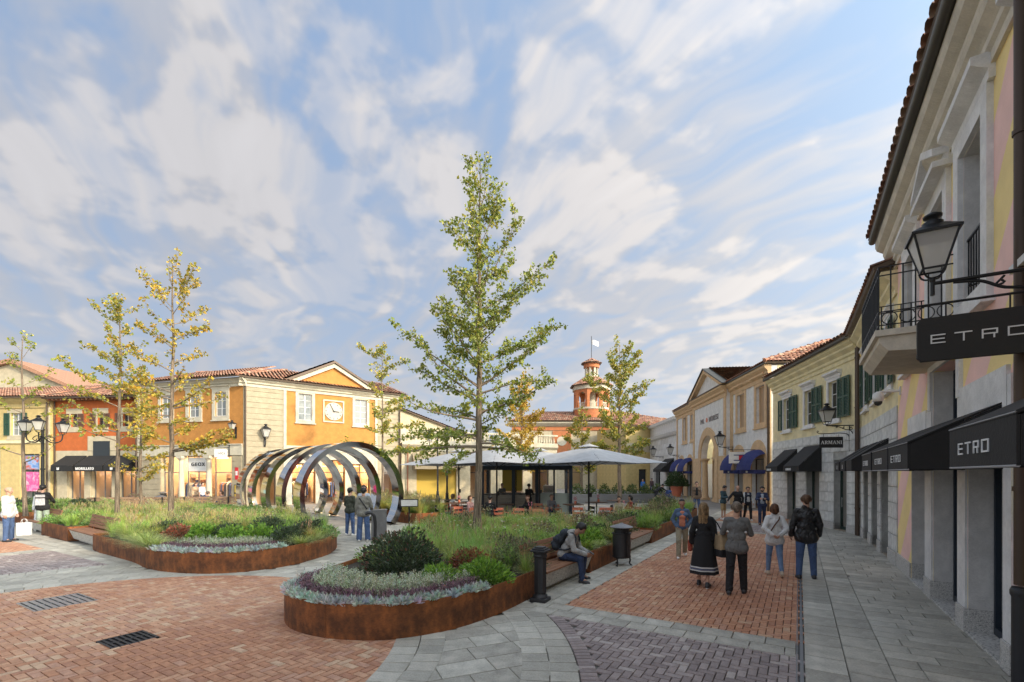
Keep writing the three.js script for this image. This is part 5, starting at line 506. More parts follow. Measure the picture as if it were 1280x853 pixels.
{ // ---- terracotta tower building
  const p0 = [0, -72], p1 = [23.6, -72], L = 23.6, b = building('tower_building', 'cream and terracotta building with an octagonal bell tower and a flag', p0, p1);
  wall(b, 0, L, 0, 10.2, [[3, 5.5, 0, 4.4], [8, 10.5, 0, 4.4], [13, 15.5, 0, 4.4], [18, 20.5, 0, 4.4]], M.cream); for (const [a, c] of [[6.2, 9.0], [15.8, 17.6]]) { part('terracotta_panel', uvm(bx(a, c, 4.6, 9.2, 0, 0.1)), M.terra, b); part('roundel', cyl(0.75, 0.75, 0, 0.08, 0, 0, 24).rotateX(Math.PI / 2).translate((a + c) / 2, 7.6, 0.1), M.trim, b); }
  for (const a of [3, 8, 13, 18]) shopWindow(b, a, a + 2.5, 0.02, 4.4, { z: -0.3, n: 2, transom: 2.6, glass: M.warmGlass }); part('frieze', uvm(bx(0, L, 9.3, 9.9, 0, 0.12)), M.terra, b); part('cornice', uvm(mould([[0, 9.9], [0.2, 9.9], [0.8, 10.4], [0.8, 10.7], [0, 10.7]], -0.5, L + 0.5)), M.trim, b);
  tileRoof(b, [-0.6, 10.75, 1.0], [L + 0.8, 10.75, 1.0], [L - 6, 13.1, -6], [5, 13.1, -6], 331, { w: 0.32, l: 0.55 }); tileRoof(b, [L + 0.8, 10.75, 1.0], [L + 0.8, 10.75, -12], [L - 6, 13.1, -6.2], [L - 6, 13.1, -6], 332, { w: 0.32, l: 0.55 }); part('wall_shell', uvm(merge([bx(0, L, 0, 10.6, -12, -11.7), bx(L - 0.3, L, 0, 10.2, -11.7, -0.36)])), M.cream, b);
  // tower
  const cx = 12.8, cz = -4, oct = (r, y0, y1, r1 = r) => { const g = new THREE.CylinderGeometry(r1 / Math.cos(Math.PI / 8), r / Math.cos(Math.PI / 8), y1 - y0, 8, 1); g.rotateY(Math.PI / 8); g.translate(cx, (y0 + y1) / 2, cz); return g; };
  part('tower_base', uvm(oct(2.75, 11, 13.0)), M.terra, b); part('tower_band', uvm(merge([oct(2.85, 13.0, 13.3), oct(2.9, 16.3, 17.0)])), M.trim, b);
  for (let k = 0; k < 8; k++) { const g = prism([[-1.12, 13.3], [-0.72, 13.3], ...Array.from({ length: 9 }, (_, i) => { const a = Math.PI * (1 - i / 8); return [0.72 * Math.cos(a), 15.2 + 0.72 * Math.sin(a)]; }), [0.72, 13.3], [1.12, 13.3], [1.12, 16.3], [-1.12, 16.3]], 2.3, 2.7); g.rotateY((k * Math.PI) / 4); g.translate(cx, 0, cz); part('tower_arch', uvm(g), M.terra, b); const r = merge([bx(-0.72, 0.72, 14.05, 14.15, 2.45, 2.55), ...[-0.5, -0.25, 0, 0.25, 0.5].map((q) => bx(q - 0.04, q + 0.04, 13.3, 14.05, 2.46, 2.54))]); r.rotateY((k * Math.PI) / 4); r.translate(cx, 0, cz); part('tower_railing', r, M.trim, b); }
  const cone = (r0, y0, r1, y1, nm) => { const n = 8, R = rngOf(9); for (let k = 0; k < n; k++) { const a0 = ((k - 0.5) / n) * Math.PI * 2, a1 = ((k + 0.5) / n) * Math.PI * 2, q = 1 / Math.cos(Math.PI / 8), P = (r, a, y) => [cx + Math.sin(a) * r * q, y, cz + Math.cos(a) * r * q]; tileRoof(b, P(r0, a0, y0), P(r0, a1, y0), P(r1, a1, y1), P(r1, a0, y1), 340 + k, { w: 0.3, l: 0.5 }); } };
  cone(3.25, 17.0, 1.15, 18.5); part('tower_core', uvm(oct(0.6, 13.3, 18.4)), M.trim, b); part('lantern_drum', uvm(merge([oct(1.15, 18.4, 18.75), ...Array.from({ length: 8 }, (_, k) => { const g = bx(-0.14, 0.14, 18.75, 20.2, 0.85, 1.05); g.rotateY((k * Math.PI) / 4 + Math.PI / 8); g.translate(cx, 0, cz); return g; })])), M.trim, b); part('lantern_band', uvm(oct(1.2, 20.2, 20.9)), M.terra, b); cone(1.55, 20.9, 0.15, 21.7);
  b.scale.y = 0.955; part('flag_pole', rod([cx, 21.6, cz], [cx, 25.6, cz], 0.05), M.iron, b); const fl = new THREE.PlaneGeometry(1.15, 0.8, 10, 4); { const p = fl.attributes.position; for (let i = 0; i < p.count; i++) { const x = p.getX(i) + 0.575; p.setXYZ(i, cx + 0.05 + x, 24.6 + p.getY(i) - x * 0.28, cz + 0.14 * Math.sin(x * 4.5)); } fl.computeVertexNormals(); } part('flag', fl, std([0.8, 0.78, 0.76], { side: THREE.DoubleSide }), b); part('flag_emblem', cyl(0.2, 0.2, 0, 0.02, 0, 0, 12).rotateX(Math.PI / 2).translate(cx + 0.62, 24.43, cz + 0.03), M.redPrint, b);
}
{ // ---- far yellow shop closing the street
  const p0 = [15.2, -63], p1 = [24.5, -66], L = lenOf(p0, p1), b = building('far_yellow_shop', 'warm yellow shop front closing the street behind the round green bush', p0, p1); const sh = [[2.0, 3.2, 0, 2.9]], arch = { pts: archH(4.2, 6.8, 0, 3.8), foot: true }; wall(b, 0, L, 0, 8.6, [...sh, arch], M.yellow); part('cream_band', uvm(prism([[0, 5.2], [L, 5.2], [L, 6.4], [0, 6.4]], 0, 0.06)), M.cream, b); { const m = part('lettering', lettering('VALENTINO', 0.42, 0.03), M.greyMetal, b); m.position.set(5.2, 5.75, 0.06); } shopWindow(b, 2.0, 3.2, 0.02, 2.9, { z: -0.3, glass: M.darkGlass }); shopWindow(b, 4.2, 6.8, 0.02, 5.1, { z: -0.34, n: 3, transom: 3.6, glass: M.warmGlass, mat: M.white });
  tileRoof(b, [-0.6, 8.7, 0.8], [L, 8.7, 0.8], [L, 10.6, -5], [-0.6, 10.6, -5], 351, { w: 0.32, l: 0.55 }); part('wall_shell', uvm(merge([bx(0, L, 0, 8.6, -8, -7.8), bx(0, 0.3, 0, 8.6, -7.8, -0.36)])), M.yellow, b);
}
// ================================================================ planters, benches and street furniture
const bedTop = 0.42;
function planter(label, loop, skip, rim, closed = true) {
  const P = thing('steel_planter', label, 'planter', [0, 0, 0], 0, 'rusty steel planters'), n = loop.length; let run = [], acc = 0;
  const flush = () => { if (run.length < 2) { run = []; acc = 0; return; } const g = new THREE.BufferGeometry(), pos = [], uv = []; const T = 0.02, H = rim; const off = run.map((p, i) => { const a = run[Math.max(0, i - 1)], c = run[Math.min(run.length - 1, i + 1)], dx = c[0] - a[0], dz = c[1] - a[1], l = Math.hypot(dx, dz) || 1; return [p[0] + (dz / l) * T * P.sgn, p[1] - (dx / l) * T * P.sgn]; }); let d = 0; const quad = (a, b, c, e, ua, ub, va, vb) => { for (const [p, u, v] of [[a, ua, va], [b, ub, va], [c, ub, vb], [a, ua, va], [c, ub, vb], [e, ua, vb]]) { pos.push(...p); uv.push(u, v); } };
    const e0 = 0.004; for (let i = 0; i + 1 < run.length; i++) { let p = run[i], q = run[i + 1], l = Math.hypot(q[0] - p[0], q[1] - p[1]); const o = off[i], r = off[i + 1]; const f = (k, y) => [k[0], y, k[1]]; const u0 = (P.d0 + d) * 0.55, u1 = (P.d0 + d + l) * 0.55; quad(f(p, 0), f(q, 0), f(q, H), f(p, H), u0, u1, 0, H * 0.9); quad(f(p, H), f(q, H), f(r, H), f(o, H), u0, u1, 0.5, 0.53); quad(f(r, 0), f(o, 0), f(o, H), f(r, H), u0, u1, 0, H * 0.9); d += l; } P.d0 += d + 0.6; g.setAttribute('position', new THREE.Float32BufferAttribute(pos, 3)); g.setAttribute('uv', new THREE.Float32BufferAttribute(uv, 2)); g.computeVertexNormals(); part('steel_panel', g, M.rust, P); run = []; acc = 0; };
  let area = 0; for (let i = 0; i < n; i++) { const a = loop[i], c = loop[(i + 1) % n]; area += a[0] * c[1] - c[0] * a[1]; } P.sgn = area > 0 ? -1 : 1; P.d0 = 0;
  for (let i = 0; i <= n; i++) { const p = loop[i % n], q = loop[(i + 1) % n]; run.push(p); const l = Math.hypot(q[0] - p[0], q[1] - p[1]); acc += l; if (skip(p, q)) { flush(); continue; } if (acc > 2.4 || i === n) { if (i < n) { const k = Math.max(0, 1 - 0.006 / (l || 1)); run.push([mix(p[0], q[0], k), mix(p[1], q[1], k)]); } const last = q; flush(); } }
  flush(); delete P.sgn; delete P.d0;
  const ins = loop.map((p, i) => { const a = loop[(i + n - 1) % n], c = loop[(i + 1) % n], dx = c[0] - a[0], dz = c[1] - a[1], l = Math.hypot(dx, dz) || 1, k = area > 0 ? -0.03 : 0.03; return [p[0] + (dz / l) * k, p[1] - (dx / l) * k]; });
  const g = new THREE.ExtrudeGeometry(new THREE.Shape(ins.map(([x, z]) => new THREE.Vector2(x, -z))), { depth: 0.3, bevelEnabled: false }); g.rotateX(-Math.PI / 2); g.scale(1, 1, 1); g.translate(0, bedTop - 0.3, 0); part('soil', uvm(g, 0.7), M.soil, P);
  return P;
}
planter('front rusty steel planter with the tall green tree and the rounded end', frontLoop, () => false, 0.5);
planter('rusty steel planter with two concrete benches and yellowing trees', leftLoop, () => false, 0.5);
planter('rusty steel planter of dark shrubs by the pale yellow house', farLoop, () => false, 0.5);
planter('low rusty steel planter of golden grasses inside the mirror hoops', midLoop, () => false, 0.5);
function makeBench(label, s0, t0, s1, t1, face) { // front edge from (s0,t0) to (s1,t1); face: turn of the outward side
  const a = S(s0, t0), c = S(s1, t1), L = lenOf(a, c), dir = Math.atan2(-(c[1] - a[1]), c[0] - a[0]); const t = thing('park_bench', label, 'bench', [a[0], 0, a[1]], dir, 'concrete and timber benches on the planters');
  const body = prism([[0.08, 0.0], [0.08, 0.09], [0.0, 0.42], [-0.55, 0.42], [-0.55, 0.0]].map(([z, y]) => [-z + 0.0, y]), 0, L); body.rotateY(Math.PI / 2); // profile along the length
  const prof = [[-0.10, 0.09], [0.02, 0.40], [-0.55, 0.40], [-0.55, 0.09]]; part('concrete_seat_block', uvm(mould(prof, 0, L), 1.3), M.concrete, t); part('plinth', uvm(bx(0.12, L - 0.12, 0, 0.09, -0.5, -0.22), 1.3), M.concrete, t);
  for (let k = 0; k < 5; k++) part('seat_slat', uvm(bx(-0.02, L + 0.02, 0.402, 0.442, 0.04 - k * 0.112 - 0.1, 0.04 - k * 0.112, 0.006), 0.8), k % 2 ? M.wood : M.woodB, t);
  for (let k = 0; k < 4; k++) { const g = bx(0, L, 0, 0.095, -0.02, 0.02, 0.006); g.rotateX(-0.2); g.translate(0, 0.49 + k * 0.105, -0.52 - k * 0.022); part('back_slat', uvm(g, 0.8), k % 2 ? M.woodB : M.wood, t); }
  for (const u of [0.25, L - 0.25]) part('back_support', rod([u, 0.4, -0.53], [u, 0.92, -0.63], 0.02, 6), M.iron, t);
  return t;
}
M.woodB = std([0.34, 0.175, 0.10], { map: tWood, roughness: 0.7 });
makeBench('timber and concrete bench where the man in a grey hoodie sits', 8.12, -4.17, 10.43, -4.17); makeBench('empty timber and concrete bench beside the litter bin with a conical lid', 13.62, -4.17, 15.88, -4.17);
makeBench('timber and concrete bench on the left planter, nearer the pale tufts of grass', 5.95, -21.38, 5.72, -18.42); makeBench('timber and concrete bench on the left planter, beside the embracing couple', 6.2, -27.28, 6.05, -24.72);
{ // wooden beam benches farther off
  [[-21.5, -26.5, 4.2, 0.15, 'long timber backed bench in front of the jewellery shop'], [-17.6, -27.2, 3.2, 0.1, 'long timber backed bench under the yellowing trees']].forEach(([x, z, L, r, lb]) => { const t = thing('timber_bench', lb, 'bench', [x, 0, z], r, 'timber benches by the shops'); for (let k = 0; k < 3; k++) part('back_slat', uvm(bx(-L / 2, L / 2, 0.55 + k * 0.16, 0.68 + k * 0.16, -0.02, 0.02)), M.woodPale, t); for (let k = 0; k < 4; k++) part('seat_slat', uvm(bx(-L / 2, L / 2, 0.42, 0.45, -0.1 - k * 0.12, 0 - k * 0.12)), M.woodPale, t); part('plinth', uvm(bx(-L / 2 + 0.1, L / 2 - 0.1, 0, 0.418, -0.42, -0.08)), M.concrete, t); for (const u of [-L / 2 + 0.4, L / 2 - 0.4]) part('back_support', bx(u - 0.03, u + 0.03, 0.3, 1.0, 0.021, 0.06), M.iron, t); });
}
{ // bollard
  const [x, z] = S(7.66, -4.05), t = thing('bollard', 'dark iron bollard with a square fluted post beside the front planter', 'bollard', [x, 0, z], STREET_TURN + 0.1);
  part('foot', merge([bx(-0.155, 0.155, 0, 0.07, -0.155, 0.155, 0.015), lathe([[0.15, 0.07], [0.145, 0.1], [0.105, 0.14], [0.1, 0.16], [0, 0.16]], 8)]), M.cast, t); part('post', prism(Array.from({ length: 16 }, (_, i) => { const a = (i / 16) * Math.PI * 2, r = i % 2 ? 0.105 : 0.118; return [r * Math.cos(a), r * Math.sin(a)]; }), 0.16, 0.80).rotateX(-Math.PI / 2), M.cast, t); part('collar', lathe([[0.118, 0.80], [0.135, 0.82], [0.135, 0.85], [0.115, 0.86], [0.14, 0.89], [0.15, 0.91], [0, 0.91]], 8), M.cast, t); part('cap', merge([bx(-0.15, 0.15, 0.91, 0.945, -0.15, 0.15, 0.01), bx(-0.12, 0.12, 0.945, 0.975, -0.12, 0.12, 0.012), bx(-0.085, 0.085, 0.975, 1.0, -0.085, 0.085, 0.01)]), M.cast, t);
}
const bin = (() => { // litter bin with conical lid
  const [x, z] = S(11.72, -3.86), t = thing('litter_bin', 'round dark metal litter bin with a conical lid beside the planter bench', 'litter bin', [x, 0, z], 0.3);
  part('drum', lathe([[0, 0.2], [0.21, 0.2], [0.235, 0.215], [0.235, 0.25], [0.225, 0.26], [0.225, 0.79], [0.24, 0.80], [0.24, 0.83], [0.21, 0.83]], 22), M.cast, t); part('rim', new THREE.TorusGeometry(0.236, 0.014, 6, 24).rotateX(Math.PI / 2).translate(0, 0.82, 0), M.cast, t); part('lid', lathe([[0, 0.97], [0.27, 0.955], [0.295, 0.965], [0.29, 0.985], [0.16, 1.03], [0.05, 1.06], [0.025, 1.08], [0, 1.085]], 22), M.greyMetal, t); part('lid_post', merge([0, 1, 2].map((k) => rod([0.18 * Math.cos(k * 2.1), 0.8, 0.18 * Math.sin(k * 2.1)], [0.18 * Math.cos(k * 2.1), 0.965, 0.18 * Math.sin(k * 2.1)], 0.012))), M.iron, t); part('liner', cyl(0.19, 0.19, 0.3, 0.93, 0, 0, 16), M.blackPaint, t);
  for (let k = 0; k < 3; k++) { const a = k * 2.094 + 0.5; part('leg', merge([tube([[0.19 * Math.cos(a), 0.24, 0.19 * Math.sin(a)], [0.215 * Math.cos(a), 0.14, 0.215 * Math.sin(a)], [0.2 * Math.cos(a), 0.06, 0.2 * Math.sin(a)], [0.24 * Math.cos(a), 0.02, 0.24 * Math.sin(a)]], 0.02, 10, 6), cyl(0.035, 0.025, 0, 0.03, 0.24 * Math.cos(a), 0.24 * Math.sin(a), 8)]), M.cast, t); } part('side_strap', merge([bx(-0.015, 0.015, 0.25, 0.8, 0.226, 0.25), bx(-0.03, 0.03, 0.8, 0.86, 0.23, 0.27)]), M.iron, t); return t;
})();
copy(bin, [-20.5, 0, -27.5], 0, 'round dark metal litter bin standing before the GEOX stone wall');
copy(bin, S(10, -33).length ? [-24.4, 0, -33] : 0, 1, 'round dark metal litter bin at the GEOX shop wall');
// triple lamp post
function lampPost(label, pos, turn, h, arms, s = 1) { const t = thing('street_lamp', label, 'street lamp', pos, turn, 'iron street lamps'); part('base', lathe([[0.24, 0], [0.24, 0.1], [0.17, 0.18], [0.16, 0.5], [0.2, 0.55], [0.12, 0.7], [0.09, 1.0], [0.11, 1.04], [0.07, 1.1]], 12), M.iron, t); part('pole', merge([cyl(0.065, 0.05, 1.1, h, 0, 0, 10), cyl(0.085, 0.085, h * 0.6, h * 0.6 + 0.06, 0, 0, 10), lathe([[0.05, h], [0.09, h + 0.03], [0.04, h + 0.1], [0.06, h + 0.16], [0, h + 0.24]], 10)]), M.iron, t); for (let k = 0; k < arms; k++) { const a = (k / arms) * Math.PI * 2; part('arm', merge([tube([[0, h - 0.3, 0.03], [0, h - 0.5, 0.3], [0, h - 0.4, 0.6], [0, h - 0.15, 0.66]], 0.025, 16, 6), tube([[0, h - 0.28, 0.05], [0, h - 0.22, 0.25], [0, h - 0.34, 0.4], [0, h - 0.42, 0.28], [0, h - 0.34, 0.22]], 0.016, 16, 5)]), M.iron, t, new THREE.Matrix4().makeRotationY(a)); lanternParts(t, new THREE.Matrix4().makeRotationY(a).multiply(T4(0, h - 0.15, 0.66)), s); } return t; }
lampPost('triple-lantern black iron street lamp before the pale yellow house', [-19.9, 0, -20.0], 0.6, 4.15, 3, 0.8);
lampPost('two-armed black iron street lamp behind the left cafe parasol', [-5.2, 0, -33], 1.2, 4.6, 2, 1); lampPost('two-armed black iron street lamp beside the mustard screens', [-4.2, 0, -30.5], 0.2, 4.6, 2, 1);
lampPost('black iron street lamp in front of the tower building', [3.6, 0, -47], 0.9, 4.6, 2, 1.1);
// mirror hoops
{
  const A = [-6.85, -20.2], B = [-12.6, -26.1], turn = Math.atan2(-(B[0] - A[0]), -(B[1] - A[1]));
  for (let k = 0; k < 5; k++) {
    const f = k / 4, x = mix(A[0], B[0], f), z = mix(A[1], B[1], f), t = thing('mirror_hoop', ['mirror-polished steel hoop where visitors stand talking, at the open end of the tunnel', 'mirror-polished steel hoop, second from the visitors', 'mirror-polished steel hoop in the middle of the tunnel of five', 'mirror-polished steel hoop, second from the clock building', 'mirror-polished steel hoop at the clock building end'][k], 'sculpture', [x, 0, z], turn, 'five mirror hoops of the tunnel');
    const R0 = 2.2, w = 0.36, th = 0.105, n = 56, cy = 1.38, a0 = -0.62, a1 = Math.PI + 0.62, faces = [[], [], [], []]; const P = (r, a, zz) => [r * Math.cos(a), cy + r * Math.sin(a), zz];
    const sect = (a) => [[R0 - th, -w * 0.8], [R0 + th, -w], [R0 + th, w], [R0 - th, w * 0.8]].map(([r, zz]) => P(r, a, zz));
    for (let i = 0; i < n; i++) { const p = sect(mix(a0, a1, i / n)), q = sect(mix(a0, a1, (i + 1) / n)); for (let s = 0; s < 4; s++) { const c = (s + 1) % 4; for (const v of [p[s], q[s], q[c], p[s], q[c], p[c]]) faces[s].push(...v); } }
    ['back_face', 'outer_band', 'front_face', 'inner_band'].forEach((nm, s) => { const g = new THREE.BufferGeometry(); g.setAttribute('position', new THREE.Float32BufferAttribute(faces[s], 3)); g.computeVertexNormals(); const nn = toCreasedNormals(g, 0.4); part(nm, nn, M.mirror, t); });
    for (const sx of [-1, 1]) part('foot_plate', bx(sx * 1.88 - 0.22, sx * 1.88 + 0.22, 0, 0.03, -0.34, 0.34), M.steel, t);
  }
}
{ // information lectern and hooked stand pipe by the hoops
  const t = thing('information_board', 'small white information board on a thin dark post by the mirror hoop', 'sign', [-3.75, 0, -17.2], 0.2); part('post', rod([0, 0, 0], [0, 1.15, 0], 0.025, 8), M.iron, t); part('panel', bx(-0.32, 0.32, 1.12, 1.4, -0.02, 0.02, 0.008), M.iron, t); part('print', bx(-0.29, 0.29, 1.15, 1.37, 0.021, 0.025), M.white, t);
  const h = thing('hooped_rail', 'black bent tubular rail beside the grey cabinet', 'rail', [-4.62, 0, -15.9], 0.4); part('tube', tube([[0, 0, 0], [0, 0.75, 0], [-0.05, 0.95, 0], [-0.2, 1.02, 0], [-0.32, 0.98, 0]], 0.055, 24, 10), M.blackPaint, h);
  const c = thing('steel_cabinet', 'grey metal utility cabinet beside the bent rail', 'cabinet', [-4.72, 0, -16.75], 0.25); part('body', bx(-0.26, 0.26, 0.04, 1.02, -0.22, 0.22, 0.015), M.greyMetal, c); part('top', bx(-0.28, 0.28, 1.02, 1.06, -0.24, 0.24, 0.01), M.greyMetal, c); part('foot', bx(-0.24, 0.24, 0, 0.04, -0.2, 0.2), M.iron, c);
}
// ---- cafe: pavilion, parasols, tables, chairs
{
  const t = thing('cafe_pavilion', 'small dark-framed glass cafe kiosk with a pale counter under the parasols', 'kiosk', [0.9, 0, -29], -0.04), W = 2.55, D = 1.7, H = 2.55;
  for (const [x, z] of [[-W, D], [-0.75, D], [0.62, D], [W, D], [-W, -D], [W, -D], [-0.75, -D], [0.62, -D]]) part('post', bx(x - 0.09, x + 0.09, 0, H, z - 0.09, z + 0.09), M.navyFrame, t); for (const [x0, x1, z0, z1] of [[-W - 0.1, W + 0.1, D - 0.11, D + 0.11], [-W - 0.1, W + 0.1, -D - 0.11, -D + 0.11], [-W - 0.11, -W + 0.11, -D + 0.11, D - 0.11], [W - 0.11, W + 0.11, -D + 0.11, D - 0.11]]) part('beam', bx(x0, x1, H, H + 0.22, z0, z1), M.navyFrame, t);
  const hip = (a, b, c, d) => { const g = new THREE.BufferGeometry(); g.setAttribute('position', new THREE.Float32BufferAttribute([...a, ...b, ...c, ...a, ...c, ...d], 3)); g.computeVertexNormals(); return g; }; const e = H + 0.225, r = H + 0.7; for (const [a, b, c, d] of [[[-W, e, D], [W, e, D], [W - 1.2, r, 0], [-W + 1.2, r, 0]], [[W, e, -D], [-W, e, -D], [-W + 1.2, r, 0], [W - 1.2, r, 0]], [[W, e, D], [W, e, -D], [W - 1.2, r, 0.01], [W - 1.2, r, -0.01]], [[-W, e, -D], [-W, e, D], [-W + 1.2, r, -0.01], [-W + 1.2, r, 0.01]]]) part('roof_pane', hip(a, b, c, d), M.blueRoof, t);
  part('counter', uvm(bx(-W + 0.1, 0.5, 0, 1.12, D - 0.05, D + 0.02)), M.counter, t); part('counter_top', bx(-W + 0.1, 0.5, 1.12, 1.16, D - 0.5, D + 0.1), M.navyFrame, t); part('lower_pane', bx(0.75, W - 0.1, 0.05, 1.2, D - 0.02, D), M.paleGlass, t); part('upper_pane', bx(0.75, W - 0.1, 1.25, H, D - 0.02, D - 0.012), M.glass, t); for (const x of [-W, W]) part('side_pane', bx(x - 0.006, x + 0.006, 0.05, H, -D + 0.1, D - 0.1), M.glass, t); part('mullion', bx(1.55, 1.65, 0, H, D - 0.04, D + 0.03), M.navyFrame, t); part('back_counter', bx(-1.8, 1.8, 0, 1.1, -D + 0.1, -D + 0.6), M.greyMetal, t); part('back_panel', uvm(bx(-1.6, -0.3, 1.2, H, -D + 0.05, -D + 0.09)), M.mustard, t); part('floor', bx(-W, W, 0, 0.03, -D, D), M.greyMetal, t);
  { const m = part('lettering', lettering('TERRAZZA', 0.11, 0.006, FONT, 1.3), M.greyMetal, t); m.position.set(-1.15, 0.62, D + 0.021); m.visible = true; }
  const cf = thing('coffee_machine', 'grey espresso machine on the kiosk counter', 'coffee machine', [2.2, 1.2, -28.1], 0); part('body', bx(-0.35, 0.35, 0, 0.4, -0.22, 0.22, 0.03), M.greyMetal, cf); part('cup_tray', merge([bx(-0.33, 0.33, 0.4, 0.43, -0.2, 0.2), ...[-0.2, 0, 0.2].map((q) => cyl(0.035, 0.045, 0.43, 0.5, q, 0, 8))]), M.white, cf);
  t.remove(cf);
}
{
  const t = thing('parasol', 'pale grey square parasol, the one nearest the shop street', 'parasol', [3.55, 0, -21.8], 0.75, 'cafe parasols'), h0 = 2.82, h1 = 3.55, W = 2.55;
  part('pole', merge([cyl(0.045, 0.04, 0.1, 3.5, 0, 0, 10), bx(-0.4, 0.4, 0, 0.1, -0.4, 0.4, 0.02)]), M.iron, t); part('crank', bx(-0.06, 0.06, 1.25, 1.45, 0.04, 0.14), M.iron, t); part('hub', cyl(0.08, 0.08, 2.55, 2.65, 0, 0, 10), M.iron, t);
  const N = 10, can = []; const pt = (u, v) => { const m = Math.max(Math.abs(u), Math.abs(v)); return [u * W, h1 - (h1 - h0) * Math.pow(m, 1.15) - 0.05 * (1 - Math.pow(Math.abs(Math.abs(u) - Math.abs(v)), 0.8)) * 0 - 0.05 * m * (1 - Math.min(1, Math.abs(u * v) * 1.2)), v * W]; }; for (let i = -N; i < N; i++) for (let j = -N; j < N; j++) { const a = pt(i / N, j / N), b = pt((i + 1) / N, j / N), c = pt((i + 1) / N, (j + 1) / N), d = pt(i / N, (j + 1) / N); can.push(...a, ...d, ...c, ...a, ...c, ...b); } const g = new THREE.BufferGeometry(); g.setAttribute('position', new THREE.Float32BufferAttribute(can, 3)); g.computeVertexNormals(); part('canopy', uvm(toCreasedNormals(g, 0.5)), M.umbrella, t);
  const top = new THREE.ConeGeometry(0.5, 0.16, 4, 1, true); top.rotateY(Math.PI / 4); top.translate(0, h1 + 0.09, 0); part('vent_cap', top, M.umbrella, t);
  for (const [u, v] of [[1, 1], [1, -1], [-1, -1], [-1, 1], [1, 0], [-1, 0], [0, 1], [0, -1]]) { const e = pt(u * 0.98, v * 0.98), m = pt(u * 0.5, v * 0.5); part('rib', merge([rod([0, h1 - 0.06, 0], [m[0], m[1] - 0.03, m[2]], 0.014), rod([m[0], m[1] - 0.03, m[2]], [e[0], e[1] - 0.03, e[2]], 0.014), rod([0, 2.6, 0], [m[0], m[1] - 0.04, m[2]], 0.012)]), M.iron, t); }
  copy(t, [-0.75, 0, -23.2], 0.78, 'pale grey square parasol in the middle, behind the tall tree'); copy(t, [-3.0, 0, -26.6], 0.6, 'pale grey square parasol beside the taupe awning'); copy(t, [1.5, 0, -25.6], 0.7, 'pale grey square parasol in front of the glass kiosk');
}
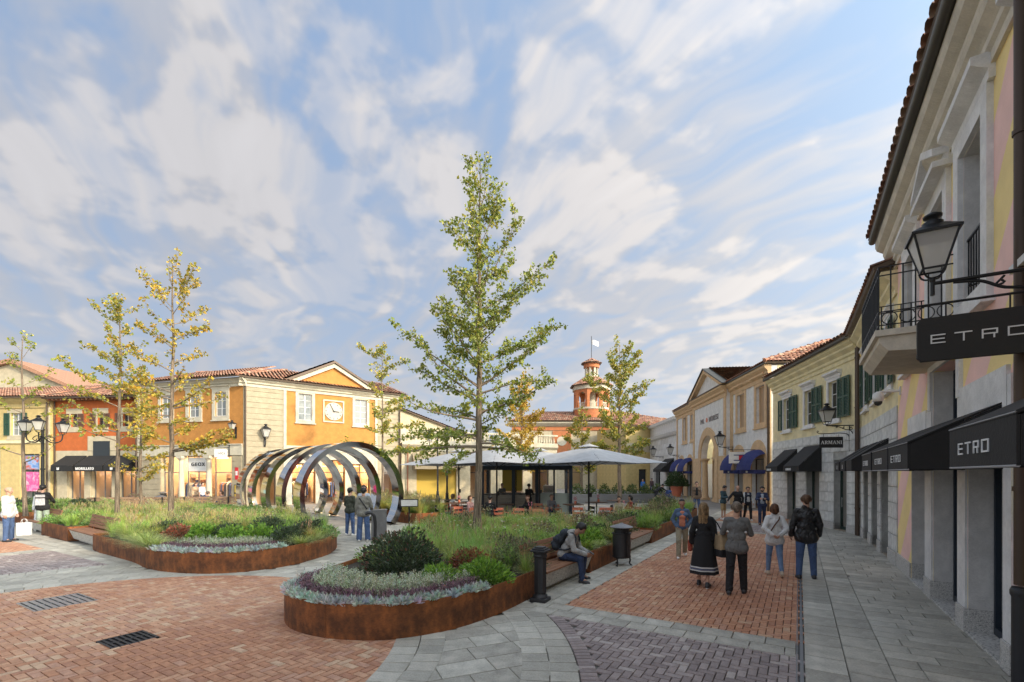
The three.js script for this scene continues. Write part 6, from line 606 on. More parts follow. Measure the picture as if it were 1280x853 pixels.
{
  const t = thing('cafe_table', 'square brown cafe table of the terrace, under a parasol', 'table', [2.75, 0, -21.2], 0.2, 'cafe tables'); part('table_top', bx(-0.38, 0.38, 0.92, 0.955, -0.38, 0.38, 0.008), M.tableTop, t); part('stem', cyl(0.03, 0.03, 0.03, 0.92, 0, 0, 8), M.iron, t); part('foot', bx(-0.26, 0.26, 0, 0.03, -0.26, 0.26), M.iron, t);
  const low = thing('low_cafe_table', 'low dark cafe table with terracotta chairs', 'table', [0.7, 0, -20.6], 0, 'low cafe tables'); part('table_top', bx(-0.4, 0.4, 0.71, 0.74, -0.4, 0.4, 0.008), M.tableTop, low); part('stem', cyl(0.03, 0.03, 0.03, 0.71, 0, 0, 8), M.iron, low); part('foot', bx(-0.26, 0.26, 0, 0.03, -0.26, 0.26), M.iron, low);
  for (const [x, z] of [[4.1, -22.9], [-2.6, -22.3], [-3.0, -24.6], [5.4, -24.2]]) copy(t, [x, 0, z], 0.3 + x * 0.1); for (const [x, z] of [[-0.9, -20.9], [-1.9, -21.8], [1.9, -23.2], [4.9, -21.2], [-0.3, -24.6]]) copy(low, [x, 0, z], x * 0.13);
  const ch = (mat, name, lb) => { const c = thing(name, lb, 'chair', [0, 0, 0], 0, lb); part('seat', bx(-0.24, 0.24, 0.43, 0.46, -0.24, 0.22, 0.01), mat, c); part('backrest', merge([bx(-0.24, 0.24, 0.72, 0.84, -0.27, -0.235, 0.01), bx(-0.24, 0.24, 0.54, 0.64, -0.265, -0.235, 0.01)]), mat, c); for (const [x, z, h] of [[-0.22, 0.2, 0.43], [0.22, 0.2, 0.43], [-0.22, -0.25, 0.84], [0.22, -0.25, 0.84]]) part('leg', rod([x * 1.06, 0, z * 1.06], [x, h, z], 0.015), mat, c); part('armrest', merge([bx(-0.26, -0.22, 0.64, 0.665, -0.25, 0.2), bx(0.22, 0.26, 0.64, 0.665, -0.25, 0.2), rod([-0.24, 0.43, 0.19], [-0.24, 0.64, 0.19], 0.013), rod([0.24, 0.43, 0.19], [0.24, 0.64, 0.19], 0.013)]), mat, c); return c; };
  const c1 = ch(M.salmon, 'terracotta_chair', 'terracotta metal armchair of the cafe terrace'), c2 = ch(M.iron, 'black_chair', 'black metal armchair of the cafe terrace'); const at = [[1.15, -20.05, 2.9], [0.25, -20.0, 3.3], [1.3, -20.9, -1.3], [-0.45, -20.3, 2.6], [-1.5, -20.5, 2.2], [-2.3, -21.1, 2.6], [-2.6, -22.9, 0.6], [4.6, -20.6, 3.0], [5.4, -20.9, 4.2], [2.1, -22.6, 3.0], [1.4, -23.8, 0.4], [-3.3, -23.9, 2.5], [4.0, -20.4, 3.4], [2.9, -20.5, 3.14]]; at.forEach(([x, z, r], i) => { if (i) copy(c1, [x, 0, z], r); else { c1.position.set(x, 0, z); c1.rotation.y = r; } });
  const bt = [[3.4, -21.4, -1.2], [-0.9, -21.6, 0], [-3.3, -22.4, 1.2], [4.5, -22.5, -2], [-2.4, -25, 0.4], [0.6, -21.4, 0.2], [5.9, -24.0, -1.5]]; bt.forEach(([x, z, r], i) => { if (i) copy(c2, [x, 0, z], r); else { c2.position.set(x, 0, z); c2.rotation.y = r; } });
  // glasses, bottle and flower pots on tables
  const R = rngOf(55); [[2.75, 0.955, -21.2], [4.1, 0.955, -22.9], [0.7, 0.74, -20.6], [4.9, 0.74, -21.2], [-2.6, 0.955, -22.3]].forEach(([x, y, z], i) => { const v = thing('table_vase', ['small vase of pink flowers on the tall table by the street-side parasol', 'small vase of pink flowers on the tall table behind the street-side parasol pole', 'small vase of pink flowers on the low table before the kiosk', 'small vase of pink flowers on the low table by the shrubs', 'small vase of pink flowers on the tall table by the hoops'][i], 'vase', [x + 0.1, y, z], 0, 'vases of pink flowers'); part('pot', lathe([[0, 0], [0.05, 0], [0.06, 0.06], [0.05, 0.13], [0.03, 0.15]], 10), M.salmon, v); part('flowers', merge(Array.from({ length: 14 }, () => new THREE.IcosahedronGeometry(0.022, 0).translate((R() - 0.5) * 0.16, 0.2 + R() * 0.16, (R() - 0.5) * 0.16))), M.pinkFlower, v); });
  const nb = thing('planter_box', 'long dark low planter box hedge behind the cafe', 'planter', [8.6, 0, -37.5], 0.1); part('box', bx(-4, 4, 0, 0.7, -0.3, 0.3, 0.01), M.greyMetal, nb);
}
{ // red terracotta pot with a clipped round bush, far street
  const t = thing('potted_bush', 'round clipped bush in a terracotta pot at the grey shop', 'plant pot', [16.4, 0, -47], 0); part('pot', lathe([[0.35, 0], [0.5, 0.5], [0.6, 0.95], [0.66, 0.97], [0.66, 1.08], [0.55, 1.08]], 16), M.salmon, t); t.userData.bush = 1;
}
// ================================================================ trees and planting
class Leaves {
  constructor() { this.p = []; this.c = []; }
  // diamond leaf folded a little along its rib: root a, axis d (unit), across s (unit), length l, width w
  leaf(a, d, s, l, w, c, fan = false) { const m = fan ? 0.8 : 0.45, n = [d[1] * s[2] - d[2] * s[1], d[2] * s[0] - d[0] * s[2], d[0] * s[1] - d[1] * s[0]], f = 0.12 * w; const T = [a[0] + d[0] * l, a[1] + d[1] * l, a[2] + d[2] * l], L = [0, 1, 2].map((k) => a[k] + d[k] * l * m + s[k] * w * 0.5 + n[k] * f), R = [0, 1, 2].map((k) => a[k] + d[k] * l * m - s[k] * w * 0.5 + n[k] * f); this.p.push(a[0], a[1], a[2], ...R, ...T, a[0], a[1], a[2], ...T, ...L); for (let i = 0; i < 6; i++) this.c.push(c[0], c[1], c[2]); }
  blade(a, dir, h, lean, w, c, seg = 3) { const pts = []; for (let i = 0; i <= seg; i++) { const t = i / seg, o = lean * Math.pow(t, 1.7), y = h * (t - 0.28 * lean / Math.max(h, 0.01) * t * t); pts.push([a[0] + dir[0] * o, a[1] + y, a[2] + dir[1] * o]); } const sx = -dir[1], sz = dir[0]; for (let i = 0; i < seg; i++) { const w0 = w * (1 - i / seg * 0.8), w1 = i === seg - 1 ? 0 : w * (1 - (i + 1) / seg * 0.8), p = pts[i], q = pts[i + 1]; this.p.push(p[0] - sx * w0, p[1], p[2] - sz * w0, p[0] + sx * w0, p[1], p[2] + sz * w0, q[0] + sx * w1, q[1], q[2] + sz * w1); for (let k = 0; k < 3; k++) this.c.push(...c); if (w1) { this.p.push(p[0] - sx * w0, p[1], p[2] - sz * w0, q[0] + sx * w1, q[1], q[2] + sz * w1, q[0] - sx * w1, q[1], q[2] - sz * w1); for (let k = 0; k < 3; k++) this.c.push(...c); } } }
  geo() { const g = new THREE.BufferGeometry(); g.setAttribute('position', new THREE.Float32BufferAttribute(this.p, 3)); g.setAttribute('color', new THREE.Float32BufferAttribute(this.c, 3)); g.computeVertexNormals(); return g; }
}
const unit = (v) => { const l = Math.hypot(...v) || 1; return [v[0] / l, v[1] / l, v[2] / l]; }, cross = (a, b) => [a[1] * b[2] - a[2] * b[1], a[2] * b[0] - a[0] * b[2], a[0] * b[1] - a[1] * b[0]];
const rdir = (R) => { const z = R() * 2 - 1, a = R() * 6.283, q = Math.sqrt(1 - z * z); return [q * Math.cos(a), z, q * Math.sin(a)]; };
const tone = (c, R, v = 0.25) => { const f = 1 - v + R() * 2 * v; return [c[0] * f * (0.92 + R() * 0.16), c[1] * f, c[2] * f]; };
function taper(pts, rad, seg = 7) { const pos = [], nor = [], uv = [], rings = pts.map((p, i) => { const a = pts[Math.max(0, i - 1)], b = pts[Math.min(pts.length - 1, i + 1)], d = unit([b[0] - a[0], b[1] - a[1], b[2] - a[2]]), u = unit(cross(d, Math.abs(d[1]) > 0.9 ? [1, 0, 0] : [0, 1, 0])), v = cross(d, u); return Array.from({ length: seg + 1 }, (_, k) => { const t = (k / seg) * 6.28318, n = [0, 1, 2].map((q) => u[q] * Math.cos(t) + v[q] * Math.sin(t)); return { p: [0, 1, 2].map((q) => p[q] + n[q] * rad[i]), n }; }); }); let len = 0; for (let i = 0; i + 1 < pts.length; i++) { const l = Math.hypot(pts[i + 1][0] - pts[i][0], pts[i + 1][1] - pts[i][1], pts[i + 1][2] - pts[i][2]); for (let k = 0; k < seg; k++) for (const [r, s, vv] of [[i, k, len], [i, k + 1, len], [i + 1, k + 1, len + l], [i, k, len], [i + 1, k + 1, len + l], [i + 1, k, len + l]]) { const e = rings[r][s]; pos.push(...e.p); nor.push(...e.n); uv.push((s / seg) * rad[0] * 12, vv * 0.5); } len += l; } const g = new THREE.BufferGeometry(); g.setAttribute('position', new THREE.Float32BufferAttribute(pos, 3)); g.setAttribute('normal', new THREE.Float32BufferAttribute(nor, 3)); g.setAttribute('uv', new THREE.Float32BufferAttribute(uv, 2)); return g; }
function ginkgo(label, x, z, o) {
  const { h, r = 0.13, base = 0.4, el0 = 0.3, el1 = 1.0, crown = 0.25, nb = 40, width, seed, pal, leaf = 0.075, dense = 1, twig = 0.35, lean = [0, 0], extra = [], bare = 0.1, group = 'young ginkgo trees of the square', drop = 0 } = o, R = rngOf(seed);
  const t = thing('ginkgo_tree', label, 'tree', [x, 0, z], 0, group); const N = 16, tp = [], tr = []; let wx = 0, wz = 0; for (let i = 0; i <= N; i++) { const f = i / N; wx += (R() - 0.5) * 0.05; wz += (R() - 0.5) * 0.05; tp.push([wx + lean[0] * f, base + (h - base) * f, wz + lean[1] * f]); tr.push(r * Math.pow(1 - f, 0.85) + 0.008); } tr[0] *= 1.25;
  part('trunk', taper(tp, tr, 10), M.bark, t); const at = (f) => { const k = f * N, i = Math.min(N - 1, Math.floor(k)), q = k - i; return [0, 1, 2].map((m) => mix(tp[i][m], tp[i + 1][m], q)); };
  const wood = [], lv = new Leaves(); const colAt = (y) => pal(clamp((y - base) / (h - base)), R);
  const clusterAt = (p, d) => { const n = 3 + ((R() * 3) | 0); for (let q = 0; q < n; q++) { const u = unit([d[0] * 0.5 + (R() - 0.5) * 2, d[1] * 0.3 + (R() - 0.42) * 1.6, d[2] * 0.5 + (R() - 0.5) * 2]), s = unit(cross(u, rdir(R))); const a = [p[0] + u[0] * leaf * 0.45, p[1] + u[1] * leaf * 0.45, p[2] + u[2] * leaf * 0.45]; const z2 = leaf * (0.5 + R() * 0.8); lv.leaf(a, u, s, z2 * 0.85, z2 * 1.15, colAt(p[1]), true); } };
  const grow = (f, az, len, el, droop = 0) => { const s = at(f), pts = [s], n = 9; let d = [Math.cos(az) * Math.cos(el), Math.sin(el), Math.sin(az) * Math.cos(el)], p = s; for (let i = 0; i < n; i++) { d = unit([d[0] + (R() - 0.5) * 0.25, d[1] + (R() - 0.5) * 0.16 + (i > n * 0.5 ? 0.05 : 0) - droop * (i / n), d[2] + (R() - 0.5) * 0.25]); p = [p[0] + (d[0] * len) / n, p[1] + (d[1] * len) / n, p[2] + (d[2] * len) / n]; pts.push(p); }
    const r0 = Math.min(0.45 * r * (1 - f) + 0.008, 0.008 + len * 0.014); wood.push(taper(pts, pts.map((_, i) => mix(r0, 0.004, i / n)), 5));
    const dn = dense * (0.45 + R() * 0.85), steps = Math.round(len / 0.085); for (let k = 0; k < steps; k++) { const q = (k + R()) / steps; if (q < bare + 0.06) continue; const i = Math.min(n - 1, Math.floor(q * n)), w = q * n - i, c = [0, 1, 2].map((m) => mix(pts[i][m], pts[i + 1][m], w)), dd = unit([0, 1, 2].map((m) => pts[i + 1][m] - pts[i][m])); if (R() < 0.75 * dn) clusterAt(c, dd);
      if (R() < 0.62 * Math.min(1.1, dn)) { const td = unit([dd[0] * 0.6 + (R() - 0.5) * 1.7, dd[1] * 0.6 + (R() - 0.42) * 1.2 - droop * 0.4, dd[2] * 0.6 + (R() - 0.5) * 1.7]), tl = twig * (0.35 + R()) * (1 - 0.45 * q), e = [c[0] + td[0] * tl, c[1] + td[1] * tl - droop * 0.15 * tl, c[2] + td[2] * tl]; wood.push(rodLow(c, e, 0.004)); const m = Math.max(1, Math.round(tl / 0.075)); for (let g = 1; g <= m; g++) if (R() < dn * 1.1) clusterAt([0, 1, 2].map((a) => mix(c[a], e[a], g / m)), td); } } };
  for (let i = 0; i < nb; i++) { const q = (i + R() * 0.8) / nb, f = crown + (0.97 - crown) * q; grow(f, i * 2.39996 + (R() - 0.5) * 0.8, width(q) * (0.5 + R() * 0.75), mix(el0, el1, q) + (R() - 0.5) * 0.45, q < 0.2 ? drop : 0); }
  for (const [f, az, len, el, dr] of extra) grow(f, az, len, el, dr || 0);
  part('branches', merge(wood), M.twig, t); part('crown', lv.geo(), M.leaf, t); return t;
}
function rodLow(a, b, r) { const d = unit([b[0] - a[0], b[1] - a[1], b[2] - a[2]]), u = unit(cross(d, Math.abs(d[1]) > 0.9 ? [1, 0, 0] : [0, 1, 0])), v = cross(d, u), P = [0, 1, 2].map((k) => { const t = k * 2.094; return [0, 1, 2].map((q) => a[q] + (u[q] * Math.cos(t) + v[q] * Math.sin(t)) * r); }), pos = []; for (let k = 0; k < 3; k++) pos.push(...P[k], ...P[(k + 1) % 3], ...b); const g = new THREE.BufferGeometry(); g.setAttribute('position', new THREE.Float32BufferAttribute(pos, 3)); g.computeVertexNormals(); return g; }
const GREENS = [[0.23, 0.29, 0.035], [0.30, 0.34, 0.045], [0.17, 0.23, 0.03], [0.39, 0.38, 0.05]], YELS = [[0.52, 0.40, 0.045], [0.40, 0.35, 0.045], [0.60, 0.41, 0.04], [0.30, 0.31, 0.045]], ORAN = [[0.60, 0.35, 0.025], [0.52, 0.36, 0.035], [0.38, 0.32, 0.035], [0.28, 0.27, 0.035]], LIME = [[0.33, 0.34, 0.04], [0.25, 0.30, 0.04], [0.45, 0.39, 0.045], [0.18, 0.24, 0.035]];
const pickOf = (a, R) => a[(R() * a.length) | 0];
const L = -Math.PI, UP = Math.PI / 2;
ginkgo('tall green ginkgo tree turning yellow at the top, in the front planter', -1.05, -14.5, { h: 11.9, r: 0.12, crown: 0.24, nb: 44, seed: 19, twig: 0.62, dense: 1.3, leaf: 0.092, drop: 0.1, el0: 0.25, el1: 1.05, width: (q) => (q < 0.15 ? 1.7 : q < 0.5 ? 2.3 - 0.5 * Math.abs(q - 0.3) : mix(2.0, 0.7, Math.pow((q - 0.5) / 0.5, 0.8))), pal: (f, R) => tone(R() < smooth(0.45, 1.0, f) * 0.9 ? pickOf(LIME, R) : pickOf(GREENS, R), R), lean: [0.12, 0],
  extra: [[0.40, 3.25, 3.1, 0.5], [0.37, 3.0, 2.6, 0.65], [0.40, 0.05, 2.9, 0.5], [0.60, -0.1, 2.7, 0.55], [0.55, 0.3, 2.4, 0.6], [0.66, 0.15, 2.6, 0.95], [0.78, 0.0, 1.9, 1.05], [0.24, 3.0, 2.9, -0.02, 0.10], [0.27, 3.3, 2.6, 0.12, 0.06], [0.27, 3.5, 2.4, 0.1, 0.1], [0.31, 2.9, 2.5, 0.25], [0.33, -0.2, 2.4, 0.3], [0.25, 0.2, 2.2, 0.0, 0.12], [0.24, -0.5, 1.8, -0.1, 0.15], [0.23, 2.6, 1.5, -0.35, 0.1], [0.36, 3.4, 2.3, 0.35], [0.46, 2.9, 2.2, 0.75], [0.5, 3.2, 1.8, 0.9]] });
ginkgo('tall sparse ginkgo tree with amber leaves in the left planter', -12.3, -17.0, { h: 10.1, r: 0.095, crown: 0.27, nb: 22, seed: 23, leaf: 0.105, dense: 1.0, twig: 0.36, bare: 0.12, el0: 0.2, el1: 0.9, width: (q) => mix(2.3, 1.1, q), pal: (f, R) => tone(pickOf(R() < 0.55 ? ORAN : YELS, R), R), extra: [[0.28, -0.05, 2.8, 0.12], [0.85, 0.2, 1.5, 0.8], [0.8, 2.9, 1.9, 0.8], [0.45, 0.1, 2.3, 0.3], [0.5, 3.0, 2.2, 0.45]] });
ginkgo('sparse yellow-green ginkgo tree with upswept branches in the left planter', -15.9, -19.0, { h: 9.4, r: 0.085, crown: 0.3, nb: 20, seed: 29, leaf: 0.105, dense: 1.0, twig: 0.34, bare: 0.12, el0: 0.2, el1: 0.9, width: (q) => mix(2.2, 0.9, q), pal: (f, R) => tone(pickOf(R() < 0.6 ? YELS : LIME, R), R), extra: [[0.58, 3.1, 2.5, 0.35], [0.70, 3.4, 2.1, 0.6], [0.4, 3.0, 2.2, 0.2], [0.88, 2.9, 1.3, 0.7]] });
ginkgo('short yellow ginkgo tree between the two tall amber ones', -17.8, -22.6, { h: 7.4, r: 0.075, crown: 0.2, nb: 24, seed: 31, leaf: 0.11, dense: 1.0, twig: 0.34, bare: 0.1, width: (q) => mix(1.6, 0.6, q), pal: (f, R) => tone(pickOf(R() < 0.7 ? YELS : ORAN, R), R) });
ginkgo('thin pale ginkgo tree beside the triple street lamp', -21.0, -20.4, { h: 8.3, r: 0.08, crown: 0.3, nb: 16, seed: 37, leaf: 0.10, dense: 0.75, twig: 0.3, bare: 0.2, width: (q) => mix(1.9, 0.8, q), pal: (f, R) => tone(pickOf(LIME, R), R) });
ginkgo('slim yellow-green ginkgo tree in front of the clock', -8.6, -31.2, { h: 10.9, r: 0.085, crown: 0.3, nb: 22, seed: 41, leaf: 0.13, dense: 1.0, twig: 0.4, bare: 0.1, el0: 0.15, width: (q) => mix(2.7, 0.8, q), pal: (f, R) => tone(pickOf(R() < 0.4 ? YELS : LIME, R), R), extra: [[0.85, 0.2, 2.2, 0.1, 0.05], [0.9, 3.0, 1.8, 0.4]] });
ginkgo('large lime green ginkgo tree beside the bell tower', 8.2, -36, { h: 12.1, r: 0.15, crown: 0.22, nb: 36, seed: 43, leaf: 0.15, dense: 1.05, twig: 0.6, el0: 0.3, width: (q) => (q < 0.6 ? 3.1 : mix(3.0, 0.9, (q - 0.6) / 0.4)), pal: (f, R) => tone(pickOf(R() < 0.35 ? YELS : LIME, R), R) });
ginkgo('golden yellow ginkgo tree behind the balustrade side of the cafe', 0.8, -38.5, { h: 10.0, r: 0.11, crown: 0.22, nb: 30, seed: 47, leaf: 0.16, dense: 1.1, twig: 0.5, width: (q) => mix(2.7, 1.0, q), pal: (f, R) => tone(pickOf([[0.62, 0.42, 0.03], [0.55, 0.40, 0.05], [0.5, 0.33, 0.03]], R), R) });
ginkgo('small yellow-green tree left of the bell tower tree', 6.0, -40, { h: 7.6, r: 0.09, crown: 0.22, nb: 22, seed: 53, leaf: 0.16, dense: 1.0, twig: 0.5, width: (q) => mix(2.3, 0.8, q), pal: (f, R) => tone(pickOf(R() < 0.5 ? YELS : LIME, R), R) });
// ---- shrubs
function shrubGeo(rx, ry, rz, n, l, w, pal, seed, o = {}) { const R = rngOf(seed), lv = new Leaves(); for (let i = 0; i < n; i++) { const d = rdir(R); d[1] = Math.abs(d[1]) * 1.05 - 0.08; const lump = 0.78 + 0.34 * vnoise(d[0] * 2.6 + seed, d[2] * 2.6 + d[1] * 3.1, seed, 0), q = Math.pow(R(), 0.38) * lump, p = [d[0] * rx * q, Math.max(0, d[1]) * ry * q * 1.02 + 0.02, d[2] * rz * q]; const u = unit([d[0] + (R() - 0.5) * 1.1, d[1] * 0.6 + 0.35 + (R() - 0.5) * 0.9, d[2] + (R() - 0.5) * 1.1]), s = unit(cross(u, rdir(R))), k = 0.65 + R() * 0.6; lv.leaf(p, u, s, l * k, w * k, tone(R() < (o.tip || 0) * smooth(0.7, 1, q) ? pickOf(o.tips, R) : pickOf(pal, R), R, 0.3)); } return lv.geo(); }
const shrubCache = new Map();
function shrub(name, label, x, z, y, g, mat = M.leaf, group, turn = 0, s = 1) { const t = thing(name, label, 'shrub', [x, y, z], turn, group); part('foliage', g, mat, t); const w = [], R = rngOf(Math.round(x * 100 + z * 10)); for (let i = 0; i < 7; i++) w.push(rodLow([(R() - 0.5) * 0.1, 0, (R() - 0.5) * 0.1], [(R() - 0.5) * 0.7, 0.3 + R() * 0.15, (R() - 0.5) * 0.7], 0.012)); part('stems', merge(w), M.twig, t); t.scale.setScalar(s); return t; }
const DK = [[0.055, 0.095, 0.035], [0.075, 0.12, 0.045], [0.045, 0.07, 0.03], [0.10, 0.14, 0.055]], LM = [[0.27, 0.46, 0.045], [0.20, 0.37, 0.035], [0.35, 0.54, 0.07], [0.14, 0.28, 0.03]], RD = [[0.42, 0.11, 0.055], [0.30, 0.10, 0.055], [0.46, 0.17, 0.08], [0.17, 0.12, 0.05]], OL = [[0.16, 0.21, 0.08], [0.21, 0.25, 0.09], [0.13, 0.17, 0.08], [0.25, 0.23, 0.12]], PK = [[0.25, 0.14, 0.11], [0.17, 0.14, 0.08], [0.30, 0.19, 0.14], [0.14, 0.15, 0.06]];
shrub('photinia_bush', 'large dark green bush with reddish tips at the rounded planter end', -2.02, -8.75, bedTop, shrubGeo(0.82, 0.92, 0.78, 5200, 0.075, 0.04, DK, 3, { tip: 0.35, tips: [[0.17, 0.075, 0.045], [0.22, 0.10, 0.07], [0.12, 0.10, 0.04]] }));
shrub('lime_bush', 'bright lime green bush beside the large dark bush', -1.22, -8.0, bedTop, shrubGeo(0.42, 0.34, 0.36, 1500, 0.085, 0.035, LM, 4), M.leaf, 'lime green bushes'); shrub('lime_bush', 'bright lime green bush, the larger one next to the planter rim', -0.50, -8.25, bedTop, shrubGeo(0.52, 0.44, 0.42, 2200, 0.085, 0.035, LM, 5), M.leaf, 'lime green bushes');
shrub('red_tipped_shrub', 'dusky red shrub behind the lime bushes', -0.85, -9.5, bedTop, shrubGeo(0.5, 0.42, 0.45, 1300, 0.06, 0.035, RD, 6)); shrub('olive_shrub', 'grey-green shrub with pinkish heads beside the bollard', 0.12, -9.6, bedTop, shrubGeo(0.65, 0.62, 0.55, 2200, 0.06, 0.03, OL, 7, { tip: 0.5, tips: PK })); 
const gLime = shrubGeo(0.5, 0.45, 0.45, 1300, 0.10, 0.045, LM, 8), gDark = shrubGeo(0.6, 0.5, 0.55, 1500, 0.08, 0.045, DK, 9), gRed = shrubGeo(0.55, 0.45, 0.5, 1300, 0.07, 0.045, RD, 10), gOl = shrubGeo(0.7, 0.55, 0.6, 1500, 0.07, 0.035, OL, 11, { tip: 0.4, tips: PK }), gPk = shrubGeo(0.55, 0.5, 0.5, 1200, 0.06, 0.035, PK, 12);
const many = (name, label, group, g, list) => list.forEach(([x, z, s = 1, lb]) => shrub(name, lb || label, x, z, bedTop, g, M.leaf, group, x * 3.1, s));
many('lime_bush', 'bright lime green bush in the row behind the left planter border', 'lime bushes of the left planter', gLime, [[-8.9, -13.6, 1, 'bright lime green bush next to the brick red shrub of the left planter'], [-8.0, -13.5, 0.9, 'bright lime green bush between two dark bushes behind the left planter border'], [-7.1, -13.2, 1.05, 'largest bright lime green bush behind the left planter border'], [-6.6, -13.7, 0.9, 'bright lime green bush near the rounded end of the left planter']]); many('dark_bush', 'dark green bush in the row behind the left planter border', 'dark bushes of the left planter', gDark, [[-8.4, -13.9, 0.9, 'dark green bush between two lime bushes of the left planter'], [-6.15, -13.0, 1.0, 'dark green bush beside the pale tufts at the rounded left planter end'], [-10.4, -14.2, 1.0, 'dark green bush beside the brick red shrub of the left planter'], [-7.5, -14.6, 1.1, 'dark green bush standing behind the lime bush row'], [-6.3, -14.6, 1.0, 'dark green bush on the path side of the left planter']]);
many('red_tipped_shrub', 'brick red shrub in the left planter border', 'red shrubs of the left planter', gRed, [[-9.6, -13.6, 1.0]]); many('olive_shrub', 'grey-green flowering shrub of the left planter', 'olive shrubs of the left planter', gOl, [[-9.5, -15.6], [-11.9, -17.8], [-8.2, -16.0], [-13.8, -19.8], [-11.0, -15.7]]);
many('lime_bush', 'bright lime green bush beside the benches of the front planter', 'lime bushes by the front benches', gLime, [[1.55, -12.0, 1.1], [2.05, -12.7, 1.0], [4.75, -17.4, 1.0]]); many('dark_bush', 'dark green bush along the street edge of the front planter', 'dark bushes by the front benches', gDark, [[4.25, -17.0, 1.0, 'dark green bush at the end of the empty planter bench'], [5.2, -18.6, 0.9, 'dark green bush by the rim beyond the empty bench'], [2.7, -14.2, 0.8, 'small dark green bush behind the backrest of the empty bench']]); many('red_tipped_shrub', 'dusky red shrub in the beds by the cafe', 'red shrubs by the cafe', gPk, [[2.2, -15.0, 1.2, 'dusky red shrub behind the litter bin'], [3.4, -17.2, 1.1, 'dusky red shrub between the empty bench and the cafe'], [5.9, -19.6, 1.1, 'dusky red shrub by the planter rim beyond the empty bench'], [7.4, -22.5, 1.2, 'dusky red shrub in the far bed, beside large grey-green bushes'], [-2.2, -13.2, 0.9, 'dusky red shrub on the path side of the tall tree'], [0.9, -13.6, 1, 'dusky red shrub between the tall tree and the litter bin']]); many('olive_shrub', 'grey-green bush in the beds by the cafe', 'olive shrubs by the cafe', gOl, [[6.4, -20.9, 1.1, 'grey-green bush between the street-side parasol and the shop street'], [7.6, -23.9, 1.4, 'large grey-green bush in the far bed, beside a dusky red shrub'], [3.6, -15.8, 1.1, 'grey-green bush behind the empty planter bench'], [8.2, -25.6, 1.4, 'large grey-green bush at the far tip of the front planter'], [-0.2, -11.3, 0.9, 'grey-green bush behind the seat of the man in the hoodie'], [-1.6, -16.6, 1.0, 'grey-green bush before the cafe, behind the tall tree']]);
many('dark_bush', 'dark green bush in the planter by the pale yellow house', 'dark bushes by the yellow house', gDark, [[-23.6, -23.6, 1.3], [-24.8, -24.0, 1.3], [-22.6, -24.6, 1.2], [-25.8, -24.5, 1.2]]); many('red_tipped_shrub', 'dusky pink shrub before the jewellery shop', 'pink shrubs by the jewellery shop', gPk, [[-21.8, -27.3, 1.5, 'large dusky pink shrub at the long timber bench by the jewellery shop'], [-19.9, -27.6, 1.2, 'smaller dusky pink shrub beside the litter bin by the shops']]);
{ const g = shrubGeo(1.15, 1.5, 1.15, 2600, 0.16, 0.1, [[0.05, 0.11, 0.02], [0.07, 0.14, 0.03], [0.04, 0.08, 0.02]], 14); const t = scene.children.find((o) => o.userData.bush); delete t.userData.bush; part('foliage', g, M.leaf, t).position.y = 1.05; part('lower_foliage', g, M.leaf, t).rotation.x = 0; t.children[2].scale.set(1, -0.45, 1); t.children[2].position.y = 1.65; t.remove(t.children[2]); }
// ---- grasses
function tuftGeo(n, h, spread, pal, seed, w = 0.006, heads = 0) { const R = rngOf(seed), lv = new Leaves(); for (let i = 0; i < n; i++) { const a = R() * 6.283, d = [Math.cos(a), Math.sin(a)], r = R() * 0.07; lv.blade([d[0] * r, 0, d[1] * r], d, h * (0.6 + R() * 0.5), spread * (0.35 + R() * 0.8), w, tone(pickOf(pal, R), R, 0.25)); } for (let i = 0; i < heads; i++) { const a = R() * 6.283, r = spread * R() * 0.8, p = [Math.cos(a) * r, h * (0.95 + R() * 0.3), Math.sin(a) * r]; lv.blade([Math.cos(a) * 0.05, 0, Math.sin(a) * 0.05], [Math.cos(a), Math.sin(a)], p[1], r, 0.003, [0.3, 0.26, 0.14]); for (let k = 0; k < 4; k++) lv.leaf([p[0], p[1] - 0.05 - k * 0.03, p[2]], unit([(R() - 0.5), 1, (R() - 0.5)]), unit(cross([0, 1, 0.1], rdir(R))), 0.1, 0.02, tone([0.42, 0.34, 0.19], R)); } return lv.geo(); }
const PALE = [[0.50, 0.54, 0.15], [0.42, 0.50, 0.12], [0.60, 0.60, 0.24], [0.30, 0.42, 0.08]], MID = [[0.27, 0.42, 0.085], [0.22, 0.36, 0.07], [0.36, 0.48, 0.11], [0.42, 0.45, 0.15]], GOLD = [[0.50, 0.44, 0.13], [0.44, 0.42, 0.10], [0.36, 0.38, 0.10], [0.56, 0.48, 0.18]];
const gtPale = tuftGeo(320, 0.34, 0.5, PALE, 61, 0.006), gtMid = tuftGeo(160, 0.42, 0.34, MID, 62, 0.006), gtGold = tuftGeo(160, 0.54, 0.36, GOLD, 63, 0.006, 9), gtFine = tuftGeo(160, 0.62, 0.34, [...MID, [0.38, 0.38, 0.15]], 64, 0.004, 3), gtLeafy = shrubGeo(0.32, 0.3, 0.32, 330, 0.075, 0.03, [[0.21, 0.33, 0.075], [0.27, 0.39, 0.10], [0.15, 0.24, 0.06], [0.29, 0.34, 0.12], [0.13, 0.20, 0.07]], 65);
const tuft = (label, group, g, list) => list.forEach(([x, z, s = 1]) => { const t = tagMesh('grass_tuft', g, M.blade, label, 'grass', group, [x, bedTop - 0.02, z], x * 5); t.scale.setScalar(s); });
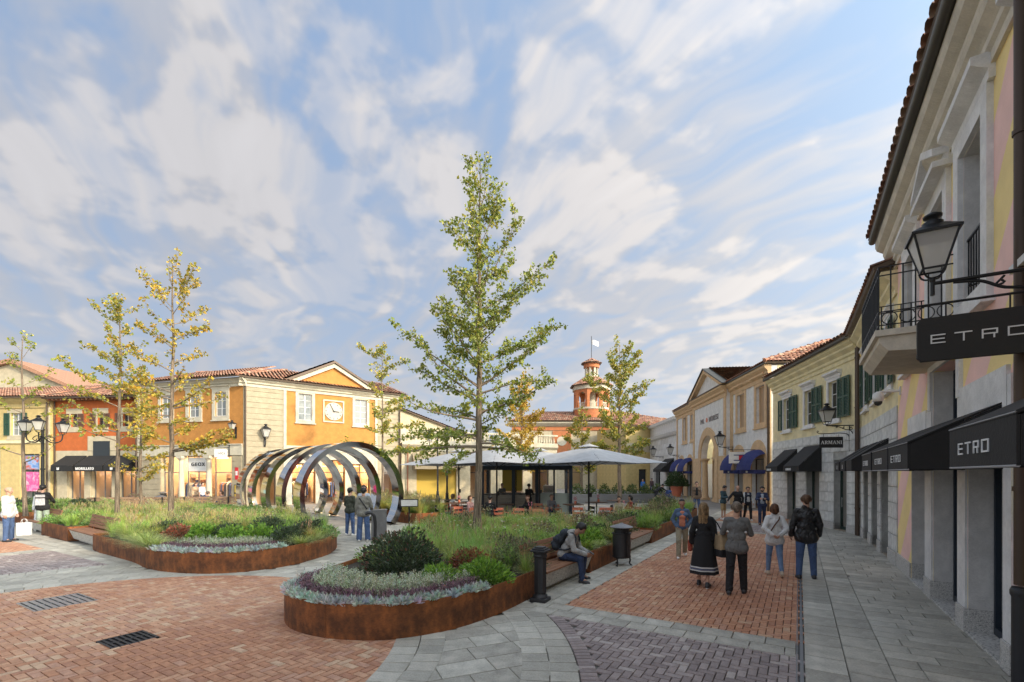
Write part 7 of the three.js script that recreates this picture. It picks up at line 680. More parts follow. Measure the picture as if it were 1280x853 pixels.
tuft('pale yellow-green grass tuft hanging over the rim of the left planter', 'pale grass tufts of the left planter', gtPale, [[-10.3, -12.95, 1.35], [-9.75, -12.65, 1.35], [-9.55, -12.3, 1.35], [-9.2, -12.0, 1.3], [-8.85, -11.85, 1.2], [-5.62, -12.55, 1.25], [-5.58, -13.2, 1.3], [-5.68, -13.9, 1.3], [-5.9, -14.7, 1.2], [-10.9, -13.6, 1.4], [-11.6, -14.2, 1.3], [-14.6, -17.2, 1.3], [-13.9, -16.7, 1.2], [-15.5, -17.6, 1.2]]); tuft('pale grass tuft beside the bollard', 'pale grass tufts of the front planter', gtPale, [[0.28, -9.05, 0.75]]); tuft('pale striped grass tuft hanging over the planter rim by the litter bin', 'pale grass tufts by the litter bin', gtPale, [[1.75, -11.7, 1.15], [2.25, -12.2, 0.95], [1.35, -11.3, 1.0]]);
function field(name, label, loop, spec, seed, ok) { const [x0, x1, z0, z1] = [Math.min(...loop.map((p) => p[0])), Math.max(...loop.map((p) => p[0])), Math.min(...loop.map((p) => p[1])), Math.max(...loop.map((p) => p[1]))], R = rngOf(seed); spec.forEach(([nm, g, per, s0, s1, cat, lb, yo = 0, thr = 0, sd = 0]) => { const n = Math.round((x1 - x0) * (z1 - z0) * per), mats = []; for (let i = 0; i < n; i++) { const x = mix(x0, x1, R()), z = mix(z0, z1, R()); if (!inPoly(x, z, loop) || (ok && !ok(x, z))) continue; if (thr && vnoise(x * 0.55 + sd, z * 0.55, 7 + sd) < thr) continue; const s = mix(s0, s1, R()); mats.push(new THREE.Matrix4().makeRotationY(R() * 6.283).scale(V(s, s * (0.8 + R() * 0.4), s)).setPosition(x, bedTop - 0.02 + yo, z)); } if (!mats.length) return; const im = new THREE.InstancedMesh(g, M.blade, mats.length); im.name = numbered(nm); mats.forEach((m, i) => { im.setMatrixAt(i, m); im.setColorAt(i, lin(0.85 + R() * 0.4, 0.9 + R() * 0.4, 0.75 + R() * 0.3)); }); im.castShadow = im.receiveShadow = true; im.userData = { label: lb, category: cat, kind: 'stuff' }; scene.add(im); }); }
const nearRim = (x, z, loop, d) => loop.some((p, i) => { const q = loop[(i + 1) % loop.length], dx = q[0] - p[0], dz = q[1] - p[1], t = clamp(((x - p[0]) * dx + (z - p[1]) * dz) / (dx * dx + dz * dz || 1)); return Math.hypot(x - p[0] - dx * t, z - p[1] - dz * t) < d; });
const flowerGeo = (() => { const R = rngOf(91), lv = new Leaves(); for (let i = 0; i < 7; i++) { const x = (R() - 0.5) * 0.3, z = (R() - 0.5) * 0.3, y = 0.45 + R() * 0.25, c = pickOf([[0.75, 0.74, 0.7], [0.6, 0.35, 0.42], [0.7, 0.68, 0.6]], R); lv.blade([x, 0, z], [1, 0], y, 0.05, 0.003, [0.1, 0.14, 0.04]); for (let k = 0; k < 6; k++) { const a = k * 1.05; lv.leaf([x + 0.05, y, z], unit([Math.cos(a), 0.35, Math.sin(a)]), unit([-Math.sin(a), 0, Math.cos(a)]), 0.028, 0.02, c); } } return lv.geo(); })();
const okFront = (x, z) => !(z > -9.35 && x < 0.25) && !nearRim(x, z, frontLoop, 0.16), okLeft = (x, z) => !(z > -14.25 && x > -10.1 && x < -5.9) && !nearRim(x, z, leftLoop, 0.18);
field('a', '', frontLoop, [['meadow_grass', gtMid, 5.0, 0.75, 1.15, 'grass', 'mid-green meadow grass filling the front planter'], ['feather_grass', gtFine, 4.2, 0.7, 1.1, 'grass', 'fine feathery grass with straw seed heads in the front planter', 0, 0.42, 3], ['golden_grass', gtGold, 3.2, 0.6, 1.05, 'grass', 'golden grass tufts spread through the front planter', 0, 0.55, 9], ['perennial_foliage', gtLeafy, 2.6, 0.8, 1.3, 'plants', 'leafy green perennials of the front planter', 0, 0.45, 5], ['meadow_flowers', flowerGeo, 0.9, 0.8, 1.2, 'flowers', 'small white and pink flowers of the front planter', 0, 0.6, 2]], 201, okFront);
field('b', '', leftLoop, [['meadow_grass', gtMid, 3.6, 0.8, 1.3, 'grass', 'mid-green meadow grass filling the left planter'], ['feather_grass', gtFine, 2.4, 0.7, 1.1, 'grass', 'fine feathery grass of the left planter', 0, 0.5, 3], ['golden_grass', gtGold, 2.8, 0.7, 1.1, 'grass', 'golden grass spread through the left planter', 0, 0.42, 9], ['perennial_foliage', gtLeafy, 3, 0.9, 1.4, 'plants', 'leafy perennials of the left planter', 0, 0.42, 5], ['meadow_flowers', flowerGeo, 0.9, 0.8, 1.3, 'flowers', 'small white and pink flowers of the left planter', 0, 0.5, 2]], 202, okLeft);
field('c', '', midLoop, [['golden_grass', gtGold, 5, 0.9, 1.4, 'grass', 'golden grass inside the mirror hoops'], ['meadow_grass', gtMid, 3, 0.9, 1.3, 'grass', 'green grass inside the mirror hoops']], 203); field('d', '', farLoop, [['perennial_foliage', gtLeafy, 5, 1, 1.5, 'plants', 'leafy planting by the pale yellow house'], ['meadow_grass', gtMid, 3, 0.9, 1.3, 'grass', 'green grass by the pale yellow house']], 204);
// borders following the rounded rims: silver ragwort, purple heather, pale santolina
const silverGeo = (() => { const R = rngOf(95), lv = new Leaves(); for (let i = 0; i < 26; i++) { const a = R() * 6.283, e = 0.2 + R() * 1.1, u = unit([Math.cos(a) * Math.cos(e), Math.sin(e), Math.sin(a) * Math.cos(e)]), s = unit(cross(u, rdir(R))); lv.leaf([0, 0.01, 0], u, s, 0.085 + R() * 0.05, 0.034, tone(pickOf([[0.55, 0.60, 0.55], [0.45, 0.51, 0.46], [0.63, 0.66, 0.60]], R), R, 0.18)); } return lv.geo(); })();
const sprigGeo = (pal, h, n, sd) => { const R = rngOf(sd), lv = new Leaves(); for (let i = 0; i < n; i++) { const x = (R() - 0.5) * 0.12, z = (R() - 0.5) * 0.12, tx = (R() - 0.5) * 0.35, tz = (R() - 0.5) * 0.35, H = h * (0.6 + R() * 0.6); for (let k = 0; k < 8; k++) { const t = (k + 0.5) / 8, a = R() * 6.283; lv.leaf([x + tx * H * t, H * t, z + tz * H * t], unit([Math.cos(a) * 0.7, 0.8, Math.sin(a) * 0.7]), unit([-Math.sin(a), 0.1, Math.cos(a)]), 0.03, 0.014, tone(pickOf(pal, R), R, 0.25)); } } return lv.geo(); };
const heatherGeo = sprigGeo([[0.24, 0.12, 0.15], [0.17, 0.09, 0.11], [0.30, 0.15, 0.19], [0.14, 0.11, 0.085]], 0.17, 7, 96), santGeo = sprigGeo([[0.44, 0.47, 0.31], [0.52, 0.55, 0.39], [0.35, 0.41, 0.24], [0.58, 0.59, 0.45]], 0.19, 7, 97);
function border(which, path, inward, d0, d1, g, per, s0, s1, nm, cat, lb, y0 = 0) { const c = new THREE.CatmullRomCurve3(path.map(([x, z]) => V(x, 0, z))), len = c.getLength(), R = rngOf(Math.round(len * 100 + d0 * 1000)), n = Math.round(len * (d1 - d0) * per), mats = []; for (let i = 0; i < n; i++) { const t = R(), p = c.getPointAt(t), tg = c.getTangentAt(t); let nx = tg.z, nz = -tg.x; if (nx * (inward[0] - p.x) + nz * (inward[1] - p.z) < 0) { nx = -nx; nz = -nz; } const fade = Math.min(1, Math.min(t, 1 - t) * 8 + 0.25), d = mix(d0, d0 + (d1 - d0) * (d0 > 0.2 ? fade : 1), R()), s = mix(s0, s1, R()); mats.push(new THREE.Matrix4().makeRotationY(R() * 6.283).scale(V(s, s, s)).setPosition(p.x + nx * d, bedTop + y0 + R() * 0.02, p.z + nz * d)); } const im = new THREE.InstancedMesh(g, M.blade, n); im.name = numbered(nm); mats.forEach((m, i) => { im.setMatrixAt(i, m); im.setColorAt(i, lin(0.85 + R() * 0.3, 0.85 + R() * 0.3, 0.85 + R() * 0.3)); }); im.castShadow = im.receiveShadow = true; im.userData = { label: lb, category: cat, kind: 'stuff' }; scene.add(im); }
const endPath = frontLoop.filter(([x, z]) => z > -8.75 && x < -0.35), leftPath = leftLoop.filter(([x, z]) => z > -12.05 && x > -8.95 && x < -5.5);
border(0, endPath, [-2, -8.6], 0.02, 0.2, silverGeo, 260, 0.8, 1.25, 'silver_ragwort', 'ground cover', 'silver-leaved border along the rim of the front planter end', 0.03); border(0, endPath, [-2, -8.6], 0.2, 0.46, heatherGeo, 200, 0.9, 1.2, 'purple_heather', 'ground cover', 'dark purple heather band of the front planter end'); border(0, endPath, [-2, -8.6], 0.42, 1.1, santGeo, 230, 1.0, 1.35, 'pale_santolina', 'ground cover', 'pale grey-green cushion plants of the front planter end');
border(0, leftPath, [-7.5, -14], 0.02, 0.24, silverGeo, 200, 0.9, 1.4, 'silver_ragwort', 'ground cover', 'silver-leaved border along the rim of the left planter', 0.03); border(0, leftPath, [-7.5, -14], 0.24, 0.65, heatherGeo, 180, 0.9, 1.2, 'purple_heather', 'ground cover', 'dark purple heather band of the left planter'); border(0, leftPath, [-7.5, -14], 0.6, 1.3, santGeo, 150, 0.9, 1.3, 'pale_santolina', 'ground cover', 'pale grey-green cushion plants of the left planter');
{ // clipped hedge in the far planter box and low hedges before the tower building
  const g = shrubGeo(0.55, 0.8, 0.45, 420, 0.14, 0.09, [[0.06, 0.12, 0.025], [0.09, 0.15, 0.03], [0.16, 0.18, 0.04]], 99); for (let i = 0; i < 7; i++) shrub('hedge_bush', 'round green bush in the long dark planter box behind the cafe', 5.2 + i * 1.1, -37.5 - i * 0.11, 0.68, g, M.leaf, 'bushes in the long planter box', i);
}
// ================================================================ people
// blended round cones on a grid, meshed with surface nets: one closed surface per piece
function skin(caps, cell, k = 0.03) {
  let lo = [1e9, 1e9, 1e9], hi = [-1e9, -1e9, -1e9]; for (const c of caps) for (let q = 0; q < 3; q++) { const r = Math.max(c[6], c[7]); lo[q] = Math.min(lo[q], c[q] - r, c[q + 3] - r); hi[q] = Math.max(hi[q], c[q] + r, c[q + 3] + r); } const pad = cell * 2.5; lo = lo.map((v) => v - pad); hi = hi.map((v) => v + pad); const N = lo.map((v, q) => Math.ceil((hi[q] - v) / cell) + 1), [nx, ny, nz] = N, F = new Float32Array(nx * ny * nz).fill(0.3);
  for (const [ax, ay, az, bx_, by, bz, ra, rb] of caps) { const dx = bx_ - ax, dy = by - ay, dz = bz - az, L2 = dx * dx + dy * dy + dz * dz || 1e-9, m = Math.max(ra, rb) + k + cell * 2; const r0 = [Math.min(ax, bx_), Math.min(ay, by), Math.min(az, bz)].map((v, q) => Math.max(0, Math.floor((v - m - lo[q]) / cell))), r1 = [Math.max(ax, bx_), Math.max(ay, by), Math.max(az, bz)].map((v, q) => Math.min(N[q] - 1, Math.ceil((v + m - lo[q]) / cell)));
    for (let z = r0[2]; z <= r1[2]; z++) for (let y = r0[1]; y <= r1[1]; y++) for (let x = r0[0]; x <= r1[0]; x++) { const px = lo[0] + x * cell - ax, py = lo[1] + y * cell - ay, pz = lo[2] + z * cell - az, t = clamp((px * dx + py * dy + pz * dz) / L2), d = Math.hypot(px - dx * t, py - dy * t, pz - dz * t) - (ra + (rb - ra) * t), i = (z * ny + y) * nx + x, f = F[i], h = clamp(0.5 + (0.5 * (f - d)) / k); F[i] = f + (d - f) * h - k * h * (1 - h); } }
  const id = new Int32Array(nx * ny * nz).fill(-1), P = [], I = [], st = [1, nx, nx * ny];
  for (let z = 0; z < nz - 1; z++) for (let y = 0; y < ny - 1; y++) for (let x = 0; x < nx - 1; x++) { const b = (z * ny + y) * nx + x; let s = 0; const v = []; for (let c = 0; c < 8; c++) { const f = F[b + (c & 1) + ((c >> 1) & 1) * nx + ((c >> 2) & 1) * nx * ny]; v.push(f); if (f < 0) s++; } if (s === 0 || s === 8) continue; let cx = 0, cy = 0, cz = 0, n = 0; for (let c = 0; c < 8; c++) for (let e = 0; e < 3; e++) if (!(c & (1 << e))) { const c2 = c | (1 << e), f0 = v[c], f1 = v[c2]; if ((f0 < 0) !== (f1 < 0)) { const t = f0 / (f0 - f1); cx += (c & 1) + (e === 0 ? t : 0); cy += ((c >> 1) & 1) + (e === 1 ? t : 0); cz += ((c >> 2) & 1) + (e === 2 ? t : 0); n++; } } id[b] = P.length / 3; P.push(lo[0] + (x + cx / n) * cell, lo[1] + (y + cy / n) * cell, lo[2] + (z + cz / n) * cell); }
  for (let z = 1; z < nz - 1; z++) for (let y = 1; y < ny - 1; y++) for (let x = 1; x < nx - 1; x++) { const b = (z * ny + y) * nx + x, f0 = F[b]; for (let e = 0; e < 3; e++) { const f1 = F[b + st[e]]; if ((f0 < 0) === (f1 < 0)) continue; const u = st[(e + 1) % 3], w = st[(e + 2) % 3], a = id[b], b1 = id[b - u], c = id[b - u - w], d = id[b - w]; if (a < 0 || b1 < 0 || c < 0 || d < 0) continue; if (f0 < 0) I.push(a, b1, c, a, c, d); else I.push(a, c, b1, a, d, c); } }
  const g = new THREE.BufferGeometry(); g.setAttribute('position', new THREE.Float32BufferAttribute(P, 3)); g.setIndex(I); g.computeVertexNormals(); const uv = new Float32Array((P.length / 3) * 2); for (let i = 0; i < P.length / 3; i++) { uv[2 * i] = P[3 * i] * 2 + P[3 * i + 2] * 2; uv[2 * i + 1] = P[3 * i + 1] * 2; } g.setAttribute('uv', new THREE.BufferAttribute(uv, 2)); return g;
}
function joinIdx(list) { return mergeGeometries(list.map((g) => { const q = g.index ? g.toNonIndexed() : g; for (const k of Object.keys(q.attributes)) if (!['position', 'normal', 'uv'].includes(k)) q.deleteAttribute(k); return q; })); }
const tFold = tex(256, (u, v) => { const w = fbm(u * 4, v * 4, 131, 3, 4) * 1.6; return g3(fbm(u * 6 + w * 2, v * 3 + w, 133, 3, 3)); }, false);
const clothMat = new Map(), cloth = (c, o = {}) => { const k = JSON.stringify([c, o]); if (!clothMat.has(k)) clothMat.set(k, std(c, { map: tCloth, bumpMap: tFold, bumpScale: 0.05, roughness: 0.85, ...o })); return clothMat.get(k); };
const SKIN = [std([0.52, 0.30, 0.21], { roughness: 0.55 }), std([0.34, 0.185, 0.12], { roughness: 0.55 }), std([0.58, 0.36, 0.27], { roughness: 0.55 })], EYE = std([0.02, 0.015, 0.012], { roughness: 0.2 }), LIP = std([0.36, 0.13, 0.11], { roughness: 0.5 });
// dir: pitch forward from straight down, out to the side
const limb = (p, o, sd) => [sd * Math.sin(o), -Math.cos(p) * Math.cos(o), Math.sin(p) * Math.cos(o)];
const add = (a, d, l) => [a[0] + d[0] * l, a[1] + d[1] * l, a[2] + d[2] * l], cap = (a, b, ra, rb) => [...a, ...b, ra, rb ?? ra];
/* pose: lean, hip [L,R] each {th:[pitch,out], sh:[pitch,out]}, arm each {up:[p,o], fo:[p,o]}, head [pitch,yaw] */
function person(label, x, z, turn, o) {
  const H = (o.h || 1.75) / 1.75, cell = o.cell || 0.022, B = o.build || 1, fem = o.fem ? 0.93 : 1, t = thing('person', label, 'person', [x, o.y || 0, z], turn, o.group); t.scale.setScalar(H);
  const legs = o.legs || [{ th: [0.05, 0.05], sh: [-0.02, 0.03] }, { th: [0.05, 0.05], sh: [-0.02, 0.03] }], arms = o.arms || [{ up: [0.05, 0.16], fo: [0.2, 0.1] }, { up: [0.05, 0.16], fo: [0.2, 0.1] }], ln = o.lean || 0, [hp, hy] = o.head || [0, 0];
  const S2 = [-1, 1]; let hip = S2.map((s) => [s * 0.088, 0.93, 0]), knee = S2.map((s, i) => add(hip[i], limb(...legs[i].th, s), 0.425)), ank = S2.map((s, i) => add(knee[i], limb(...legs[i].sh, s), 0.42)); let foot = Math.min(ank[0][1], ank[1][1]) - 0.085; const dy = o.sit ? 0 : -foot; const up = (p) => [p[0], p[1] + dy, p[2]]; if (o.sit) { const d2 = o.sit - 0.93 + 0.09; hip = hip.map((p) => [p[0], p[1] + d2, p[2]]); knee = knee.map((p) => [p[0], p[1] + d2, p[2]]); ank = ank.map((p) => [p[0], p[1] + d2, p[2]]); } else { hip = hip.map(up); knee = knee.map(up); ank = ank.map(up); }
  const pel = [0, hip[0][1] + 0.03, 0], sp = (u, fwd = 0, sx = 0) => [sx, pel[1] + u * Math.cos(ln) - fwd * Math.sin(ln), u * Math.sin(ln) + fwd * Math.cos(ln)];
  const sw = 0.158 * (0.55 + 0.45 * B) * fem, waist = sp(0.17), chest = sp(0.36, 0.01), neck0 = sp(0.5, -0.005), neck1 = add(sp(0.585, 0.01), [0, 0, Math.sin(hp + ln * 0.3)], 0.03), hc = add(neck1, [0, Math.cos(hp), Math.sin(hp)], 0.10), sho = S2.map((s) => sp(0.455, -0.01, s * sw)), elb = S2.map((s, i) => add(sho[i], limb(...arms[i].up, s), 0.285)), wri = S2.map((s, i) => add(elb[i], limb(...arms[i].fo, s), 0.245));
  // continuous skin
  const tw = (e) => [cap(sp(0.0, 0, -0.07), sp(0.0, 0, 0.07), 0.096 * B + e * 0.8), cap(sp(0.15, 0, -0.055), sp(0.15, 0, 0.055), 0.088 * B * (fem < 1 ? 0.88 : 1.04) + e * 0.8), cap(sp(0.34, 0.01, -0.07 * B), sp(0.34, 0.01, 0.07 * B), 0.094 * B * fem + e * 0.7), cap(sp(0.455, -0.005, -sw * 0.75), sp(0.455, -0.005, sw * 0.75), 0.056 + e * 0.6), cap(sp(0.05), sp(0.36), 0.095 * B + e * 0.7, 0.095 * B + e * 0.7), ...(fem < 1 ? [cap(sp(0.33, 0.07, -0.07), sp(0.33, 0.07, -0.065), 0.065 + e), cap(sp(0.33, 0.07, 0.07), sp(0.33, 0.07, 0.065), 0.065 + e)] : [])];
  const armC = (i, e, fo = true, flare = 0) => [cap(sho[i], elb[i], 0.05 * (0.5 + 0.5 * B) * fem + e * 0.8, 0.038 * B + e * 0.8), ...(fo ? [cap(elb[i], wri[i], 0.038 * B + e * 0.8, 0.027 + e * 0.7 + flare)] : [])], legC = (i, e, shin = true, w = 0) => [cap(hip[i], knee[i], 0.088 * B + e, 0.056 + e + w * 0.5), ...(shin ? [cap(knee[i], ank[i], 0.056 + e + w * 0.5, 0.036 + e + w)] : [])];
  const body = [...tw(-0.006), cap(neck0, neck1, 0.056, 0.05), cap(neck1, hc, 0.05, 0.06)]; S2.forEach((s, i) => { body.push(...armC(i, -0.004), ...legC(i, -0.005)); const f = [0, -0.04, 0.1]; body.push(cap(ank[i], [ank[i][0] + s * 0.01, Math.max(0.035, ank[i][1] - 0.05), ank[i][2] + 0.11], 0.036, 0.03)); });
  const fw = (v) => { const q = v; const y1 = q[1] * Math.cos(hp) - q[2] * Math.sin(hp), z1 = q[1] * Math.sin(hp) + q[2] * Math.cos(hp), x2 = q[0] * Math.cos(hy) + z1 * Math.sin(hy), z2 = -q[0] * Math.sin(hy) + z1 * Math.cos(hy); return [hc[0] + x2, hc[1] + y1, hc[2] + z2]; }, hcap = (a, b, r, r2) => cap(fw(a), fw(b), r, r2);
  const head = [hcap([0, 0.025, -0.018], [0, 0.03, 0.018], 0.083), hcap([0, -0.045, 0.035], [0, -0.065, 0.055], 0.055, 0.038), hcap([-0.03, -0.015, 0.05], [0.03, -0.015, 0.05], 0.046), hcap([0, 0.012, 0.088], [0, -0.028, 0.108], 0.011, 0.017), hcap([-0.083, 0.005, 0], [-0.088, -0.02, -0.006], 0.016, 0.012), hcap([0.083, 0.005, 0], [0.088, -0.02, -0.006], 0.016, 0.012), hcap([0, -0.06, -0.01], [0, -0.13, -0.02], 0.05, 0.052)];
  const hands = []; S2.forEach((s, i) => { const d = unit([wri[i][0] - elb[i][0], wri[i][1] - elb[i][1], wri[i][2] - elb[i][2]]), ho = o.hand ? o.hand[i] : 0.5, inn = [-s, 0, 0.15], ac = unit(cross(d, unit([-s * 0.9, 0.1, 0.2]))), pn = unit(cross(ac, d)); const bend = (a) => unit([0, 1, 2].map((q) => d[q] * Math.cos(a) - pn[q] * Math.sin(a) * (pn[0] * s > 0 ? 1 : -1))); const pal = add(wri[i], d, 0.075), c = [cap(wri[i], add(wri[i], d, 0.03), 0.024, 0.026)]; for (let f = 0; f < 4; f++) { const off = (f - 1.5) * 0.0195, r0 = add(add(wri[i], d, 0.03), ac, off * 0.8), r1 = add(add(wri[i], d, 0.085), ac, off), l = [0.062, 0.07, 0.066, 0.05][f], k1 = add(r1, bend(0.3 + ho * 0.5), l * 0.5), k2 = add(k1, bend(0.6 + ho), l * 0.5); c.push(cap(r0, r1, 0.013, 0.0105), cap(r1, k1, 0.0095, 0.0088), cap(k1, k2, 0.0088, 0.0075)); } const t0 = add(add(wri[i], d, 0.03), ac, 0.025), t1 = add(add(t0, d, 0.03), ac, 0.022), t2 = add(t1, unit([d[0] + 0.2 * inn[0], d[1], d[2] + 0.2]), 0.03); c.push(cap(t0, t1, 0.012, 0.0105), cap(t1, t2, 0.0105, 0.0085)); hands.push(skin(c, cell > 0.018 ? 0.009 : 0.006, 0.006)); });
  const sk = SKIN[o.skin || 0]; part('body', joinIdx([skin(body, cell, 0.035), skin(head, cell > 0.018 ? 0.011 : 0.008, 0.014), ...hands]), sk, t);
  const fc = (v) => new THREE.SphereGeometry(0.011, 8, 6).translate(...fw(v)); part('eyes', merge([fc([-0.032, 0.012, 0.083]), fc([0.032, 0.012, 0.083])]), EYE, t); part('mouth', skin([hcap([-0.018, -0.052, 0.088], [0.018, -0.052, 0.088], 0.006)], 0.004, 0.004), LIP, t);
  // clothes
  const c = cell, e = o.loose || 0.014;
  if (o.top) { const caps = [...tw(e)]; if (o.hem) caps.push(cap(sp(-o.hem, 0, -0.08), sp(-o.hem, 0, 0.08), 0.105 * B + e)); S2.forEach((s, i) => caps.push(...armC(i, e * 0.9, o.sleeve !== 'short', o.cuff || 0.004))); if (o.sleeve === 'short') S2.forEach((s, i) => { }); if (o.collar) caps.push(cap(sp(0.49, -0.01, -0.03), sp(0.54, -0.015, 0.03), 0.06)); if (o.hood) caps.push(cap(sp(0.5, -0.09, -0.06), sp(0.5, -0.09, 0.06), 0.07), cap(sp(0.54, -0.06, -0.07), sp(0.54, -0.06, 0.07), 0.05)); part(o.topName || 'jacket', skin(caps, c, 0.018), o.top, t); }
  if (o.inner) part('shirt_front', skin([cap(sp(0.05, 0.055 * B + e, -0.03), sp(0.42, 0.055 * B + e, -0.02), 0.062, 0.045), cap(sp(0.05, 0.055 * B + e, 0.03), sp(0.42, 0.055 * B + e, 0.02), 0.062, 0.045), ...(fem < 1 ? [cap(sp(0.3, 0.08 + e, -0.05), sp(0.3, 0.08 + e, 0.05), 0.06)] : [])], c, 0.02), o.inner, t);
  if (o.vest) part('vest', skin([...tw(e + 0.012)], c, 0.03), o.vest, t);
  if (o.pants) part('trousers', skin([cap(sp(0.0, 0, -0.07), sp(0.0, 0, 0.07), 0.092 * B + 0.004), cap(sp(0.06, 0, -0.05), sp(0.06, 0, 0.05), 0.08 * B), ...legC(0, 0.009, !o.shorts, o.flare ?? 0.012), ...legC(1, 0.009, !o.shorts, o.flare ?? 0.012)], c, 0.022), o.pants, t);
  if (o.skirt) { const [len, hemR, mat, bands] = o.skirt, ring = (f) => { const y = sp(0.12)[1] - f * len, r = mix(0.135, hemR, Math.pow(f, 0.8)), n = 28; return Array.from({ length: n + 1 }, (_, k) => { const a = (k / n) * 6.28318, w = 1 + 0.07 * Math.sin(a * 7) * f; return [r * 1.15 * w * Math.cos(a), y, r * w * Math.sin(a) + mix(0, (knee[0][2] + knee[1][2]) * 0.25, f)]; }); }; const strip = (f0, f1, m, nm, off = 1) => { const pos = [], seg = 6; for (let i = 0; i < seg; i++) { const A = ring(mix(f0, f1, i / seg)), C = ring(mix(f0, f1, (i + 1) / seg)); for (let k = 0; k < A.length - 1; k++) for (const v of [A[k], C[k + 1], C[k], A[k], A[k + 1], C[k + 1]]) pos.push(v[0] * off, v[1], v[2] * off); } const g = new THREE.BufferGeometry(); g.setAttribute('position', new THREE.Float32BufferAttribute(pos, 3)); g.computeVertexNormals(); part(nm, toCreasedNormals(g, 1), m, t); }; strip(0, 1, mat, 'skirt'); for (const [f0, f1, m] of bands || []) strip(f0, f1, m, 'skirt_stripe', 1.012); }
  S2.forEach((s, i) => { const a = ank[i], yb = Math.max(0.03, a[1] - 0.055), p = o.toe ? o.toe[i] : 0, hl = [a[0], yb + p * 0.06, a[2] - 0.045], mid = [a[0] + s * 0.012, yb - 0.002 + p * 0.0, a[2] + 0.07], tip = [a[0] + s * 0.022, Math.max(0.028, yb - 0.004 - p * 0.02), a[2] + 0.145]; part('shoe', skin([cap(hl, mid, 0.040, 0.043), cap(mid, tip, 0.043, 0.033), cap([a[0], a[1] + 0.0, a[2] - 0.01], hl, 0.042, 0.038)], 0.012, 0.02), o.shoe || SHOE_DARK, t); if (o.sole) part('sole', skin([cap([hl[0], hl[1] - 0.028, hl[2]], [tip[0], tip[1] - 0.02, tip[2]], 0.034, 0.03)], 0.012, 0.01), o.sole, t); });
  // hair
  const hm = o.hairMat, hr = []; const cl = () => hcap([0, 0.045, -0.03], [0, 0.055, 0.012], 0.088, 0.082); if (o.hair === 'short') hr.push(cl(), hcap([0, 0.01, -0.055], [0, -0.03, -0.06], 0.066, 0.05), hcap([-0.05, 0.03, 0.0], [0.05, 0.03, 0.0], 0.058)); if (o.hair === 'long') { hr.push(cl(), hcap([0, 0.0, -0.05], [0, -0.12, -0.065], 0.085, 0.075), hcap([-0.04, -0.1, -0.06], [-0.05, o.hairLen || -0.3, -0.07], 0.06, 0.045), hcap([0.04, -0.1, -0.06], [0.05, o.hairLen || -0.3, -0.07], 0.06, 0.045), hcap([0, -0.1, -0.065], [0, (o.hairLen || -0.3) - 0.03, -0.075], 0.06, 0.05), hcap([-0.075, 0.02, 0.0], [-0.08, -0.14, -0.02], 0.03), hcap([0.075, 0.02, 0.0], [0.08, -0.14, -0.02], 0.03)); } if (o.hair === 'bob') hr.push(cl(), hcap([0, 0, -0.05], [0, -0.07, -0.05], 0.09, 0.075), hcap([-0.07, 0.02, 0.0], [-0.07, -0.06, -0.01], 0.035), hcap([0.07, 0.02, 0.0], [0.07, -0.06, -0.01], 0.035)); if (o.hair === 'tied') hr.push(cl(), hcap([0, 0.0, -0.06], [0, -0.03, -0.07], 0.06, 0.05), hcap([0, -0.02, -0.09], [0.02, -0.1, -0.1], 0.035, 0.02)); if (hr.length) part('hair', skin(hr, 0.011, 0.02), hm, t); if (o.cap) { part('cap', skin([hcap([0, 0.055, -0.02], [0, 0.06, 0.015], 0.093, 0.088), hcap([-0.03, 0.05, 0.1], [0.03, 0.05, 0.15], 0.014)], 0.01, 0.015), o.cap, t); }
  if (o.beard) part('beard', skin([hcap([-0.035, -0.06, 0.06], [0.035, -0.06, 0.06], 0.036), hcap([0, -0.085, 0.07], [0, -0.095, 0.07], 0.03)], 0.009, 0.015), hm || EYE, t);
  t.updateMatrixWorld(); t.joints = { wri, sho, chest, pel, sp, hc, elb, knee }; return t;
}
const SHOE_DARK = std([0.03, 0.03, 0.032], { roughness: 0.5 }), SHOE_WHITE = std([0.72, 0.71, 0.69], { roughness: 0.6 }), SHOE_BEIGE = std([0.5, 0.40, 0.3]), SHOE_BROWN = std([0.14, 0.075, 0.04]), WHITE_SOLE = SHOE_WHITE, SOLE_TAN = std([0.55, 0.42, 0.3]);
const BLACKC = cloth([0.016, 0.016, 0.018]), NAVY = cloth([0.03, 0.045, 0.10]), JEAN = cloth([0.075, 0.13, 0.27]), JEAN_L = cloth([0.18, 0.28, 0.46]), JEAN_D = cloth([0.03, 0.05, 0.115]), GREYC = cloth([0.165, 0.165, 0.16]), WHITEC = cloth([0.76, 0.76, 0.75]), LEATHER = std([0.017, 0.017, 0.018], { roughness: 0.36, bumpMap: tFold, bumpScale: 0.06 }), KHAKI = cloth([0.34, 0.31, 0.22]), DENIM = cloth([0.10, 0.16, 0.27]), CORAL = cloth([0.68, 0.25, 0.15]), HOODIE = cloth([0.38, 0.375, 0.36]);
const hairC = (r, g, b) => std([r, g, b], { roughness: 0.7, map: tBark, bumpMap: tBark, bumpScale: 0.006 }), BLOND = hairC(0.95, 0.74, 0.44), DARKH = std([0.012, 0.010, 0.009], { roughness: 0.55 }), GREYH = hairC(0.75, 0.74, 0.72), BROWNH = hairC(0.32, 0.18, 0.09), REDH = hairC(0.42, 0.2, 0.08);
const AWAY = (dx, dz) => Math.atan2(dx, dz);                  // facing (dx, dz)
const walkA = [{ th: [0.32, 0.03], sh: [0.08, 0.02] }, { th: [-0.22, 0.03], sh: [-0.55, 0.02] }], walkB = [{ th: [-0.2, 0.03], sh: [-0.5, 0.02] }, { th: [0.3, 0.03], sh: [0.1, 0.02] }], stand = [{ th: [0.03, 0.07], sh: [-0.02, 0.05] }, { th: [0.03, 0.07], sh: [-0.02, 0.05] }];
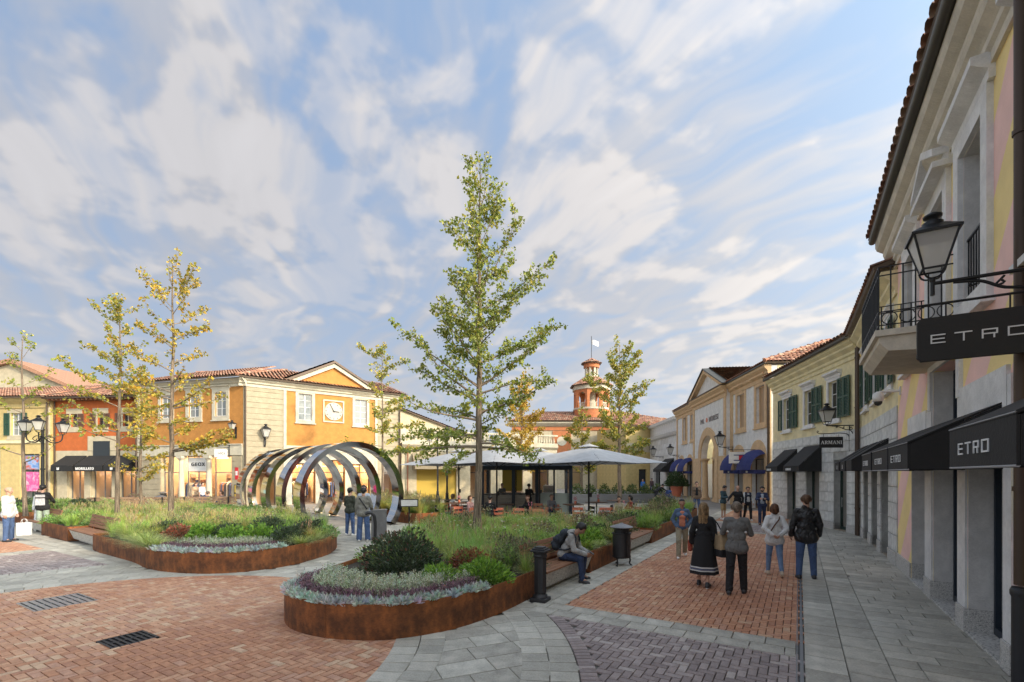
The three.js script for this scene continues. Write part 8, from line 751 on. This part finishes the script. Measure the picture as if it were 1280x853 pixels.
const STREETW = AWAY(0.40, -0.92);
// -- the four walking away along the street
{
  const w = person('blond woman in a black dress with a striped hem, walking away with a bag', 3.98, -9.8, STREETW - 0.15, { h: 1.72, fem: 1, cell: 0.015, hair: 'long', hairMat: BLOND, top: BLACKC, topName: 'blouse', sleeve: 'long', loose: 0.03, cuff: 0.03, legs: [{ th: [-0.12, 0.02], sh: [-0.28, 0.02] }, { th: [0.16, 0.02], sh: [0.04, 0.02] }], arms: [{ up: [0.1, 0.22], fo: [0.35, 0.05] }, { up: [-0.08, 0.28], fo: [0.5, 0.05] }], skirt: [0.80, 0.25, BLACKC, [[0.80, 0.835, WHITEC], [0.855, 0.87, cloth([0.25, 0.27, 0.45])], [0.885, 0.915, WHITEC]]], shoe: SHOE_DARK, sole: WHITE_SOLE });
  const bg = thing('shoulder_bag', 'large tan and black woven shoulder bag hanging from the blond woman', 'bag', [0, 0, 0]); bg.position.copy(w.position); bg.rotation.y = w.rotation.y; part('bag_body', prism([[-0.17, 0.72], [0.15, 0.70], [0.19, 0.92], [0.12, 1.12], [-0.14, 1.12], [-0.2, 0.92]], -0.06, 0.06, [], 0.02), cloth([0.42, 0.30, 0.17]), bg, T4(-0.34, -0.02, -0.05, -1.0)); part('bag_base', prism([[-0.175, 0.70], [0.155, 0.68], [0.175, 0.80], [-0.19, 0.82]], -0.07, 0.07, [], 0.02), BLACKC, bg, T4(-0.34, -0.02, -0.05, -1.0)); part('strap', tube([[-0.28, 1.1, -0.15], [-0.24, 1.35, -0.1], [-0.17, 1.43, 0.0], [-0.26, 1.3, 0.06], [-0.36, 1.1, 0.06]], 0.012, 24, 6), BLACKC, bg);
  const rb = thing('red_pouch', 'small red pouch held by the blond woman', 'bag', [0, 0, 0]); rb.position.copy(w.position); rb.rotation.y = w.rotation.y; part('pouch', bx(0.25, 0.34, 0.68, 0.92, 0.1, 0.22, 0.03), cloth([0.5, 0.09, 0.05]), rb); part('wrist_loop', tube([[0.30, 0.9, 0.16], [0.30, 0.97, 0.17], [0.29, 0.9, 0.18]], 0.006, 10, 5), cloth([0.4, 0.07, 0.04]), rb);
  person('grey-haired man in a grey T-shirt and black trousers, walking away with folded arms', 4.38, -9.2, STREETW - 0.05, { h: 1.77, cell: 0.015, build: 1.08, hair: 'short', hairMat: GREYH, top: GREYC, topName: 't_shirt', sleeve: 'short', hem: 0.07, loose: 0.018, arms: [{ up: [0.3, 0.3], fo: [1.45, -0.75] }, { up: [0.3, 0.3], fo: [1.4, -0.7] }], legs: [{ th: [0.2, 0.05], sh: [0.02, 0.04] }, { th: [-0.12, 0.05], sh: [-0.3, 0.04] }], pants: BLACKC, flare: 0.02, shoe: SHOE_DARK, sole: std([0.2, 0.18, 0.16]) });
  const wj = person('woman in a white jacket and light jeans walking with hands behind her back', 6.04, -10.85, STREETW + 0.1, { h: 1.63, fem: 1, cell: 0.015, build: 1.05, hair: 'bob', hairMat: REDH, top: WHITEC, sleeve: 'long', hem: 0.09, loose: 0.03, collar: 1, arms: [{ up: [-0.35, 0.35], fo: [-0.65, -0.75] }, { up: [-0.35, 0.35], fo: [-0.65, -0.75] }], legs: [{ th: [-0.16, 0.03], sh: [-0.5, 0.0] }, { th: [0.2, 0.05], sh: [0.02, 0.04] }], pants: JEAN_L, flare: 0, shoe: SHOE_BEIGE, sole: SOLE_TAN });
  part('bag_strap', tube([wj.joints.sp(0.50, -0.05, -0.10), wj.joints.sp(0.44, -0.10, -0.08), wj.joints.sp(0.3, -0.13, 0.02), wj.joints.sp(0.12, -0.125, 0.12)], 0.014, 12, 6), cloth([0.16, 0.07, 0.04]), wj);
  const q = []; for (let k = 0; k < 9; k++) q.push(k); 
  person('man in a black leather jacket and blue jeans, walking away', 6.55, -10.5, STREETW, { h: 1.85, cell: 0.015, build: 1.14, hair: 'short', hairMat: hairC(0.5, 0.32, 0.2), top: LEATHER, sleeve: 'long', hem: 0.09, loose: 0.024, collar: 1, cuff: 0.012, arms: [{ up: [0.0, 0.28], fo: [0.45, 0.0] }, { up: [0.0, 0.28], fo: [0.3, 0.1] }], legs: [{ th: [0.08, 0.08], sh: [0.0, 0.05] }, { th: [0.0, 0.07], sh: [-0.1, 0.05] }], pants: JEAN, flare: 0.012, shoe: SHOE_DARK, sole: std([0.3, 0.35, 0.12]) });
}
// -- coming towards us
{
  const p = person('woman in a denim jacket, coral top and khaki trousers, walking towards the planter', 4.72, -13.1, AWAY(-0.25, 0.97), { h: 1.63, fem: 1, skin: 1, cell: 0.016, hair: 'tied', hairMat: DARKH, top: DENIM, sleeve: 'long', loose: 0.026, collar: 1, arms: [{ up: [-0.15, 0.42], fo: [0.45, -0.45] }, { up: [-0.15, 0.42], fo: [0.45, -0.45] }], legs: walkA, pants: KHAKI, flare: 0.02, shoe: SHOE_WHITE, inner: CORAL, toe: [0, 0.5] });
  person('man in a blue suit with a pale tie, looking at his phone', 11.45, -21.6, AWAY(-0.35, 0.93), { h: 1.76, hair: 'short', hairMat: DARKH, beard: 1, top: cloth([0.035, 0.05, 0.11]), hem: 0.06, loose: 0.022, arms: [{ up: [0.35, 0.3], fo: [1.75, -0.5] }, { up: [0.35, 0.3], fo: [1.75, -0.5] }], head: [0.3, 0], legs: walkA, pants: cloth([0.035, 0.05, 0.11]), inner: cloth([0.5, 0.55, 0.62]), flare: 0.018, shoe: SHOE_BROWN });
  person('man in a white shirt, dark vest and black trousers near the peach building', 11.75, -23.5, AWAY(-0.2, 1), { h: 1.68, hair: 'short', hairMat: DARKH, top: WHITEC, vest: cloth([0.025, 0.03, 0.05]), inner: cloth([0.6, 0.6, 0.6]), legs: walkB, pants: BLACKC, shoe: SHOE_WHITE, arms: [{ up: [0.2, 0.2], fo: [0.7, 0.1] }, { up: [-0.1, 0.2], fo: [0.5, 0.1] }] });
  person('bald man in a black sweater reaching sideways by the peach building', 10.95, -22.9, AWAY(-0.1, 1), { h: 1.74, build: 1.1, top: BLACKC, hem: 0.04, loose: 0.02, legs: stand, pants: cloth([0.05, 0.05, 0.07]), arms: [{ up: [0.2, 0.75], fo: [0.4, 0.6] }, { up: [0.1, 0.3], fo: [0.5, -0.2] }] });
  person('man in a teal jacket and khaki shorts bent over his phone', 10.75, -24.0, AWAY(0.6, 0.8), { h: 1.72, hair: 'short', hairMat: DARKH, top: cloth([0.05, 0.10, 0.12]), hem: 0.05, loose: 0.025, head: [0.5, 0], legs: stand, pants: cloth([0.48, 0.34, 0.17]), shorts: 1, arms: [{ up: [0.3, 0.2], fo: [1.6, -0.3] }, { up: [0.3, 0.2], fo: [1.6, -0.3] }], shoe: SHOE_WHITE });
  person('man in an open brown jacket and jeans before the arched portal', 11.2, -28.6, AWAY(-0.3, 0.95), { h: 1.82, build: 1.1, hair: 'short', hairMat: DARKH, top: cloth([0.22, 0.15, 0.10]), hem: 0.08, loose: 0.035, inner: BLACKC, legs: stand, pants: JEAN });
  person('man in black bending over a pushchair in the far street', 11.0, -36.0, AWAY(1, -0.3), { h: 1.8, hair: 'short', hairMat: DARKH, lean: 0.95, head: [0.6, 0], top: BLACKC, hem: 0.03, legs: [{ th: [-0.35, 0.05], sh: [-0.45, 0.03] }, { th: [0.25, 0.05], sh: [-0.05, 0.03] }], pants: cloth([0.03, 0.03, 0.04]), arms: [{ up: [1.0, 0.1], fo: [1.0, 0.1] }, { up: [0.9, 0.4], fo: [0.7, 0.2] }] });
  const st = thing('pushchair', 'blue and black pushchair in the far street', 'pushchair', [12.15, 0, -36.1], -0.3); part('seat', prism([[-0.25, 0.35], [0.25, 0.35], [0.3, 0.55], [-0.05, 0.6], [-0.25, 1.05], [-0.33, 1.0]], -0.22, 0.22, [], 0.02), cloth([0.04, 0.07, 0.2]), st); part('hood', new THREE.SphereGeometry(0.28, 14, 8, 0, 6.283, 0, 1.4).scale(1, 1, 0.85).rotateZ(0.5).translate(-0.12, 0.78, 0), cloth([0.05, 0.09, 0.26]), st); part('frame', merge([rod([-0.3, 0.12, 0.22], [0.05, 0.6, 0.22], 0.015), rod([-0.3, 0.12, -0.22], [0.05, 0.6, -0.22], 0.015), rod([0.35, 0.12, 0.2], [-0.35, 1.0, 0.22], 0.015), rod([0.35, 0.12, -0.2], [-0.35, 1.0, -0.22], 0.015), rod([-0.35, 1.0, 0.22], [-0.35, 1.0, -0.22], 0.018)]), M.iron, st); for (const [a, b2] of [[-0.3, 0.24], [-0.3, -0.24], [0.35, 0.21], [0.35, -0.21]]) part('wheel', new THREE.TorusGeometry(0.1, 0.025, 6, 14).translate(a, 0.12, b2), M.blackPaint, st);
  const ph = thing('mobile_phone', 'mobile phone in the hands of the man in the blue suit', 'phone', [0, 0, 0]); ph.position.set(11.33, 1.15, -21.25); ph.rotation.y = AWAY(-0.35, 0.93); part('case', bx(-0.035, 0.035, -0.07, 0.07, -0.005, 0.005, 0.003), M.blackPaint, ph); part('screen', bx(-0.03, 0.03, -0.064, 0.064, -0.0075, -0.0055), M.darkGlass, ph);
}
// -- the seated man with backpack and phone
{
  const [x, z] = S(9.45, -4.42), face = AWAY(SN[0], SN[1]), p = person('man in a grey hoodie and jeans sitting bent over his phone on the bench', x, z, face + 0.12, { h: 1.76, sit: 0.445, cell: 0.014, hair: 'short', hairMat: DARKH, skin: 1, lean: 0.52, head: [0.75, 0.0], top: HOODIE, hood: 1, loose: 0.03, sleeve: 'long', cuff: 0.008, legs: [{ th: [1.5, 0.12], sh: [0.12, 0.08] }, { th: [1.5, 0.2], sh: [-0.12, 0.12] }], arms: [{ up: [0.3, 0.12], fo: [1.2, -0.38] }, { up: [0.3, 0.12], fo: [1.2, -0.38] }], hand: [0.9, 0.9], pants: JEAN_D, flare: 0.01, shoe: SHOE_DARK, sole: WHITE_SOLE });
  const J = p.joints, put = (o) => { o.position.copy(p.position); o.rotation.y = p.rotation.y; o.scale.copy(p.scale); }; const bp = thing('backpack', 'dark blue-grey backpack on the back of the seated man', 'backpack'); put(bp); part('pack', skin([cap(J.sp(0.08, -0.21, -0.08), J.sp(0.08, -0.21, 0.08), 0.10), cap(J.sp(0.25, -0.23, -0.08), J.sp(0.25, -0.23, 0.08), 0.11), cap(J.sp(0.42, -0.2, -0.07), J.sp(0.42, -0.2, 0.07), 0.09)], 0.015, 0.05), cloth([0.035, 0.045, 0.06]), bp); part('pocket', skin([cap(J.sp(0.1, -0.31, -0.07), J.sp(0.1, -0.31, 0.07), 0.05), cap(J.sp(0.2, -0.33, -0.07), J.sp(0.2, -0.33, 0.07), 0.04)], 0.012, 0.04), cloth([0.05, 0.06, 0.075]), bp); for (const s of [-1, 1]) part('shoulder_strap', tube([J.sp(0.46, -0.14, s * 0.1), J.sp(0.535, -0.02, s * 0.12), J.sp(0.47, 0.1, s * 0.13), J.sp(0.3, 0.13, s * 0.16), J.sp(0.15, 0.02, s * 0.17), J.sp(0.08, -0.12, s * 0.14)], 0.018, 24, 6), cloth([0.03, 0.035, 0.05]), bp);
  const ph = thing('mobile_phone', 'mobile phone in the hands of the seated man', 'phone'); put(ph); const m = [0, 1, 2].map((k) => (J.wri[0][k] + J.wri[1][k]) / 2), g = bx(-0.038, 0.038, -0.075, 0.075, -0.005, 0.005, 0.003); g.rotateX(-1.0); g.translate(m[0], m[1] + 0.03, m[2] + 0.1); part('case', g, M.blackPaint, ph); const g2 = bx(-0.033, 0.033, -0.068, 0.068, -0.0075, -0.0055); g2.rotateX(-1.0); g2.translate(m[0], m[1] + 0.03, m[2] + 0.1); part('screen', g2, M.darkGlass, ph);
}
// -- by the mirror hoops
{
  person('man in a dark olive jacket and jeans, back turned, by the mirror hoop', -6.1, -17.75, AWAY(0.3, -0.95), { h: 1.78, hair: 'short', hairMat: DARKH, top: cloth([0.045, 0.05, 0.035]), hem: 0.03, loose: 0.026, legs: stand, pants: JEAN, shoe: SHOE_WHITE, arms: [{ up: [0.15, 0.2], fo: [0.6, 0] }, { up: [0.15, 0.2], fo: [0.9, -0.2] }] });
  const p = person('man in a grey jacket with a bag strap and wide jeans by the hoop', -5.15, -16.35, AWAY(-0.2, -0.98), { h: 1.83, hair: 'short', hairMat: DARKH, top: cloth([0.24, 0.23, 0.20]), hem: 0.04, loose: 0.04, legs: stand, pants: JEAN, flare: 0.045, shoe: SHOE_WHITE, arms: [{ up: [0.2, 0.3], fo: [1.0, 0] }, { up: [0.1, 0.2], fo: [0.5, 0] }] }); part('bag_strap', tube([p.joints.sp(0.46, -0.1, 0.12), p.joints.sp(0.3, -0.15, 0.0), p.joints.sp(0.1, -0.14, -0.13)], 0.02, 12, 6), BLACKC, p);
  person('man in a pale blue shirt facing the two visitors by the hoop', -5.75, -18.3, AWAY(0.2, 0.98), { h: 1.86, hair: 'short', hairMat: DARKH, beard: 1, top: cloth([0.5, 0.56, 0.66]), topName: 'shirt', legs: stand, pants: cloth([0.03, 0.04, 0.07]), arms: [{ up: [0.2, 0.3], fo: [1.3, -0.2] }, { up: [0.2, 0.3], fo: [1.2, -0.2] }] });
  person('child in a bright pink outfit inside the tunnel of hoops', -12.2, -24.8, AWAY(0.9, 0.3), { h: 1.28, fem: 1, hair: 'long', hairMat: DARKH, hairLen: -0.2, top: cloth([0.75, 0.05, 0.25]), legs: stand, pants: cloth([0.75, 0.05, 0.25]), shoe: SHOE_WHITE });
  person('woman in a blue patterned dress walking by the clock building', -9.6, -35.0, AWAY(-0.8, 0.6), { h: 1.68, fem: 1, hair: 'long', hairMat: BROWNH, top: cloth([0.06, 0.09, 0.2]), skirt: [0.62, 0.26, cloth([0.06, 0.09, 0.2])], legs: walkA });
}
// -- left edge
{
  const p = person('bald man in a white shirt and jeans carrying white shopping bags', -17.3, -16.2, AWAY(0.92, -0.3), { h: 1.86, cell: 0.018, build: 1.08, top: WHITEC, topName: 'shirt', hem: 0.08, loose: 0.028, legs: stand, pants: JEAN, flare: 0.02, shoe: SHOE_DARK, arms: [{ up: [0.05, 0.12], fo: [0.1, 0.1] }, { up: [0.1, 0.15], fo: [0.25, 0.1] }] });
  [[0.55, 0.0, 'white paper shopping bag in the right hand of the bald man'], [-0.25, 0.42, 'white paper shopping bag in the left hand of the bald man']].forEach(([dx, dz, lb]) => { const b = thing('shopping_bag', lb, 'bag', [-17.3 + dx, 0.22, -16.2 + dz], 0.4, 'white shopping bags'); part('bag', prism([[-0.17, 0], [0.17, 0], [0.18, 0.42], [-0.18, 0.42]], -0.06, 0.06, [], 0.004), std([0.8, 0.8, 0.8], { roughness: 0.7 }), b); part('handle', merge([tube([[-0.07, 0.42, 0.05], [-0.05, 0.54, 0.02], [0.05, 0.54, 0.02], [0.07, 0.42, 0.05]], 0.005, 12, 5), tube([[-0.07, 0.42, -0.05], [-0.05, 0.54, -0.02], [0.05, 0.54, -0.02], [0.07, 0.42, -0.05]], 0.005, 12, 5)]), M.letter, b); });
  const q = person('man in a cap and black jacket with white back print, hugging a woman', -18.9, -19.0, AWAY(-0.35, -0.94), { h: 1.86, top: BLACKC, hem: 0.05, loose: 0.035, cap: BLACKC, hair: 'short', hairMat: DARKH, legs: stand, pants: cloth([0.36, 0.45, 0.36]), flare: 0.03, arms: [{ up: [0.6, 0.2], fo: [1.2, -0.2] }, { up: [0.5, 0.2], fo: [1.1, -0.2] }] }); part('jacket_print', merge([bx(-0.14, 0.14, 0, 0.1, -0.01, 0), bx(-0.14, 0.14, -0.3, -0.04, -0.01, 0)]).rotateY(0).translate(0, 1.30, -0.167), cloth([0.62, 0.60, 0.62]), q);
  person('woman in white with brown hair held by the man in the black jacket', -19.35, -19.35, AWAY(0.75, 0.6), { h: 1.7, fem: 1, hair: 'long', hairMat: hairC(0.55, 0.33, 0.16), top: WHITEC, legs: [{ th: [0.1, 0.05], sh: [0.0, 0.05] }, { th: [-0.2, 0.1], sh: [-0.35, 0.08] }], pants: WHITEC, flare: 0.04, shoe: SHOE_WHITE });
  person('seated person in a blue sweater on the timber bench, back turned', -17.9, -27.5, AWAY(0.3, -0.95), { h: 1.7, sit: 0.45, lean: 0.35, hair: 'short', hairMat: GREYH, top: cloth([0.06, 0.10, 0.24]), legs: [{ th: [1.5, 0.1], sh: [0, 0.05] }, { th: [1.5, 0.1], sh: [0, 0.05] }], pants: NAVY }); person('seated curly-haired woman in a navy top on the timber bench', -17.0, -27.6, AWAY(-0.6, 0.8), { h: 1.68, fem: 1, sit: 0.45, hair: 'bob', hairMat: BROWNH, top: NAVY, legs: [{ th: [1.5, 0.1], sh: [0, 0.05] }, { th: [1.5, 0.1], sh: [0, 0.05] }], pants: NAVY, arms: [{ up: [0.6, 0.2], fo: [1.2, -0.1] }, { up: [0.6, 0.2], fo: [1.3, -0.1] }] });
  person('woman in a beige coat before the GEOX shop', -21.6, -32.2, AWAY(0.8, 0.5), { h: 1.7, fem: 1, hair: 'bob', hairMat: REDH, top: cloth([0.55, 0.38, 0.24]), hem: 0.3, loose: 0.04, legs: walkA, pants: cloth([0.1, 0.08, 0.07]) }); person('man in a white T-shirt and jeans before the GEOX shop', -20.95, -31.9, AWAY(0.9, 0.3), { h: 1.72, hair: 'short', hairMat: DARKH, top: WHITEC, topName: 't_shirt', sleeve: 'short', legs: walkB, pants: JEAN_D });
  person('man in a grey striped shirt inside the GEOX shop window', -20.0, -33.95, AWAY(-0.4, 0.9), { h: 1.75, hair: 'short', hairMat: BROWNH, top: cloth([0.3, 0.3, 0.32]), topName: 'shirt', legs: stand, pants: cloth([0.1, 0.09, 0.09]) });
}
// -- cafe
{
  const seat = [{ th: [1.5, 0.12], sh: [0.05, 0.06] }, { th: [1.5, 0.12], sh: [-0.05, 0.06] }], at = [{ up: [0.6, 0.2], fo: [1.4, -0.2] }, { up: [0.6, 0.2], fo: [1.4, -0.2] }];
  person('dark-haired man in black sitting at the cafe with his back turned', -0.95, -20.3, AWAY(0.1, -1), { h: 1.76, sit: 0.46, hair: 'short', hairMat: DARKH, top: BLACKC, legs: seat, arms: at, pants: BLACKC }); person('waiter in black standing at the pale kiosk counter', 0.95, -26.6, AWAY(0.3, -0.9), { h: 1.74, hair: 'short', hairMat: DARKH, top: BLACKC, topName: 'shirt', legs: stand, pants: BLACKC, arms: at }); person('barista with dark hair inside the kiosk', -0.6, -28.4, AWAY(0, 1), { h: 1.72, hair: 'tied', hairMat: DARKH, top: GREYC, legs: stand, pants: BLACKC, arms: at }); person('woman with red-brown hair in black sitting at the low cafe table', 0.75, -21.45, AWAY(-0.5, 0.85), { h: 1.7, fem: 1, sit: 0.46, hair: 'tied', hairMat: REDH, top: BLACKC, legs: seat, arms: at, pants: BLACKC, lean: 0.1 }); [[-1.9, -21.3, 0.9, 'woman in a pale pink top sitting at the cafe near the hoops', [0.6, 0.36, 0.34], BROWNH], [4.7, -20.7, -0.4, 'man in a beige shirt sitting at the cafe beside the shrubs', [0.5, 0.42, 0.3], DARKH], [-2.9, -23.2, 2.2, 'woman in a white blouse sitting at the cafe by the lamp posts', [0.7, 0.7, 0.68], BLOND], [1.9, -22.7, 0.2, 'man in a grey sweater sitting in front of the kiosk', [0.25, 0.25, 0.27], GREYH], [5.4, -21.5, -1.4, 'woman in a brick red top sitting beside the street-side parasol', [0.4, 0.1, 0.07], DARKH]].forEach(([x, z, r, lb, c, hm], i) => person(lb, x, z, r, { h: 1.68, fem: i % 2 === 0, sit: 0.46, hair: i % 2 ? 'short' : 'bob', hairMat: hm, top: cloth(c), legs: seat, arms: at, pants: JEAN_D })); person('person in a bright blue jacket on the far side of the cafe', 13.6, -49, AWAY(-0.5, 0.8), { h: 1.75, hair: 'short', hairMat: DARKH, top: cloth([0.03, 0.18, 0.6]), legs: stand, pants: NAVY }); person('person in dark clothes walking far off before the yellow shop', 16.6, -56, AWAY(-0.5, 0.8), { h: 1.75, hair: 'short', hairMat: DARKH, top: cloth([0.1, 0.06, 0.07]), legs: walkA, pants: NAVY });
}
renderer.render(scene, camera);
